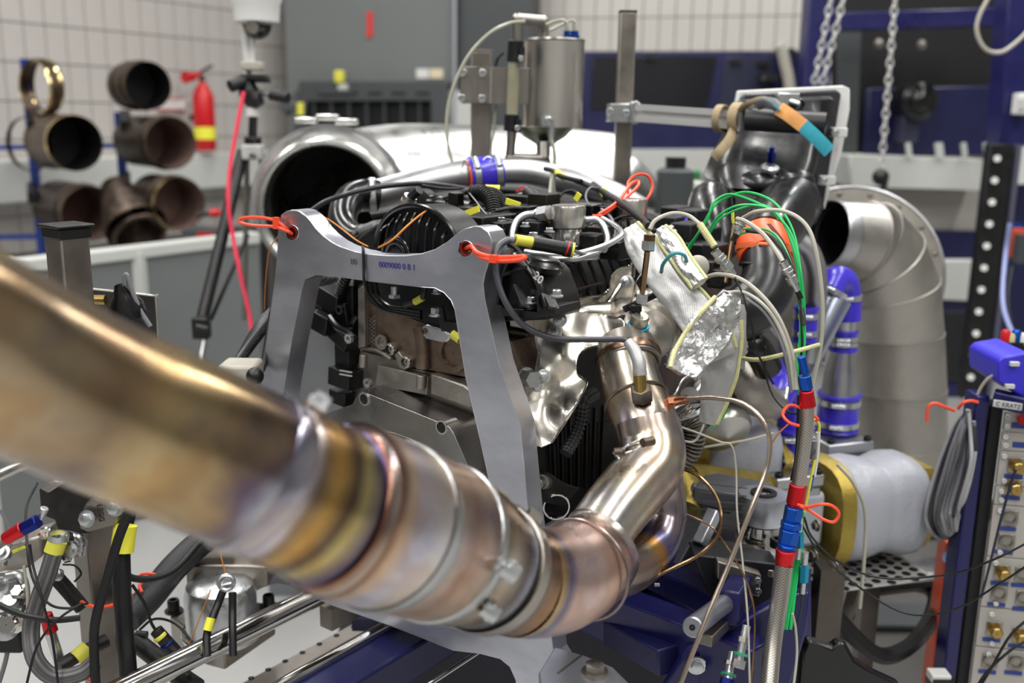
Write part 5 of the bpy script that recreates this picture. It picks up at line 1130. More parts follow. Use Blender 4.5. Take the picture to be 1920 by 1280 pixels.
ptube('catalyst_seam', [(714, 978, .837, 320), (717, 979, .839, 327), (724, 982, .843, 326), (728, 983, .846, 318)], mat('seam_bead', S(190, 190, 190), 1, .3))
ptube('outlet_seam', [(812, 1012, .90, 298), (815, 1013, .902, 304), (821, 1015, .906, 303), (825, 1016, .909, 295)], mat('seam_bead', S(190, 190, 190)))
ptube('catalyst_outlet', [(820, 1014, .905, 296), (862, 1034, .93, 272), (900, 1055, .955, 244), (935, 1074, .98, 222), (970, 1088, 1.0, 206)], h_out)
ptube('clamp_band', [(906, 1058, .958, 242), (910, 1060, .961, 252), (926, 1069, .972, 244), (930, 1071, .975, 228)], mat('seam_bead2', S(170, 164, 156), 1, .3))
ptube('collector', [(966, 1087, 1.0, 208), (1005, 1092, 1.03, 202), (1045, 1085, 1.06, 198), (1080, 1068, 1.09, 190), (1108, 1048, 1.12, 176), (1128, 1028, 1.14, 160)], h_col, lab='rose-tinted collector')
ptube('branch_pipe', [(1090, 1050, 1.12, 130), (1112, 1015, 1.14, 122), (1150, 960, 1.18, 122), (1190, 912, 1.22, 124), (1220, 875, 1.25, 122), (1222, 830, 1.275, 118), (1212, 785, 1.29, 112)], h_dp)
ptube('downpipe', [(1172, 672, 1.395, 112), (1180, 710, 1.37, 114), (1195, 760, 1.34, 122), (1216, 810, 1.30, 126), (1226, 860, 1.28, 120), (1215, 900, 1.26, 100)], h_dp, lab='silver and gold downpipe')
ptube('branch_pipe', [(1236, 880, 1.30, 84), (1246, 930, 1.30, 78), (1248, 975, 1.29, 76), (1228, 1025, 1.26, 84), (1185, 1062, 1.21, 92), (1130, 1085, 1.15, 96)], h_lo)
for (x, y, Y, w_, d) in ((1200, 700, 1.36, 0, 0),): pass
def bead(x, y, Y, w_, d): part(ex, 'weld_seam', MB().tor(at(x, y, Y), V(d), m2(x, y, Y, w_)/2, .0016, 44, 6), mat('weld_seam', S(150, 140, 136), 1, .3))
bead(1193, 752, 1.343, 122, at(1216, 810, 1.30)-at(1180, 710, 1.37)); bead(1121, 1003, 1.15, 126, at(1150, 960, 1.18)-at(1112, 1015, 1.14)); bead(1088, 1068, 1.093, 196, at(1128, 1030, 1.14)-at(1050, 1084, 1.05))
part(ex, 'sensor_bung', MB().cyl(at(1204, 748, 1.29), at(1202, 728, 1.285), .0155, hexa=True), ironm)
for (x, y, Y) in ((955, 1068, .85), (918, 1143, .86), (597, 755, .78)):
    part(ex, 'clamp_nut', MB().cyl(at(x-12, y-8, Y), at(x+14, y+10, Y), .009, hexa=True).cyl(at(x, y-14, Y), at(x+2, y+16, Y), .007, 12), zinc)
part(ex, 'clamp_bolt', MB().cyl(at(918, 938, 1.03), at(1006, 990, 1.02), .007, 12).cyl(at(922, 932, 1.03), at(946, 946, 1.03), .013, hexa=True).cyl(at(985, 968, 1.02), at(1008, 982, 1.02), .012, hexa=True), steeld)
part(ex, 'clamp_lug', MB().prism([at(x, y, 1.0) for x, y in ((946, 950), (975, 958), (992, 975), (988, 1000), (960, 988))], Yv*.02), ironm, bev=.003)
part(ex, 'near_clamp_bolt', MB().cyl(at(575, 752, .86), at(604, 770, .86), .007, 12), steeld)
part(ex, 'lock_spring', MB().tube(P3([(1158, 852, 1.2), (1175, 836, 1.19), (1200, 826, 1.2), (1212, 830, 1.2), (1196, 842, 1.19), (1172, 850, 1.19)]), .0014, 6).tube(P3([(1150, 848, 1.2), (1160, 860, 1.19), (1156, 868, 1.19)]), .0018, 6), zinc)
part(ex, 'spring_anchor', MB().cyl(at(1205, 830, 1.19), at(1224, 826, 1.2), .006, 12).cyl(at(1152, 848, 1.2), at(1172, 846, 1.2), .006, 12), ironm)
part(ex, 'thermocouple_boss', MB().cyl(at(1256, 752, 1.31), at(1272, 748, 1.31), .007, hexa=True), brass)
# oxygen sensor in the downpipe
ls = thing('lambda_sensor', 'sensor with silver sleeve and brass base screwed into the top of the downpipe', 'sensor')
part(ls, 'hex', MB().cyl(at(1203, 742, 1.285), at(1201, 728, 1.28), .013, hexa=True), steeld)
part(ls, 'base', MB().cyl(at(1201, 735, 1.28), at(1199, 700, 1.285), .0085, 18), brass)
part(ls, 'sleeve', MB().tube(P3([(1200, 704, 1.285), (1198, 680, 1.29), (1190, 658, 1.30), (1178, 640, 1.31)]), [.0095, .0092, .0088, .0075], 16), foil2)
part(ls, 'lead', MB().tube(P3([(1180, 642, 1.308), (1165, 636, 1.31), (1110, 636, 1.30), (1040, 634, 1.29), (985, 612, 1.29), (950, 570, 1.29), (932, 520, 1.3), (930, 480, 1.31), (938, 460, 1.32), (956, 450, 1.33), (968, 449, 1.33)]), .0042, 10), mat('dark_grey_lead', S(66, 66, 74), 0, .35), label='thick dark grey lead')
part(ls, 'grey_bend', MB().tube(P3([(930, 482, 1.31), (936, 462, 1.32), (950, 451, 1.33), (966, 449, 1.33)]), .0046, 10), greyc)
part(ls, 'yellow_sleeve', MB().cyl(at(966, 449, 1.33), at(998, 454, 1.34), .0075, 14), yel, label='yellow sleeve')
part(ls, 'connector', MB().cyl(at(998, 455, 1.34), at(1060, 466, 1.35), .0095, 14).cyl(at(1056, 465, 1.35), at(1072, 468, 1.35), .011, 14), blk, bev=.001)
part(ls, 'red_ring', MB().cyl(at(1062, 466, 1.35), at(1065, 467, 1.35), .0115, 14), red); part(ls, 'yellow_ring', MB().cyl(at(1071, 468, 1.35), at(1076, 469, 1.35), .0105, 14), yel)
cable('grey cable running on from the sensor connector to the right', [(1078, 471, 1.36), (1110, 478, 1.4), (1140, 462, 1.5), (1152, 440, 1.58), (1148, 412, 1.62), (1128, 392, 1.66)], 6, greyc)
# ================================================================ HEAT WRAP
def wrap(label, rows, m, edge=None, thick=.16, nm='heat_sleeve', seedn=0, n=28):
    t = thing(nm, label, 'heat sleeve', 'silver heat protection sleeves'); P = []; R = []
    for x, y, Y, w_ in rows: P.append(at(x, y, Y)); R.append(m2(x, y, Y, w_)/2)
    C, T = catmull(P, 10); rings = []
    for i, c in enumerate(C):
        tdir = (C[min(i+1, len(C)-1)]-C[max(i-1, 0)]).normalized(); view = (CAM-c).normalized(); u = tdir.cross(view).normalized(); v_ = tdir.cross(u)
        r = lerp_list(R, T[i]); rg = []
        for k in range(n):
            a = 2*math.pi*k/n; q = 1+.06*noise.noise(V((T[i]*2.1, math.cos(a)*1.5, seedn)))
            rg.append(c+u*(math.cos(a)*r*q)+v_*(math.sin(a)*r*thick*(q+.9*noise.noise(V((T[i]*2.4, math.cos(a)*2.2, seedn+5)))*(1 if math.sin(a) < 0 else .2))))
        rings.append(rg)
    part(t, 'cloth', MB().rings(rings, us=[T[i]*.03 for i in range(len(C))]), m, smooth=60)
    for e in edge or ():
        part(t, 'edge', MB().tube([rings[j][0 if e > 0 else n//2] for j in range(0, len(rings), 3)], .0032, 8), kev, label='yellow aramid edge')
    return t, rings
wrap('broad silver sleeve lying from the cam cover down to the folded foil pad', [(1182, 424, 1.5, 30), (1200, 458, 1.47, 56), (1238, 512, 1.43, 64), (1290, 572, 1.39, 72), (1332, 632, 1.36, 78), (1352, 672, 1.35, 62)], foil2, (-1,), seedn=1)
wrap('rolled narrow sleeve with yellow trim lying on top of the broad one', [(1238, 432, 1.47, 26), (1258, 455, 1.44, 34), (1282, 492, 1.41, 32), (1312, 532, 1.38, 30)], foil, (-1, 1), thick=.6, seedn=2)
fp = thing('heat_pad', 'crumpled bright foil pad with a yellow hem hanging beside the turbocharger', 'heat sleeve', 'silver heat protection sleeves')
def fpf(x, y):
    n1 = noise.noise(V((x*.02, y*.02, 1))); n2 = noise.noise(V((x*.055, y*.055, 4))); n3 = noise.noise(V((x*.13, y*.13, 8)))
    return at(x, y, 1.30+(x-1320)*.0004-(y-620)*.0003-.03*n1-.014*abs(n2)-.005*abs(n3))
fo_ = [(1358, 546), (1372, 548), (1388, 558), (1390, 580), (1380, 612), (1366, 640), (1345, 668), (1322, 690), (1304, 708), (1290, 706), (1262, 692), (1255, 686), (1264, 660), (1284, 624), (1306, 594), (1330, 566)]
part(fp, 'foil', MB().sheet(fo_, fpf, 5), foil, sol=.006, smooth=30)
part(fp, 'hem', MB().tube([fpf(x, y)-Yv*.003 for x, y in [(1340, 556), (1318, 580), (1296, 606), (1276, 636), (1262, 664), (1256, 688)]], .0032, 8), kev, label='yellow aramid edge')
wrap('long woven sleeve hanging straight down behind the foil pad', [(1374, 596, 1.38, 32), (1362, 640, 1.37, 58), (1348, 700, 1.36, 64), (1338, 750, 1.36, 50), (1326, 794, 1.36, 32)], foil2, (-1,), seedn=4)
wrap('small silver sleeve covering the pipe right of the hanging one', [(1386, 570, 1.42, 26), (1380, 640, 1.41, 40), (1378, 690, 1.41, 36)], foil2, (), seedn=6)
tie('teal tie pulled round the silver sleeves', [(1240, 510, 1.39), (1244, 494, 1.365), (1262, 475, 1.35), (1282, 478, 1.36), (1288, 490, 1.38)], 7, m=mat('teal_tie', S(70, 160, 165), 0, .4))
tie('pale yellow wrap band across the hose bundle', [(1382, 670, 1.42), (1420, 674, 1.36), (1470, 664, 1.31), (1536, 646, 1.36)], 8, m=kev, name='wrap_band')
for i, (a, b) in enumerate((((1352, 636), (1366, 656)), ((1358, 630), (1370, 652)))): pass
# ================================================================ BLACK INTAKE ELBOW with orange clamp
ie = thing('intake_elbow', 'large matt black intake elbow with orange silicone joint under the right bellows', 'hose')
part(ie, 'elbow', MB().tube(P3([(1438, 486, 1.66), (1440, 520, 1.63), (1428, 556, 1.61), (1398, 584, 1.6), (1362, 596, 1.62), (1340, 604, 1.66)]), [m2(1430, 540, 1.62, w_/2) for w_ in (92, 100, 104, 102, 96, 90)], 32), mat('black_moulded', S(30, 30, 33), 0, .33, .1, 10, .05))
part(ie, 'step_collar', MB().tor(at(1438, 500, 1.645), V((.1, .2, 1)), m2(1430, 500, 1.64, 49), .0035, 36, 8), blk)
part(ie, 'orange_joint', MB().tube(P3([(1430, 450, 1.71), (1434, 470, 1.68), (1437, 484, 1.665)]), [m2(1430, 480, 1.68, w_/2) for w_ in (98, 104, 98)], 32), orsil, label='orange silicone joint')
clamp(ie, at(1434, 469, 1.682), V((.1, .3, 1)), m2(1430, 480, 1.68, 52), w_=.009, m=mat('orange_band', S(226, 110, 66), .2, .35))
part(ie, 'black_ring', MB().tor(at(1430, 448, 1.715), V((.1, .3, 1)), m2(1430, 450, 1.71, 52), .005, 36, 8), blk)
part(ie, 'hanging_tail', MB().tube(P3([(1390, 640, 1.62), (1420, 655, 1.62), (1440, 690, 1.64)]), .025, 16), blkg)
# brackets / black connectors right of wraps
rc_ = thing('injector_connectors', 'row of black electrical connectors beyond the silver sleeves', 'connector')
for i, (x, y, Y, a, b) in enumerate(((1290, 440, 1.75, .03, .022), (1312, 470, 1.72, .035, .016), (1342, 478, 1.68, .022, .02), (1330, 505, 1.66, .028, .018), (1262, 425, 1.8, .03, .02), (1350, 520, 1.64, .02, .016), (1300, 410, 1.85, .03, .018), (1270, 400, 1.9, .03, .014), (1320, 440, 1.78, .03, .014))):
    part(rc_, 'connector', MB().box(at(x, y, Y), EU*a*.7, EV*a, Z*b), blk if i % 2 else dark, bev=.003)
for x, y in ((1258, 428), (1264, 436), (1254, 440)): part(rc_, 'terminal', MB().ball(at(x, y, 1.7), .006), zinc)
sleeve_('small blue silicone sleeve glimpsed behind the white sleeves on the engine', (1262, 412), (1284, 420), 26, 1.8, clamps=False)
t = thing('rubber_bung', 'dark grey rubber plug between the rolled sleeve and the black connectors', 'plug'); part(t, 'body', MB().ball(at(1308, 500, 1.5), .018, sc=(1, .8, 1)), greyh); part(t, 'stem', MB().cyl(at(1308, 512, 1.5), at(1305, 530, 1.48), .01), blk)
# ================================================================ GREEN WIRES and grey hoses
GW = [[(1280, 478, 1.6), (1300, 450, 1.58), (1325, 415, 1.55), (1338, 380, 1.55), (1365, 364, 1.55), (1400, 372, 1.52), (1440, 392, 1.48), (1480, 432, 1.42), (1500, 500, 1.38), (1505, 580, 1.37), (1502, 680, 1.36)],
      [(1284, 482, 1.6), (1316, 425, 1.57), (1335, 392, 1.56), (1352, 376, 1.56), (1395, 360, 1.53), (1440, 372, 1.5), (1470, 400, 1.45), (1492, 450, 1.42), (1503, 540, 1.38), (1504, 640, 1.37), (1498, 700, 1.36)],
      [(1325, 440, 1.56), (1345, 408, 1.54), (1375, 388, 1.52), (1410, 384, 1.5), (1450, 395, 1.46), (1475, 430, 1.43), (1496, 490, 1.4), (1507, 560, 1.38), (1508, 660, 1.36), (1500, 700, 1.36)],
      [(1330, 438, 1.56), (1350, 410, 1.55), (1385, 392, 1.53), (1430, 384, 1.5), (1465, 410, 1.46), (1488, 470, 1.42), (1500, 540, 1.4), (1502, 600, 1.38), (1494, 690, 1.36)],
      [(1380, 435, 1.6), (1405, 428, 1.58), (1440, 432, 1.5), (1462, 450, 1.46), (1482, 490, 1.42), (1498, 550, 1.39), (1506, 620, 1.37), (1506, 690, 1.36)],
      [(1384, 440, 1.6), (1410, 434, 1.58), (1445, 440, 1.5), (1470, 465, 1.46), (1488, 510, 1.42), (1500, 580, 1.38), (1500, 690, 1.36)],
      [(1286, 472, 1.6), (1280, 488, 1.58), (1284, 500, 1.57), (1286, 490, 1.55)]]
for i, r_ in enumerate(GW):
    solo('green_wire', ('green wire arching highest over the black bellows', 'green wire crossing just inside the highest arch', 'green wire starting at the yellow lead on the bellows', 'green wire lying over the left bellows and turning down', 'green wire running across the orange joint', 'lower green wire across the orange joint', 'short green wire stub hanging near the injector connectors')[i], 'wire', MB().tube(P3(r_), .0019, 6), green)
for i, (x0, x1) in enumerate(((1490, 1468), (1496, 1474), (1500, 1482))):
    solo('green_wire', ('green wire beside the braided hose, innermost at its foot', 'green wire beside the braided hose, in the middle at its foot', 'green wire beside the braided hose, outermost at its foot')[i], 'wire', MB().tube(P3([(1500-i*3, 690, 1.36), (1506, 800, 1.35), (1505, 900, 1.34), (x0+4, 1010, 1.32), (x0-6, 1080, 1.3), (x1, 1180, 1.26)]), .0024, 6), green)
t = thing('red_wires', 'pair of dark red wires running inside the green bundle', 'wire', kind=None)
for k in range(2): part(t, 'wire', MB().tube(P3([(1440+k*4, 420, 1.52), (1470+k*4, 460, 1.46), (1490+k*4, 520, 1.41), (1502+k*3, 600, 1.38)]), .0015, 6), mat('dark_red', S(120, 20, 24), 0, .4))
cable('yellow lead standing on the left bellows', [(1374, 398, 1.6), (1374, 410, 1.6), (1375, 418, 1.6)], 6, yel)
solo('brass_stem', 'thin brown sensor stem in front of the orange joint', 'sensor', MB().tube(P3([(1376, 420, 1.6), (1372, 450, 1.59), (1366, 490, 1.58), (1360, 530, 1.57)]), .0035, 8), bronze)
gh = [('grey hose arching widest over the bellows and down the right side', [(1393, 408, 1.48), (1420, 396, 1.45), (1470, 396, 1.42), (1510, 420, 1.39), (1530, 470, 1.37), (1542, 560, 1.36), (1540, 640, 1.36), (1528, 700, 1.36), (1520, 740, 1.36)], 8, greyh),
      ('grey hose from the middle union down to a steel sensor plug', [(1382, 410, 1.47), (1400, 416, 1.45), (1430, 438, 1.42), (1455, 470, 1.39), (1470, 494, 1.37)], 9, greyh),
      ('grey hose arching from the probe over to the yellow sleeve', [(1218, 430, 1.43), (1230, 412, 1.44), (1260, 400, 1.46), (1290, 404, 1.46), (1312, 420, 1.44)], 8, greyh),
      ('grey hose curving from under the sleeves down to the blue fitting', [(1322, 520, 1.42), (1350, 514, 1.4), (1390, 524, 1.37), (1430, 556, 1.34), (1462, 600, 1.32), (1484, 660, 1.31), (1494, 730, 1.3)], 9, greyh),
      ('second grey hose curving just below the first to the blue fitting', [(1365, 548, 1.36), (1395, 548, 1.35), (1430, 570, 1.32), (1458, 608, 1.31), (1478, 660, 1.3), (1488, 730, 1.3)], 7, greyh),
      ('slim grey hose on the inside of the curving pair', [(1400, 560, 1.34), (1430, 582, 1.32), (1455, 620, 1.31), (1472, 665, 1.3), (1484, 735, 1.3)], 6, greyc),
      ('thin dark lead dropping from the sensor plug across the black elbow', [(1378, 520, 1.36), (1392, 550, 1.35), (1400, 580, 1.34), (1412, 620, 1.34), (1420, 660, 1.34), (1450, 720, 1.34)], 4, rub),
      ('dark lead looping under the blue bend', [(1435, 650, 1.4), (1436, 700, 1.4), (1450, 742, 1.38), (1475, 770, 1.35), (1496, 776, 1.33)], 4, rub),
      ('thin black lead hanging beside the green bundle', [(1500, 580, 1.35), (1504, 640, 1.34), (1500, 690, 1.34), (1503, 760, 1.33)], 4, rub)]
for l_, p_, w_, m_ in gh: cable(l_, p_, w_, m_, 'hose' if w_ > 5 else 'cable', 'hose' if w_ > 5 else 'cable')
cable('black braided lead running inside the green bundle', [(1400, 432, 1.5), (1440, 440, 1.47), (1468, 470, 1.43), (1490, 520, 1.4), (1504, 580, 1.37), (1508, 610, 1.36)], 8, weave)
cable('yellow sleeved section of the arching hose', [(1312, 420, 1.44), (1325, 440, 1.43), (1340, 462, 1.42)], 14, kev, 'sleeve', 'sleeve')
def plug(label, pts, w_, Y):
    t = thing('sensor_plug', label, 'connector', 'steel inline sensor plugs'); A, B = at(*pts[0], Y), at(*pts[1], Y); d = (B-A); r = m2(*pts[0], Y, w_)/2; L = d.length; d.normalize()
    part(t, 'shell', MB().lathe([(0, r*.6), (0, r*.8), (L*.2, r*.8), (L*.22, r), (L*.4, r), (L*.42, r*.75), (L*.5, r*.75), (L*.52, r*1.05), (L*.75, r*1.05), (L*.77, r*.7), (L, r*.6), (L, .001)], A, d, 18), zinc)
    part(t, 'ring', MB().tor(A+d*L*.35, d, r, r*.12, 20, 6), steel); part(t, 'tail', MB().cyl(B-d*.002, B+d*.012, r*.5), blk); return t
plug('steel inline plug at the end of the yellow sleeved section', ((1340, 470), (1376, 516)), 22, 1.4)
plug('steel inline plug on the hose in front of the orange joint, lying lower', ((1468, 490), (1495, 545)), 20, 1.36)
plug('small steel plug on the union above the orange joint', ((1392, 412), (1380, 438)), 20, 1.5)
plug('steel plug under the yellow band beside the green wires', ((1396, 640), (1392, 668)), 16, 1.5)
# ================================================================ BRAIDED FUEL HOSE
bh = thing('braided_hose', 'steel braided hose with red and blue anodised fittings running down in front of the mount', 'hose')
def cylp(par, nm, a, b, Y, w0, m, hexa=False, w1=None, Yb=None, n=24):
    A, B = at(*a, Y), at(*b, Yb or Y); return part(par, nm, MB().cyl(A, B, m2(*a, Y, w0)/2, n, r1=m2(*b, Yb or Y, w1 or w0)/2, hexa=hexa), m, bev=.0012)
part(bh, 'braided_length', MB().tube(P3([(1513, 755, 1.3), (1512, 800, 1.3), (1506, 850, 1.3), (1497, 915, 1.3)]), m2(1510, 800, 1.3, 13), 20), steelbraid)
part(bh, 'braided_length', MB().tube(P3([(1470, 1060, 1.27), (1462, 1120, 1.26), (1450, 1200, 1.24), (1440, 1300, 1.2)]), m2(1460, 1120, 1.26, 16.5), 22), steelbraid)
cylp(bh, 'elbow', (1502, 668), (1510, 700), 1.3, 16, bluan); cylp(bh, 'blue_nut', (1508, 704), (1512, 730), 1.3, 26, bluan, True)
cylp(bh, 'red_socket', (1512, 732), (1514, 762), 1.3, 26, redan, w1=32)
cylp(bh, 'red_socket', (1497, 908), (1491, 944), 1.3, 32, redan, w1=34); cylp(bh, 'red_lip', (1491, 944), (1490, 950), 1.3, 30, redan)
cylp(bh, 'blue_nut', (1489, 950), (1484, 978), 1.295, 35, bluan, True); cylp(bh, 'blue_flange', (1484, 978), (1482, 990), 1.29, 40, bluan, True)
cylp(bh, 'blue_nut', (1481, 992), (1476, 1020), 1.285, 38, bluan, True); cylp(bh, 'blue_collar', (1476, 1020), (1474, 1030), 1.28, 34, bluan)
cylp(bh, 'red_socket', (1474, 1030), (1469, 1066), 1.275, 38, redan, w1=32)
tie('orange cable tie with a big loop at the upper red fitting', [(1496, 946, 1.28), (1515, 950, 1.27), (1540, 945, 1.26), (1560, 948, 1.26), (1573, 962, 1.26), (1564, 978, 1.26), (1545, 974, 1.26), (1520, 958, 1.27), (1500, 948, 1.275)], 6)
tie('orange cable tie looped round the hose bundle at the top', [(1498, 798, 1.28), (1480, 792, 1.28), (1468, 778, 1.29), (1474, 764, 1.3), (1490, 760, 1.3), (1530, 782, 1.3), (1532, 790, 1.3)], 6)
cable('second slim steel hose beside the braided one', [(1500, 740, 1.32), (1498, 800, 1.32), (1494, 860, 1.32), (1486, 900, 1.32)], 10, rub, 'hose', 'hose')
# wiring with teal plugs right of it
cable('yellow and white lead running past the braided hose', [(1528, 785, 1.34), (1536, 800, 1.34), (1530, 850, 1.34), (1522, 890, 1.33), (1508, 960, 1.32)], 6, yel)
cable('white lead with a printed sleeve beside the braided hose', [(1534, 810, 1.34), (1532, 850, 1.34), (1526, 890, 1.34)], 9, white)
cable('short dark blue lead below the printed sleeve', [(1524, 890, 1.33), (1518, 920, 1.33)], 7, bluan)
tg = thing('marker_sleeve', 'small grey marker sleeve with dark print beside the braided hose', 'label'); part(tg, 'sleeve', MB().cyl(at(1526, 826, 1.33), at(1524, 860, 1.33), .0048, 12), greyc); part(tg, 'print', MB().box(at(1525, 846, 1.325), X*.003, Yv*.001, Z*.003), inkd)
for i, (pts) in enumerate((((1498, 1000), (1498, 1025)), ((1508, 1062), (1506, 1090)))):
    t = thing('inline_connector', ('upper teal inline connector beside the lower blue nut', 'lower teal inline connector hanging below the other')[i], 'connector'); A, B = at(*pts[0], 1.3), at(*pts[1], 1.3)
    part(t, 'body', MB().cyl(A, B, .007, hexa=True), cyan); part(t, 'nut', MB().cyl(A+Z*.004, A+Z*.022, .0045), zinc); part(t, 'tail', MB().cyl(B, B-Z*.018, .004), zinc)
cable('thin white lead hanging at the foot of the braided hose', [(1486, 1150, 1.25), (1492, 1180, 1.25), (1494, 1230, 1.24), (1486, 1300, 1.22)], 5, clearh)
cable('black lead from the lower teal connector', [(1506, 1108, 1.3), (1500, 1150, 1.28), (1488, 1180, 1.27)], 3, rub)
cable('black cable sweeping right from the braided hose to the rack', [(1508, 970, 1.32), (1525, 1010, 1.35), (1580, 1058, 1.4), (1660, 1084, 1.4), (1780, 1076, 1.36), (1860, 1050, 1.3), (1940, 1010, 1.28)], 4, rub)
cable('lower black cable sweeping right to the rack', [(1504, 985, 1.32), (1540, 1040, 1.35), (1610, 1100, 1.4), (1700, 1150, 1.38), (1790, 1142, 1.34), (1880, 1090, 1.3), (1940, 1050, 1.28)], 4, rub)
cable('pale hose drooping over the right pump', [(1570, 870, 1.72), (1600, 905, 1.7), (1622, 960, 1.7), (1620, 1050, 1.7), (1612, 1140, 1.7)], 7, greyh, 'hose', 'hose')
cable('thin green and grey hose lying over the front pump', [(1300, 842, 1.55), (1340, 835, 1.55), (1400, 825, 1.6), (1450, 812, 1.65)], 5, greyh, 'hose', 'hose')
cable('thin orange wire curving before the blue sleeve', [(1478, 795, 1.4), (1460, 812, 1.4), (1448, 830, 1.4)], 3, orw)
# bronze/steel tubes
cable('long bright steel tube bending over and running down to the bottom edge', [(1262, 752, 1.30), (1290, 747, 1.28), (1340, 746, 1.25), (1390, 755, 1.22), (1428, 785, 1.2), (1443, 825, 1.19), (1437, 880, 1.18), (1410, 950, 1.16), (1370, 1050, 1.14), (1320, 1170, 1.11), (1268, 1300, 1.08)], 9, mat('pale_bronze_tube', S(200, 186, 172), 1, .2, .15, 14), 'steel_tube', 'pipe', n=12)
solo('tube_fitting', 'copper coloured compression fitting where the long steel tube leaves the downpipe', 'fitting', MB().cyl(at(1264, 752, 1.30), at(1288, 748, 1.285), .0062, 12).cyl(at(1252, 753, 1.3), at(1266, 751, 1.3), .008, hexa=True), mat('copper', S(200, 136, 104), 1, .25))
cable('bronze tube looping under the mount arm', [(1284, 880, 1.32), (1310, 892, 1.3), (1340, 925, 1.28), (1352, 965, 1.26), (1345, 1005, 1.25), (1310, 1040, 1.24), (1262, 1065, 1.22), (1220, 1086, 1.2)], 7, bronze, 'steel_tube', 'pipe')
cable('thin grey line crossing behind the downpipe to a small black clip', [(1276, 800, 1.3), (1310, 812, 1.3), (1350, 828, 1.3), (1372, 836, 1.3), (1380, 880, 1.3), (1382, 960, 1.28), (1392, 1050, 1.26), (1402, 1160, 1.22), (1406, 1290, 1.18)], 4, greyh)
cable('second thin olive line hanging next to the first', [(1278, 960, 1.3), (1330, 985, 1.28), (1360, 1020, 1.27), (1400, 1090, 1.24), (1415, 1160, 1.22), (1408, 1290, 1.18)], 4, bronze)
cable('silver braided line behind the hanging sleeve', [(1262, 820, 1.36), (1300, 828, 1.36), (1318, 800, 1.36), (1322, 780, 1.37)], 5, greyh)
cable('thin steel line from the turbocharger down to its drain', [(1300, 700, 1.42), (1280, 712, 1.4), (1268, 735, 1.38), (1258, 748, 1.35)], 5, zinc)
dr_ = thing('oil_drain', 'dark ribbed drain hose and clamp behind the downpipe', 'hose'); part(dr_, 'hose', MB().corr(P3([(1275, 770, 1.45), (1300, 800, 1.44), (1292, 840, 1.44), (1270, 870, 1.44)]), .018, .006), steeld); part(dr_, 'clamp', MB().tor(at(1288, 768, 1.44), V((.4, 0, -1)), .03, .004, 30, 8), zinc)
cable('thin green wire end behind the hanging sleeve', [(1366, 765, 1.42), (1350, 790, 1.42), (1330, 806, 1.42)], 3, green)
# ================================================================ MOUNTS AND BENCH
def bar_px(par, nm, a, b, Ya, Yb, w_, m, h=None, bev=.003, lab=None):
    A, B = at(*a, Ya), at(*b, Yb); ww = m2(*a, Ya, w_); return part(par, nm, MB().bar(A, B, ww, h or ww), m, bev=bev, label=lab)
mt = thing('engine_mount', 'right anti-vibration mount with a turned aluminium disc and ribbed grey arm', 'mount')
mc = at(1432, 925, 1.52); mr_ = m2(1432, 925, 1.52, 47)
part(mt, 'disc', MB().lathe([(-.045, mr_*.98), (-.042, mr_), (-.003, mr_), (0, mr_*.97), (.0, .014), (-.01, .012), (-.01, .001)], mc, Z, 48), alu)
part(mt, 'washer', MB().ring(mc-Z*.001, Z, .012, .021, .004, 28), blk)
part(mt, 'arm', MB().prism([TP(x, y, mc.z-.002) for x, y in ((1322, 890), (1345, 886), (1445, 903), (1440, 925), (1392, 930), (1300, 912))], -Z*.03), mat('ribbed_arm_grey', S(128, 130, 140), .7, .45, .1, 12), bev=.003)
for i in range(6): part(mt, 'arm_rib', MB().bar(at(1312-i*6, 905+i*16, 1.5), at(1400, 915+i*4+i*11, 1.5), .002, .002), steeld)
part(mt, 'rib_block', MB().prism([at(x, y, 1.56) for x, y in ((1300, 908), (1372, 930), (1372, 966), (1330, 960), (1275, 1060), (1240, 1062), (1250, 1010))], Yv*.05), MATS['ribbed_arm_grey'], bev=.004)
part(mt, 'dome', MB().lathe([(-.03, mr_*.92), (-.07, mr_*.98), (-.075, mr_*1.02), (-.085, mr_*1.02), (-.01, mr_*.7)], mc-Z*.03, Z, 40), chrome)
part(mt, 'dome_shell', MB().lathe([(-.12, mr_*1.02), (-.09, mr_*1.02), (-.065, mr_*.98), (-.05, mr_*.8), (-.045, mr_*.5)], mc, Z, 40), chrome)
part(mt, 'socket_screw', MB().sock(at(1458, 1024, 1.42), Z, .012), blk)
part(mt, 'link_bar', MB().bar(at(1340, 958, 1.45), at(1310, 1020, 1.42), .02, .02), alu, bev=.003)
ms = thing('mount_bracket', 'black and steel bracket with two small screws beneath the right mount', 'bracket')
part(ms, 'plate', MB().prism([TP(x, y, at(1400, 1030, 1.45).z) for x, y in ((1330, 1008), (1420, 1022), (1462, 1046), (1450, 1070), (1370, 1050), (1310, 1030))], -Z*.012), steeld, bev=.002)
part(ms, 'side_plate', MB().prism([at(x, y, 1.36) for x, y in ((1345, 1052), (1428, 1078), (1424, 1120), (1400, 1112), (1345, 1085))], Yv*.02), steeld, bev=.002)
part(ms, 'web', MB().prism([at(x, y, 1.38) for x, y in ((1300, 1040), (1460, 1058), (1450, 1160), (1330, 1120))], Yv*.05), mat('black_web', S(34, 34, 38), .3, .4), bev=.003)
for y in (1086, 1106): part(ms, 'screw', MB().sock(at(1420, y, 1.355), -Yv, .005), zinc)
rb = thing('roller_bar', 'turned steel bar with a drilled end face lying between the navy beams', 'bar')
a, b = at(1298, 1176, 1.16), at(1410, 1092, 1.42)
part(rb, 'bar', MB().cyl(a, b, m2(1298, 1176, 1.16, 20), 32), alu, bev=.002); d = (a-b).normalized()
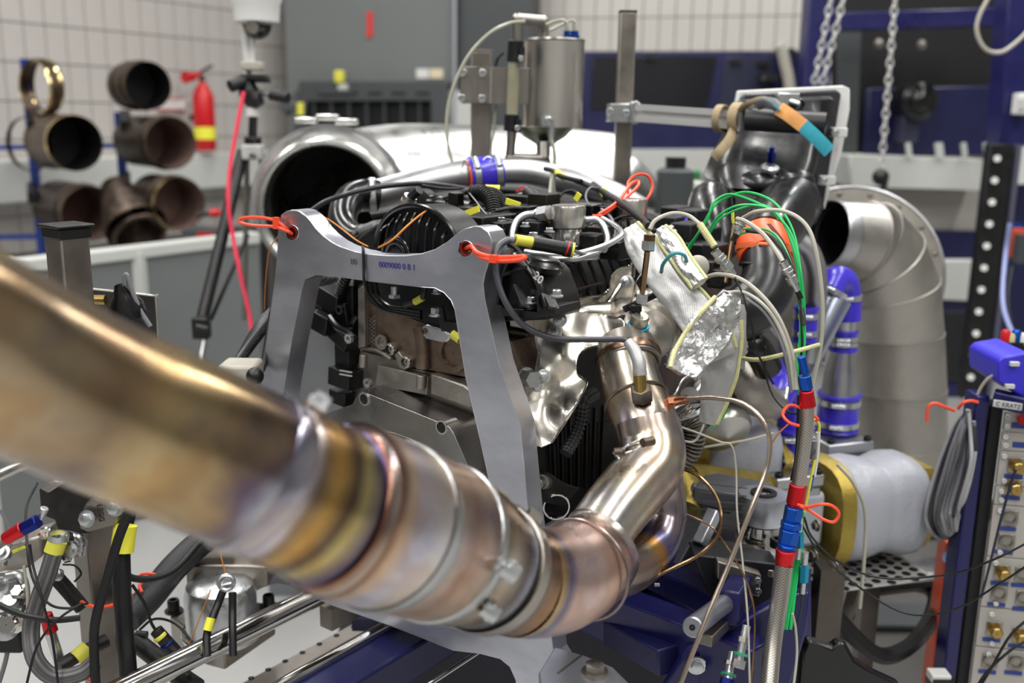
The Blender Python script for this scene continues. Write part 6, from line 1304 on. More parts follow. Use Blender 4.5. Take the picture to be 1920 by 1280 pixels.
part(rb, 'bore', MB().lathe([(.0008, .004), (.0008, .001)], a, d, 16), dark); part(rb, 'rail', MB().bar(at(1322, 1200, 1.22), at(1420, 1106, 1.44), .02, .016), steeld, bev=.002)
bf = thing('bench_frame', 'navy painted steel test bench frame under the engine', 'frame')
def beam(a, b, Ya, Yb, w_, h, m=navy, nm='beam'): return part(bf, nm, MB().bar(at(*a, Ya), at(*b, Yb), w_, h), m, bev=.003)
beam((1050, 1110), (1430, 1260), 1.55, 1.25, .05, .08); beam((1130, 1090), (1400, 1300), 1.75, 1.35, .05, .10)
beam((1200, 1062), (1390, 1145), 1.60, 1.38, .05, .04)
beam((1150, 1180), (1255, 1238), 1.45, 1.32, .04, .04, navyd)
beam((1420, 1120), (1512, 1140), 1.55, 1.5, .05, .12); beam((1365, 1140), (1420, 1060), 1.28, 1.5, .03, .05)
part(bf, 'web_plate', MB().prism([at(x, y, 1.30) for x, y in ((1290, 1215), (1400, 1160), (1470, 1120), (1520, 1110), (1515, 1180), (1480, 1300), (1240, 1300))], Yv*.02), navy, bev=.004)
part(bf, 'deck', MB().prism([at(x, y, 1.6) for x, y in ((960, 1130), (1350, 1060), (1520, 1120), (1500, 1400), (560, 1400), (700, 1240))], Yv*.5), mat('deep_navy', S(12, 13, 34), 0, .5))
for x, y in ((1306, 1246), (1362, 1214), (1360, 1262)): part(bf, 'bolt', MB().lathe([(0, .014), (.003, .014), (.003, .001)], at(x, y, 1.295), -Yv, 20).hexb(at(x, y, 1.292), -Yv, .0095), zinc)
for i, (x, y) in enumerate(((1255, 1112), (1205, 1100), (1232, 1096), (1385, 1145), (1110, 1130))):
    part(bf, 'paint_chip', MB().box(at(x, y, 1.5-.02*i), X*.004, Yv*.002, Z*.002), plast)
for i, (x, lab_) in enumerate(((1396, 'steel inline sensor with a green ring standing before the navy web plate'), (1380, 'second steel inline sensor lying lower beside the braided hose'))):
    t = thing('inline_sensor', lab_, 'sensor'); a_, b_ = at(x+4-10*i, 1172+50*i, 1.22), at(x-10-6*i, 1236+36*i, 1.2)
    part(t, 'barrel', MB().cyl(a_, b_, .0058, 14), zinc); part(t, 'nut', MB().cyl(a_.lerp(b_, .35), a_.lerp(b_, .5), .0085, hexa=True), steel)
    part(t, 'green_ring', MB().cyl(a_.lerp(b_, .8), a_.lerp(b_, .88), .0105, 18), mat('green_ring', S(40, 150, 110), 0, .4)); part(t, 'base', MB().cyl(b_, b_+(b_-a_)*.25, .0095, hexa=True), navan if i else zinc)
# long blue rail + rods on the left half of the bench (all run along the engine axis)
def along(px, py, Y, back, fwd): c = at(px, py, Y); return c-EV*back, c+EV*fwd
rd = thing('guide_rod', 'thick polished steel rod running from the bottom edge up under the exhaust pipe', 'rod')
a, b = along(430, 1196, 1.42, .55, .55); part(rd, 'rod', MB().cyl(a, b, m2(430, 1196, 1.42, 22), 32), chrome)
part(rd, 'carrier', MB().bar(a+EV*.75-Z*.05, b-Z*.05, .03, .04), steeld)
r2_ = thing('guide_rod', 'thinner polished rod parallel to the thick one, nearer the navy rail', 'rod')
a, b = along(650, 1216, 1.42, .5, .4); part(r2_, 'rod', MB().cyl(a, b, m2(650, 1216, 1.42, 13), 28), chrome); part(r2_, 'strip', MB().bar(a+EU*.03-Z*.01, b+EU*.03-Z*.01, .012, .006), steel)
a, b = along(790, 1205, 1.5, .5, .45); part(bf, 'long_rail', MB().bar(a, b, .07, .06), navyd, bev=.006)
r3 = thing('thin_rod', 'slim steel rod crossing the dark gap left of the plate foot', 'rod'); a, b = along(845, 1256, 1.38, .3, .22); part(r3, 'rod', MB().cyl(a, b, .004, 12), chrome); part(r3, 'end', MB().cyl(b, b+EV*.01, .006), steeld)
hp = thing('slotted_plate', 'pale drilled strip with a row of small holes between the two rods', 'plate')
c = at(600, 1225, 1.62); part(hp, 'strip', MB().bar(c-EV*.45-Z*.02, c+EV*.38-Z*.02, .11, .006), mat('worn_pale_plate', S(188, 180, 172), .3, .4, .15, 10), bev=.001)
for i in range(7):
    x, y = 663-i*32, 1175+i*16
    part(hp, 'hole', MB().lathe([(0, .0055), (.0006, .0055), (.0006, .001)], TP(x, y, c.z-.0165), Z, 12), dark)
part(hp, 'blue_end', MB().box(at(688, 1162, 1.7), X*.025, Yv*.02, Z*.012), navy)
lm = thing('engine_mount', 'left zinc plated anti-vibration mount pot standing on a bolted steel block', 'mount')
lc = at(415, 1150, 1.55); lr = m2(415, 1150, 1.55, 66)
part(lm, 'pot', MB().lathe([(-.02, lr*1.08), (-.012, lr*1.1), (-.008, lr*1.0), (.0, lr*.98), (.055, lr*1.0), (.075, lr*.92), (.085, lr*.7), (.086, .001)], lc-Z*.02, Z, 48), zinc)
part(lm, 'lip', MB().tor(lc-Z*.03, Z, lr*1.06, .004, 44, 8), chrome)
part(lm, 'block', MB().prism([TP(x, y, lc.z-.035) for x, y in ((318, 1154), (380, 1118), (500, 1130), (515, 1142), (420, 1205), (380, 1195))], -Z*.05), steel, bev=.003)
for x, y in ((326, 1136), (504, 1127), (411, 1178)): part(lm, 'socket_screw', MB().lathe([(0, .016), (.003, .016)], TP(x, y+10, lc.z-.034), Z, 20, caps=True).sock(TP(x, y+9, lc.z-.032), Z, .0105, .022), blk)
part(lm, 'arm', MB().box(at(440, 1056, 1.62), X*.07, Yv*.05, Z*.02), steeld, bev=.004)
part(lm, 'eye', MB().tor(at(424, 1092, 1.45), -Yv+V((.3, 0, .2)), .011, .004, 24, 8).cyl(at(418, 1098, 1.45), at(436, 1094, 1.45), .005), zinc)
for i, (a_, b_) in enumerate((((418, 1108), (398, 1160)), ((436, 1110), (436, 1180)))):
    pts = [(a_[0], a_[1], 1.43), ((a_[0]+b_[0])/2, (a_[1]+b_[1])/2, 1.42), (b_[0], b_[1], 1.4)]+([(388, 1190, 1.38), (388, 1230, 1.36)] if i == 0 else [(437, 1230, 1.38)])
    cable(('left black lead falling from the mount eye, with the yellow band', 'right black lead falling from the mount eye')[i], pts, 15, rub, n=12)
solo('marker_band', 'yellow marker band on the lead before the left mount', 'marker', MB().cyl(at(396, 1158, 1.385), at(389, 1182, 1.375), m2(392, 1170, 1.38, 8.5), 14), yelp)
# ================================================================ LEFT POST and its clamp
ps = thing('square_post', 'square steel post with a black end cap, passing behind the foreground exhaust pipe', 'post')
PYY = 1.5; ptop = at(125, 440, PYY); pw_ = m2(125, 440, PYY, 58)
part(ps, 'tube', MB().bar(ptop, V((ptop.x, ptop.y, 0.2)), pw_, pw_, up=EU), steeld, bev=.003)
part(ps, 'end_cap', MB().bar(ptop-Z*.004, ptop+Z*.012, pw_*1.12, pw_*1.12, up=EU).bar(ptop+Z*.012, ptop+Z*.017, pw_*1.3, pw_*1.3, up=EU), blk, bev=.002)
pc = thing('post_clamp', 'dark steel clamp block with bolts and stamped lettering on the left post', 'clamp')
part(pc, 'block', MB().prism([at(x, y, 1.42) for x, y in ((72, 918), (90, 905), (110, 902), (180, 930), (172, 990), (168, 1000), (110, 1002), (102, 975), (76, 965))], Yv*.09), mat('dark_block', S(62, 60, 60), .8, .4, .2, 20), bev=.003)
part(pc, 'stamped_plate', MB().prism([at(x, y, 1.37) for x, y in ((160, 944), (196, 928), (228, 945), (215, 985), (165, 998), (148, 990), (150, 970))], Yv*.04), steeld, bev=.002)
part(pc, 'cover_plate', MB().prism([at(x, y, 1.40) for x, y in ((74, 916), (104, 900), (120, 905), (90, 925))], Yv*.05), steel, bev=.002)
for x, y in ((164, 972), (217, 951)): part(pc, 'bolt', MB().hexb(at(x, y, 1.36), V((-.1, -1, .2)), .0095, .01), zinc)
text(pc, 'stamped_letters', 'LEGG', at(188, 962, 1.369), at(192, 980, 1.369)-at(186, 942, 1.369), at(200, 960, 1.369)-at(180, 963, 1.369), .011, mat('stamp_dark', S(50, 44, 40), 0, .6))
tie('orange tie bound round the left post and the black cable', [(153, 1128, 1.40), (165, 1134, 1.38), (190, 1138, 1.37), (225, 1130, 1.37), (244, 1120, 1.38), (244, 1112, 1.4)], 7)
tie('second orange tie at the very bottom of the left post', [(165, 1272, 1.34), (190, 1284, 1.33), (240, 1284, 1.33), (262, 1274, 1.34)], 7)
tie('orange tie loop peeping out behind the black cable bundle', [(256, 1086, 1.5), (268, 1076, 1.5), (288, 1076, 1.5), (290, 1082, 1.5), (276, 1084, 1.5), (262, 1096, 1.48), (266, 1110, 1.47)], 6)
bp_ = thing('backing_plate', 'thin steel sheet with folded edge behind the left post', 'plate')
part(bp_, 'sheet', MB().prism([at(x, y, 1.62) for x, y in ((160, 540), (292, 556), (298, 640), (160, 640))], Yv*.003), mat('dark_sheet', S(88, 86, 84), .8, .35), bev=.001)
part(bp_, 'folded_edge', MB().tube(P3([(160, 540, 1.61), (285, 554, 1.61), (292, 560, 1.61), (297, 640, 1.61)]), .0016, 8), stain)
part(bp_, 'pin', MB().cyl(at(172, 562, 1.58), at(198, 562, 1.58), .008), brass)
sw = thing('rubber_boot', 'glossy black rubber boot with a grey stalk on the steel sheet', 'boot'); part(sw, 'boot', MB().lathe([(0, .03), (.015, .028), (.035, .014), (.05, .008)], at(240, 588, 1.56), V((-.1, -.3, 1)), 22), blkg)
part(sw, 'stalk', MB().tube(P3([(236, 560, 1.55), (234, 522, 1.55), (238, 516, 1.55), (246, 540, 1.55), (262, 580, 1.55), (282, 612, 1.55)]), .004, 8), greyc)
# ================================================================ CAMERA TRIPOD
tr_ = thing('camera_tripod', 'black camera tripod with a pan head and two grips', 'tripod')
TYY = 3.0
part(tr_, 'column', MB().cyl(at(473, 262, TYY), at(475, 218, TYY), m2(473, 240, TYY, 8), 16), blk); part(tr_, 'white_collar', MB().cyl(at(474, 218, TYY), at(474, 202, TYY), m2(473, 210, TYY, 12), 20), white)
part(tr_, 'collar', MB().cyl(at(474, 276, TYY), at(474, 256, TYY), m2(473, 240, TYY, 16), 24), blk, bev=.004)
part(tr_, 'joint', MB().box(at(475, 285, TYY-.01), X*.028, Yv*.03, Z*.022), plast, bev=.005); part(tr_, 'joint_screw', MB().sock(at(475, 292, TYY-.045), -Yv, .01), steel)
part(tr_, 'pan_head', MB().tube(P3([(462, 146, TYY), (466, 170, TYY), (478, 190, TYY), (485, 200, TYY)]), [.02, .03, .028, .022], 14), blk)
part(tr_, 'plate', MB().box(at(478, 145, TYY), X*.035, Yv*.03, Z*.008).box(at(492, 150, TYY), X*.02, Yv*.02, Z*.008), blk, bev=.003)
part(tr_, 'grip', MB().cyl(at(432, 162, TYY-.05), at(456, 152, TYY-.02), .018, 16), blk); part(tr_, 'grip', MB().cyl(at(508, 178, TYY-.03), at(540, 184, TYY-.05), .0155, 16), blk); part(tr_, 'handle_rod', MB().cyl(at(482, 172, TYY), at(508, 178, TYY-.03), .008, 12), alub)
for (x0, y0, x1, y1, w_, m_, Y1) in ((455, 285, 374, 620, 22, blk, 2.7), (452, 300, 380, 600, 10, blk, 2.75), (492, 290, 500, 700, 14, blk, 3.2), (463, 300, 458, 600, 10, steeld, 3.1)):
    part(tr_, 'leg', MB().cyl(at(x0, y0, TYY), at(x1, y1, Y1), m2(x0, y0, TYY, w_)/2, 14), m_)
part(tr_, 'leg_lock', MB().box(at(378, 614, 2.68), X*.022, Yv*.02, Z*.03).cyl(at(366, 612, 2.66), at(392, 618, 2.66), .01), blk, bev=.004)
part(tr_, 'leg_tube', MB().cyl(at(385, 630, 2.68), at(372, 700, 2.6), .009, 12), alub)
part(tr_, 'brace', MB().cyl(at(395, 600, 2.75), at(465, 440, 2.95), .006, 8), blk)
sc = thing('dome_camera', 'white dome surveillance camera on a white stalk above the tripod', 'camera')
c = at(482, 44, TYY); rr_ = m2(482, 44, TYY, 41)
part(sc, 'housing', MB().lathe([(0, rr_*.9), (.004, rr_), (.05, rr_*1.06), (.062, rr_*1.14), (.085, rr_*1.16), (.09, rr_*1.1), (.16, rr_*1.0)], c, Z, 36, caps=True), white)
dm_ = part(sc, 'dome', MB().ball(c, rr_*.66, 26, 14, sc=(1, 1, 1.1)), blkg); part(dm_, 'lens', MB().cyl(c-Z*.012-Yv*.02, c-Z*.015-Yv*.062, .018), steeld)
part(sc, 'trim_ring', MB().tor(c, Z, rr_*.72, .004, 30, 8), plast)
part(sc, 'stalk', MB().cyl(at(461, 60, TYY+.03), at(466, 142, TYY+.03), m2(461, 100, TYY, 8), 14).cyl(at(474, 66, TYY+.03), at(473, 120, TYY+.03), .008), white)
part(sc, 'foot', MB().box(at(474, 124, TYY), X*.03, Yv*.025, Z*.012), greyh, bev=.004)
cable('pink-red cord hanging from the tripod head to the floor', [(457, 172, 2.9), (446, 230, 2.88), (432, 310, 2.85), (428, 380, 2.82), (438, 450, 2.8), (452, 520, 2.75), (468, 590, 2.7), (475, 650, 2.65)], 8, pink, 'cord', 'cord')
t = thing('wall_clutter', 'small dark instrument on a bracket between tripod and cabinet', 'instrument'); part(t, 'body', MB().box(at(545, 200, 6.0), X*.05, Yv*.05, Z*.03), gmachd, bev=.01); part(t, 'arm', MB().bar(at(560, 170, 6.0), at(540, 215, 6.0), .03, .03), gmachd); part(t, 'yellow_band', MB().cyl(at(563, 192, 5.9), at(563, 216, 5.9), .02), yel)
t = thing('red_tool', 'small red handled tool on the partition behind the rings', 'tool'); part(t, 'handle', MB().cyl(at(395, 400, 4.5), at(412, 398, 4.5), .018), red); part(t, 'shaft', MB().cyl(at(370, 404, 4.5), at(395, 400, 4.5), .01), blk)
t = thing('parts_box', 'flat dark box with red edge lying on the partition behind the rings', 'box'); part(t, 'box', MB().box(at(395, 432, 4.55), X*.1, Yv*.1, Z*.012), gmachd); part(t, 'red_edge', MB().box(at(385, 440, 4.45), X*.035, Yv*.01, Z*.01), red)
# ================================================================ CABLES on top of the engine
BK = rub
cable('thick black cable sweeping from behind the left lug over the black elbow', [(580, 398, 1.66), (610, 378, 1.66), (650, 364, 1.66), (700, 352, 1.68), (750, 346, 1.72), (790, 344, 1.75), (850, 350, 1.8), (905, 358, 1.84), (960, 362, 1.86)], 10, mat('dark_cable', S(46, 46, 52), 0, .3), n=12)
cable('second black cable running just under the thick one to the right', [(790, 348, 1.74), (840, 354, 1.78), (900, 352, 1.82), (960, 360, 1.84), (1000, 374, 1.84)], 6, BK)
cable('amber wire looping over the ribbed dome to the plate', [(588, 404, 1.6), (610, 408, 1.58), (640, 428, 1.52), (668, 450, 1.47), (690, 462, 1.44)], 3, orw)
cable('bright amber wire crossing the ribbed dome', [(710, 464, 1.42), (735, 450, 1.41), (765, 422, 1.42), (792, 400, 1.46), (812, 392, 1.5), (840, 398, 1.54), (858, 410, 1.56)], 4, orw)
cable('thin amber wire down the left side of the plate', [(522, 442, 1.62), (505, 470, 1.64), (498, 530, 1.66), (496, 580, 1.68)], 2, orw)
cable('black sleeved cable with a wide yellow band behind the conduit', [(862, 372, 1.78), (868, 362, 1.78), (885, 357, 1.78), (930, 356, 1.78), (970, 358, 1.78)], 13, BK, n=12)
solo('marker_band', 'wide yellow band on the black cable behind the conduit', 'marker', MB().cyl(at(910, 355, 1.775), at(937, 356, 1.775), m2(920, 356, 1.775, 9), 14), yel)
cable('black cable end with wire strands and a yellow band above the steel pump', [(1022, 316, 1.9), (1036, 320, 1.88), (1052, 330, 1.85), (1090, 340, 1.8)], 9, BK, n=10)
solo('marker_band', 'yellow band on the black cable above the near fuel pump', 'marker', MB().cyl(at(1043, 323, 1.865), at(1060, 334, 1.85), m2(1050, 330, 1.85, 6.5), 12), yel)
cable('pale line rising from the cover in front of the charge pipe', [(1030, 388, 1.8), (1032, 360, 1.85), (1036, 322, 1.9)], 8, clearh)
cable('black lead hooked over the near fuel pump', [(1040, 322, 1.88), (1040, 360, 1.8), (1046, 372, 1.75), (1058, 360, 1.75), (1076, 358, 1.74), (1090, 372, 1.7)], 5, BK)
cable('thin grey lead looping behind the near fuel pump', [(1105, 388, 1.7), (1098, 368, 1.72), (1106, 352, 1.74), (1120, 352, 1.76)], 4, greyc)
cable('thick black cable slanting down to the probe', [(1112, 346, 1.8), (1140, 366, 1.72), (1175, 388, 1.62), (1205, 412, 1.52), (1216, 424, 1.47)], 13, BK, n=12)
cable('black cable strand bundle left of the red tie', [(1080, 338, 1.82), (1100, 346, 1.8), (1122, 356, 1.77), (1135, 372, 1.74)], 11, weave, n=10)
solo('marker_band', 'faint yellow ring on the cable beside the red tie', 'marker', MB().cyl(at(1130, 358, 1.755), at(1136, 368, 1.74), m2(1130, 360, 1.74, 8), 12), yel)
cable('thin black loop beside the second fuel pump', [(1140, 418, 1.62), (1160, 408, 1.62), (1185, 405, 1.6), (1200, 415, 1.56)], 4, BK)
t = thing('cable_tie', 'orange-red cable tie with long loops standing on the near pump line', 'cable tie')
part(t, 'long_loop', MB().tube(P3([(1118, 408, 1.62), (1140, 396, 1.64), (1170, 374, 1.68), (1195, 350, 1.72), (1196, 340, 1.74), (1182, 346, 1.72), (1165, 370, 1.68), (1148, 386, 1.65), (1122, 402, 1.62)]), .0028, 8), ora)
part(t, 'round_loop', MB().tube(P3([(1178, 366, 1.7), (1178, 342, 1.73), (1192, 328, 1.75), (1212, 328, 1.76), (1223, 345, 1.76), (1220, 362, 1.75), (1208, 380, 1.73)]), .0024, 8), ora)
part(t, 'head', MB().box(at(1120, 408, 1.61), X*.008, Yv*.006, Z*.005), ora, bev=.001)
cable('thin white lead among the connectors left of the near pump', [(918, 400, 1.6), (930, 412, 1.58), (945, 428, 1.56)], 3, clearh)
cable('grey lead from the paper tag into the connectors', [(880, 362, 1.68), (893, 378, 1.64), (905, 394, 1.6), (925, 414, 1.57)], 3, greyc)
cable('black cable over the connectors towards the near pump', [(940, 366, 1.8), (975, 374, 1.78), (1000, 385, 1.74), (1010, 396, 1.7)], 7, BK)
for i, (a_, b_, Yq) in enumerate((((930, 395), (1010, 400), 1.62), ((900, 420), (985, 420), 1.58), ((1070, 440), (1150, 430), 1.6), ((1090, 470), (1180, 470), 1.55), ((960, 430), (1040, 428), 1.55), ((1180, 430), (1260, 445), 1.7), ((1200, 460), (1290, 460), 1.7), ((830, 372), (880, 374), 1.72))):
    cable(('black lead lying across the connectors', 'black lead just above the right plate lug', 'black lead behind the near pump flange', 'black lead low along the cam cover', 'black lead in front of the near pump', 'black lead beyond the silver sleeves', 'lower black lead beyond the silver sleeves', 'black lead on the intake cap')[i], [(a_[0], a_[1], Yq), ((a_[0]+b_[0])/2, (a_[1]+b_[1])/2-8, Yq), (b_[0], b_[1], Yq)], 7, BK)
t = thing('wire_strands', 'loose red and pink wire strands at the black connector behind the near pump', 'wire')
for k in range(4): part(t, 'strand', MB().tube(P3([(968, 358+k*2, 1.77), (980, 350+k*4, 1.765), (992, 356+k*2, 1.77)]), .0011, 5), (red, pink, blk, white)[k])
t = thing('round_connector', 'large round black connector lying left of the near fuel pump', 'connector')
part(t, 'shell', MB().cyl(at(990, 360, 1.76), at(1020, 386, 1.7), m2(1000, 370, 1.74, 13), 20), blk, bev=.002); part(t, 'steel_ring', MB().cyl(at(1018, 384, 1.705), at(1026, 390, 1.69), m2(1000, 370, 1.74, 11), 18), zinc); part(t, 'yellow_ring', MB().cyl(at(1010, 376, 1.72), at(1014, 380, 1.715), m2(1000, 370, 1.74, 13.4), 18), yel)
# left cable bundles behind the support plate
for i in range(6):
    cable(('outermost', 'second', 'third', 'fourth', 'fifth', 'innermost')[i]+' black cable of the bundle running down left of the plate', [(640-i*9, 520, 1.78), (590-i*8, 545, 1.78), (528-i*3, 565+i*2, 1.74), (500-i*4, 600+i*2, 1.7), (455-i*3, 660+i*4, 1.66), (430-i*3, 700+i*4, 1.62)], 9, rub if i % 2 else mat('dark_cable', S(46, 46, 52)), 'cable', 'cable', group='cables falling left of the support plate')
cable('ribbed conduit at the edge of the cable bundle', [(512, 600, 1.7), (480, 640, 1.66), (450, 680, 1.62), (430, 700, 1.6)], 12, sleeve, 'conduit', 'conduit', corr=.006)
cable('vertical black cable hugging the left leg of the plate', [(520, 545, 1.66), (508, 600, 1.64), (500, 650, 1.62), (492, 690, 1.6), (475, 706, 1.58), (455, 712, 1.56)], 13, rub, n=12)
cable('ribbed black hose with white marks seen through the plate window', [(612, 520, 1.8), (600, 560, 1.8), (592, 590, 1.78)], 14, sleeve, 'conduit', 'conduit', corr=.007)
t = thing('grey_valve', 'blurry pale grey block with a black knob left of the plate, above the pipe', 'valve'); part(t, 'body', MB().box(at(452, 700, 1.55), X*.03, Yv*.03, Z*.02), greyh, bev=.006); part(t, 'knob', MB().ball(at(478, 705, 1.5), .014), blk)
tr2 = thing('steel_rod', 'bright steel rod showing at the left edge just under the foreground pipe', 'rod'); part(tr2, 'rod', MB().cyl(at(-60, 918, 1.9), at(90, 848, 2.1), .011, 18), chrome)
# ================================================================ LOWER LEFT HOSES
cable('fat black braided sleeve bundle rising behind the exhaust pipe', [(238, 1160, 1.45), (280, 1120, 1.5), (330, 1060, 1.55), (385, 1010, 1.6), (430, 985, 1.62)], 52, weave, 'cable_sleeve', 'cable sleeve', n=20)
cable('black cable lying on the braided sleeve bundle', [(228, 1060, 1.4), (245, 1082, 1.4), (285, 1084, 1.42), (330, 1066, 1.45), (370, 1022, 1.5), (392, 998, 1.52)], 13, rub, n=12)
cable('fat grey braided hose hanging in a U left of the post', [(102, 1035, 1.35), (88, 1080, 1.34), (70, 1130, 1.33), (58, 1180, 1.32), (66, 1235, 1.3), (100, 1268, 1.3), (150, 1262, 1.31), (180, 1240, 1.32)], 32, gweave, 'hose', 'hose', n=20)
cable('second black hose end of the U bend behind the left post', [(110, 1250, 1.36), (140, 1232, 1.38), (170, 1215, 1.4), (200, 1200, 1.42)], 26, rub, 'hose', 'hose', n=16)
solo('hose_collar', 'yellow collar at the top of the grey braided hose', 'collar', MB().cyl(at(108, 1014, 1.355), at(100, 1036, 1.35), m2(100, 1020, 1.35, 17.5), 22), yel)
solo('hose_collar', 'yellow collar on the black hose low behind the left post', 'collar', MB().cyl(at(142, 1234, 1.375), at(164, 1214, 1.39), m2(150, 1220, 1.38, 15), 22), yel)
solo('hose_clamp', 'steel clamp on top of the yellow collar of the grey hose', 'clamp', MB().ring(at(109, 1010, 1.356), V((.2, 0, 1)), m2(100, 1020, 1.35, 16), m2(100, 1020, 1.35, 19), .008), zinc)
cable('thick black hose slanting from the left post down to the rod', [(252, 1200, 1.42), (290, 1230, 1.4), (330, 1262, 1.38), (370, 1290, 1.36)], 36, rub, 'hose', 'hose', n=18)
cable('black hose between the grey hose and the left post', [(108, 1085, 1.42), (130, 1110, 1.42), (155, 1140, 1.42)], 28, rub, 'hose', 'hose', n=16)
cable('heavy black cable running straight down the right side of the left post', [(240, 955, 1.42), (228, 1010, 1.4), (228, 1080, 1.38), (232, 1160, 1.37), (242, 1290, 1.35)], 34, mat('black_jacket', S(20, 20, 22), 0, .38), n=18)
cable('black cable crossing in front of the left post', [(246, 950, 1.34), (222, 1010, 1.33), (202, 1080, 1.32), (182, 1150, 1.31), (176, 1200, 1.31), (180, 1300, 1.3)], 18, rub, n=14)
solo('marker_band', 'broad yellow band on the heavy black cable beside the left post', 'marker', MB().tube(P3([(236, 984, 1.385), (232, 1008, 1.38), (229, 1034, 1.375)]), m2(230, 1000, 1.38, 21), 20), yelp)
rf = thing('hose_fitting', 'red and dark blue anodised hose fitting at the left edge under the pipe', 'fitting')
cylp(rf, 'red_socket', (10, 1010), (44, 990), 1.3, 24, redan, w1=28); cylp(rf, 'blue_nut', (42, 992), (72, 976), 1.3, 28, navan, True); cylp(rf, 'hose', (-30, 1040), (12, 1008), 1.3, 20, steelbraid)
cylp(rf, 'steel_elbow', (72, 976), (84, 952), 1.31, 16, zinc)
rv = thing('red_fitting', 'red anodised fitting on a steel tube hanging beside the grey U hose', 'fitting')
cylp(rv, 'socket', (86, 1150), (96, 1184), 1.38, 22, redan, w1=26); cylp(rv, 'steel_tube', (94, 1184), (114, 1248), 1.38, 20, zinc); cylp(rv, 'cream_sleeve', (104, 1266), (112, 1290), 1.37, 18, kev)
vbx = thing('valve_block', 'bright machined valve block with fittings at the left edge', 'valve block')
part(vbx, 'block', MB().prism([at(x, y, 1.42) for x, y in ((-20, 1030), (50, 1012), (76, 1004), (78, 1044), (50, 1066), (-20, 1080))], Yv*.06), cast, bev=.004)
part(vbx, 'label', MB().prism([at(x, y, 1.418) for x, y in ((0, 1040), (46, 1022), (50, 1026), (2, 1046))], -Yv*.002), yel)
for i, (x, y, r_) in enumerate(((8, 1040, .012), (84, 1000, .01), (20, 1090, .016), (40, 1110, .012), (18, 1130, .014), (130, 1010, .012), (135, 1030, .012), (125, 1045, .009), (112, 1078, .009), (30, 1160, .02), (10, 1175, .02), (52, 1150, .012))):
    part(vbx, 'fitting', MB().lathe([(0, r_), (r_*.8, r_), (r_*.9, r_*.7), (r_*1.6, r_*.7), (r_*1.6, .001)], at(x, y, 1.38), V((math.sin(i*2.1)*.7, -1, .6+.4*math.cos(i*1.7))), 6 if i % 2 else 16), chrome if i % 2 else zinc)
part(vbx, 'manifold', MB().tube(P3([(-10, 1085, 1.4), (20, 1080, 1.4), (40, 1090, 1.4), (42, 1130, 1.4), (20, 1145, 1.4)]), .010, 12).tube(P3([(110, 1000, 1.42), (150, 1010, 1.42), (150, 1040, 1.42)]), .008, 10), zinc)
part(vbx, 'black_base', MB().box(at(20, 1185, 1.42), X*.03, Yv*.03, Z*.02), blk, bev=.004)
for i, (pts, w_, m_) in enumerate((([(70, 905, 1.5), (50, 950, 1.45), (50, 1010, 1.36), (60, 1080, 1.33), (90, 1130, 1.31), (130, 1140, 1.3), (165, 1130, 1.32)], 5, rub), ([(56, 1020, 1.33), (62, 1060, 1.32), (78, 1120, 1.3), (98, 1200, 1.29), (110, 1290, 1.28)], 5, rub), ([(155, 1130, 1.31), (110, 1160, 1.29), (70, 1210, 1.28), (48, 1290, 1.27)], 5, rub), ([(-10, 1130, 1.3), (40, 1152, 1.3), (100, 1162, 1.3), (150, 1158, 1.31)], 12, rub), ([(0, 955, 1.4), (20, 1000, 1.4), (10, 1060, 1.38)], 6, greyc), ([(18, 1200, 1.4), (10, 1240, 1.4), (-5, 1290, 1.4)], 9, greyc), ([(45, 1060, 1.36), (52, 1120, 1.35), (50, 1170, 1.34)], 6, clearh), ([(248, 1096, 1.4), (270, 1130, 1.4), (285, 1170, 1.4), (300, 1190, 1.4)], 6, rub), ([(262, 1180, 1.45), (290, 1160, 1.45), (330, 1170, 1.42), (370, 1215, 1.4)], 5, rub), ([(395, 1105, 1.42), (360, 1195, 1.4), (350, 1215, 1.4), (370, 1220, 1.38)], 2, orw), ([(408, 985, 1.5), (412, 1030, 1.48), (424, 1080, 1.46)], 2, orw), ([(118, 1058, 1.4), (140, 1060, 1.4), (152, 1075, 1.4), (140, 1090, 1.4)], 4, rub))):
    cable(('thin black lead from behind the clamp curving to the orange tie', 'thin black lead hanging straight down over the grey U hose', 'thin black lead crossing from the tie to the bottom left corner', 'thicker black cable entering from the left edge', 'grey lead at the left edge beside the red fitting', 'grey lead leaving the valve block downward', 'clear lead beside the valve block', 'black lead falling to the round plug', 'black lead arching over the round plug', 'thin amber wire beside the yellow banded lead', 'thin amber wire dropping from the pipe to the mount eye', 'small black loop beside the left post')[i], pts, w_, m_)
rp = thing('round_plug', 'black cylindrical plug with a pale green ring lying beside the left mount', 'connector')
cylp(rp, 'body', (292, 1180), (336, 1232), 1.38, 24, blk, w1=28); cylp(rp, 'ring', (298, 1190), (303, 1196), 1.378, 26, yel); cylp(rp, 'blue_ring', (312, 1205), (315, 1209), 1.376, 28, navan); cylp(rp, 'clip', (254, 1190), (276, 1192), 1.42, 18, blk)
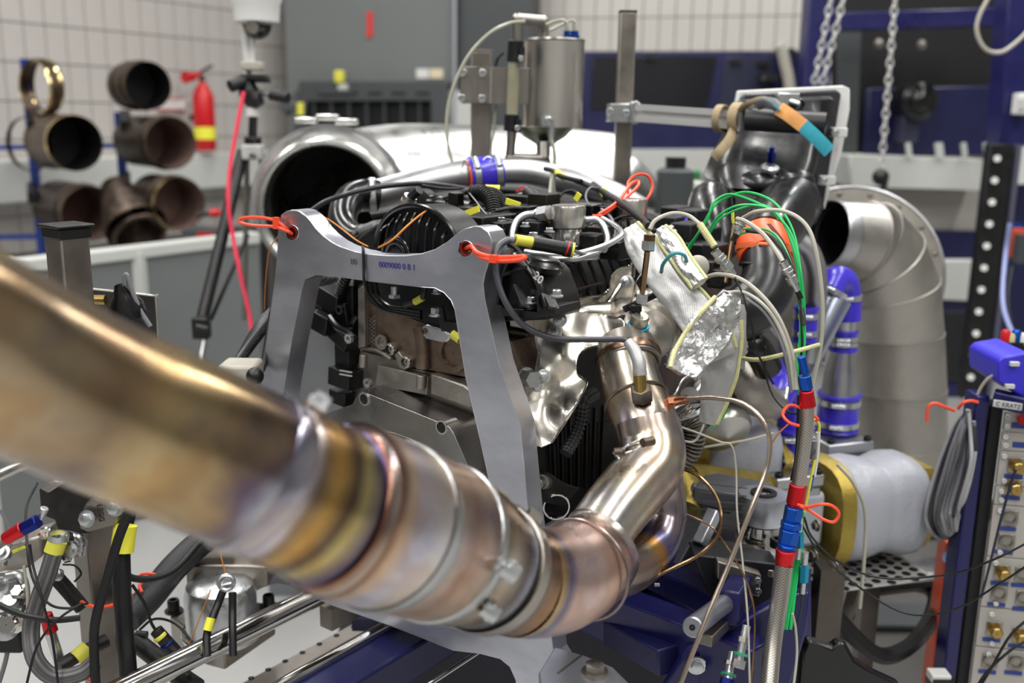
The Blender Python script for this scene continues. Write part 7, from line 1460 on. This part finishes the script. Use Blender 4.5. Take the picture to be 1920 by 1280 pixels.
# ================================================================ RIGHT RACK
rr2 = thing('equipment_rack', 'navy equipment rack with grey connector panels at the right edge', 'rack')
RYY = 1.75
def rbar(nm, x0, x1, y0, Y, z1, m, d=.05):
    A = at(x0, y0, Y); B = at(x1, y0, Y); w_ = (B-A).length; c = (A+B)/2
    return part(rr2, nm, MB().box(V((c.x, c.y+d/2, (c.z+z1)/2)), X*(w_/2), Yv*(d/2), Z*((c.z-z1)/2)), m, bev=.004)
rbar('post', 1832, 1858, 742, RYY, .0, navy)
rbar('inner_frame', 1858, 1884, 760, RYY+.02, .0, dark)
part(rr2, 'rail', MB().bar(at(1862, 745, RYY-.01), at(1990, 775, RYY-.06), .03, .03), navy, bev=.003)
A = at(1884, 770, RYY+.01)
fx_ = V((1, -.18, 0)).normalized(); fn = V((-.18, -1, 0)).normalized()
def RP(px, py, off=0): return onp(px, py, A+fn*off, fn)
ys = [770, 808, 844, 910, 946, 1044, 1140, 1215, 1310]
c0_ = V((A.x, A.y, 0))
for i in range(len(ys)-1):
    y0, y1 = ys[i]+1, ys[i+1]-1
    z0 = RP(1890, y0).z; z1 = RP(1890, y1).z
    cc_ = c0_+fx_*.12; part(rr2, 'panel', MB().box(V((cc_.x, cc_.y, (z0+z1)/2)), fx_*.12, fn*.004, Z*((z0-z1)/2)), panel, bev=.001)
    xx = 1888-(y0-770)*.078
    for yy in (y0+9, y1-9): part(rr2, 'rack_screw', MB().sock(RP(xx, yy, .005), fn, .0045), white)
conns = ((1905, 872, 1), (1900, 912, 1), (1893, 970, 0), (1887, 1014, 0), (1879, 1072, 1), (1873, 1112, 0), (1864, 1178, 1), (1856, 1238, 0), (1905, 1240, 0), (1912, 1190, 1), (1920, 1120, 0), (1918, 1076, 0))
def rconn(x, y, k):
    t = part(rr2, 'connector', MB().lathe([(0, .0135), (.006, .0135), (.006, .011), (.02, .011), (.022, .009), (.022, .001)] if k else [(0, .0135), (.006, .0135), (.006, .009), (.001, .009), (.001, .001)], RP(x, y, .004), fn, 20), brass if k else steeld)
    part(t, 'flange', MB().box(RP(x, y, .005), fx_*.0145, fn*.0015, Z*.0145), steel, bev=.0008)
    part(t, 'printed_label', MB().box(RP(x-5, y+21, .005), fx_*.016, fn*.0006, Z*.004), labelm)
for c_ in conns: rconn(*c_)
for (x, y) in ((1912, 798), (1914, 834)): part(rr2, 'printed_label', MB().box(RP(x, y, .005), fx_*.014, fn*.0006, Z*.005), labelm)
part(rr2, 'red_button', MB().cyl(RP(1918, 786, .004), RP(1918, 786, .014), .01), red)
lp_ = thing('name_plate', 'small silver name plate on the top rail of the rack', 'label')
part(lp_, 'plate', MB().prism([at(x, y, RYY-.055) for x, y in ((1864, 749), (1918, 757), (1916, 770), (1862, 762))], Yv*.003), plast, bev=.001); text(lp_, 'lettering', 'C KRATZ', at(1891, 760, RYY-.0562), at(1918, 764, RYY-.03)-at(1864, 756, RYY-.03), Z, .011, mat('plate_ink', S(90, 90, 100), 0, .5))
bb = thing('blue_box', 'bright blue plastic box with pale catches on top of the rack', 'box')
part(bb, 'body', MB().prism([at(x, y, 1.72) for x, y in ((1872, 678), (1884, 668), (1930, 660), (1930, 752), (1904, 738), (1872, 716))], Yv*.12), mat('bright_blue', S(58, 50, 200), 0, .4), bev=.004)
for x, y in ((1902, 682), (1893, 724)): part(bb, 'catch', MB().box(at(x, y, 1.715), X*.008, Yv*.004, Z*.004), plast, bev=.001)
part(bb, 'white_knob', MB().ball(at(1872, 667, 1.76), .009), white)
cable('thin pale lead arching from the rack top down beside the cables', [(1868, 700, 1.74), (1850, 712, 1.75), (1835, 735, 1.76), (1828, 765, 1.76)], 6, greyh)
for i, c__ in enumerate((red, kev, bluan, white)):
    t = thing('terminal', ('red terminal on the rack beyond the blue box', 'cream terminal on the rack beyond the blue box', 'blue terminal on the rack beyond the blue box', 'white terminal on the rack beyond the blue box')[i], 'terminal'); p_ = at(1884+i*10, 640+(i % 2)*6, 1.95); part(t, 'cap', MB().lathe([(0, .009), (.02, .009), (.024, .006), (.024, .001)], p_, Z, 14), c__); part(t, 'base', MB().box(p_-Z*.008, X*.012, Yv*.012, Z*.008), dark)
ou = thing('orange_upright', 'orange painted steel upright with a round blue sticker beside the rack', 'post')
a = at(1778, 1010, 1.9); part(ou, 'bar', MB().box(V((a.x, a.y, a.z/2)), X*.0125, Yv*.02, Z*a.z/2), orb, bev=.002)
part(ou, 'sticker', MB().cyl(at(1779, 1045, 1.875), at(1779, 1045, 1.873), .0125, 24), mat('sticker_blue', S(150, 176, 226), 0, .5))
text(ou, 'sticker_mark', '08', at(1779, 1045, 1.8725), X, Z, .012, mat('sticker_ink', S(60, 80, 150), 0, .5))
# coil of grey cables hung beside the rack
cc0 = at(1790, 875, 1.85)
names = ('outermost left', 'second', 'third', 'fourth', 'fifth', 'sixth', 'seventh', 'eighth', 'innermost')
random.seed(3)
for i in range(9):
    dx = i*7.5; w0 = 6+i*3
    pts = [(1818+random.uniform(-4, 4), 768), (1790+dx*.5, 800+i*2), (1760+dx, 870), (1738+dx, 950), (1742+dx*.9, 990-i*3), (1768+dx*.4, 1010-i*2), (1800-i, 985-i*3), (1818-i, 930), (1828, 850), (1826, 790)]
    cable(names[i]+' loop of the grey cable coil hanging beside the rack', [(x, y, 1.82-.012*i+.02*math.sin(k*1.3+i)) for k, (x, y) in enumerate(pts)], 7.5, (greyc, MATS['dark_cable'], greyc)[i % 3] if i % 4 else mat('light_grey_cable', S(158, 158, 162), 0, .38), 'cable_loop', 'cable', group='grey cables coiled beside the rack')
tie('orange hook-shaped tie standing left of the cable coil', [(1738, 790, 1.78), (1740, 764, 1.78), (1752, 756, 1.78), (1770, 762, 1.78), (1790, 770, 1.78)], 6)
tie('orange tie arched over the top of the cable coil', [(1796, 766, 1.76), (1806, 755, 1.75), (1820, 751, 1.75), (1834, 754, 1.75)], 6)
cable('dark blue lead plugged into the rack running down', [(1905, 880, 1.66), (1893, 915, 1.66), (1875, 980, 1.66), (1858, 1050, 1.68), (1840, 1120, 1.7)], 5, mat('dark_blue_lead', S(26, 30, 60), 0, .4))
for i, pts in enumerate(([(1940, 1150), (1895, 1190), (1860, 1250), (1830, 1300)], [(1940, 1195), (1900, 1215), (1850, 1260), (1825, 1300)])):
    cable(('upper', 'lower')[i]+' black lead crossing the bottom of the rack panels', pts, 5, rub, Y=1.55)
t = thing('white_block', 'small white plastic block at the foot of the orange upright', 'block'); part(t, 'body', MB().box(at(1760, 1266, 1.7), X*.018, Yv*.015, Z*.008), white, bev=.002); part(t, 'base', MB().box(at(1762, 1276, 1.7), X*.02, Yv*.018, Z*.012), blk)
finish()
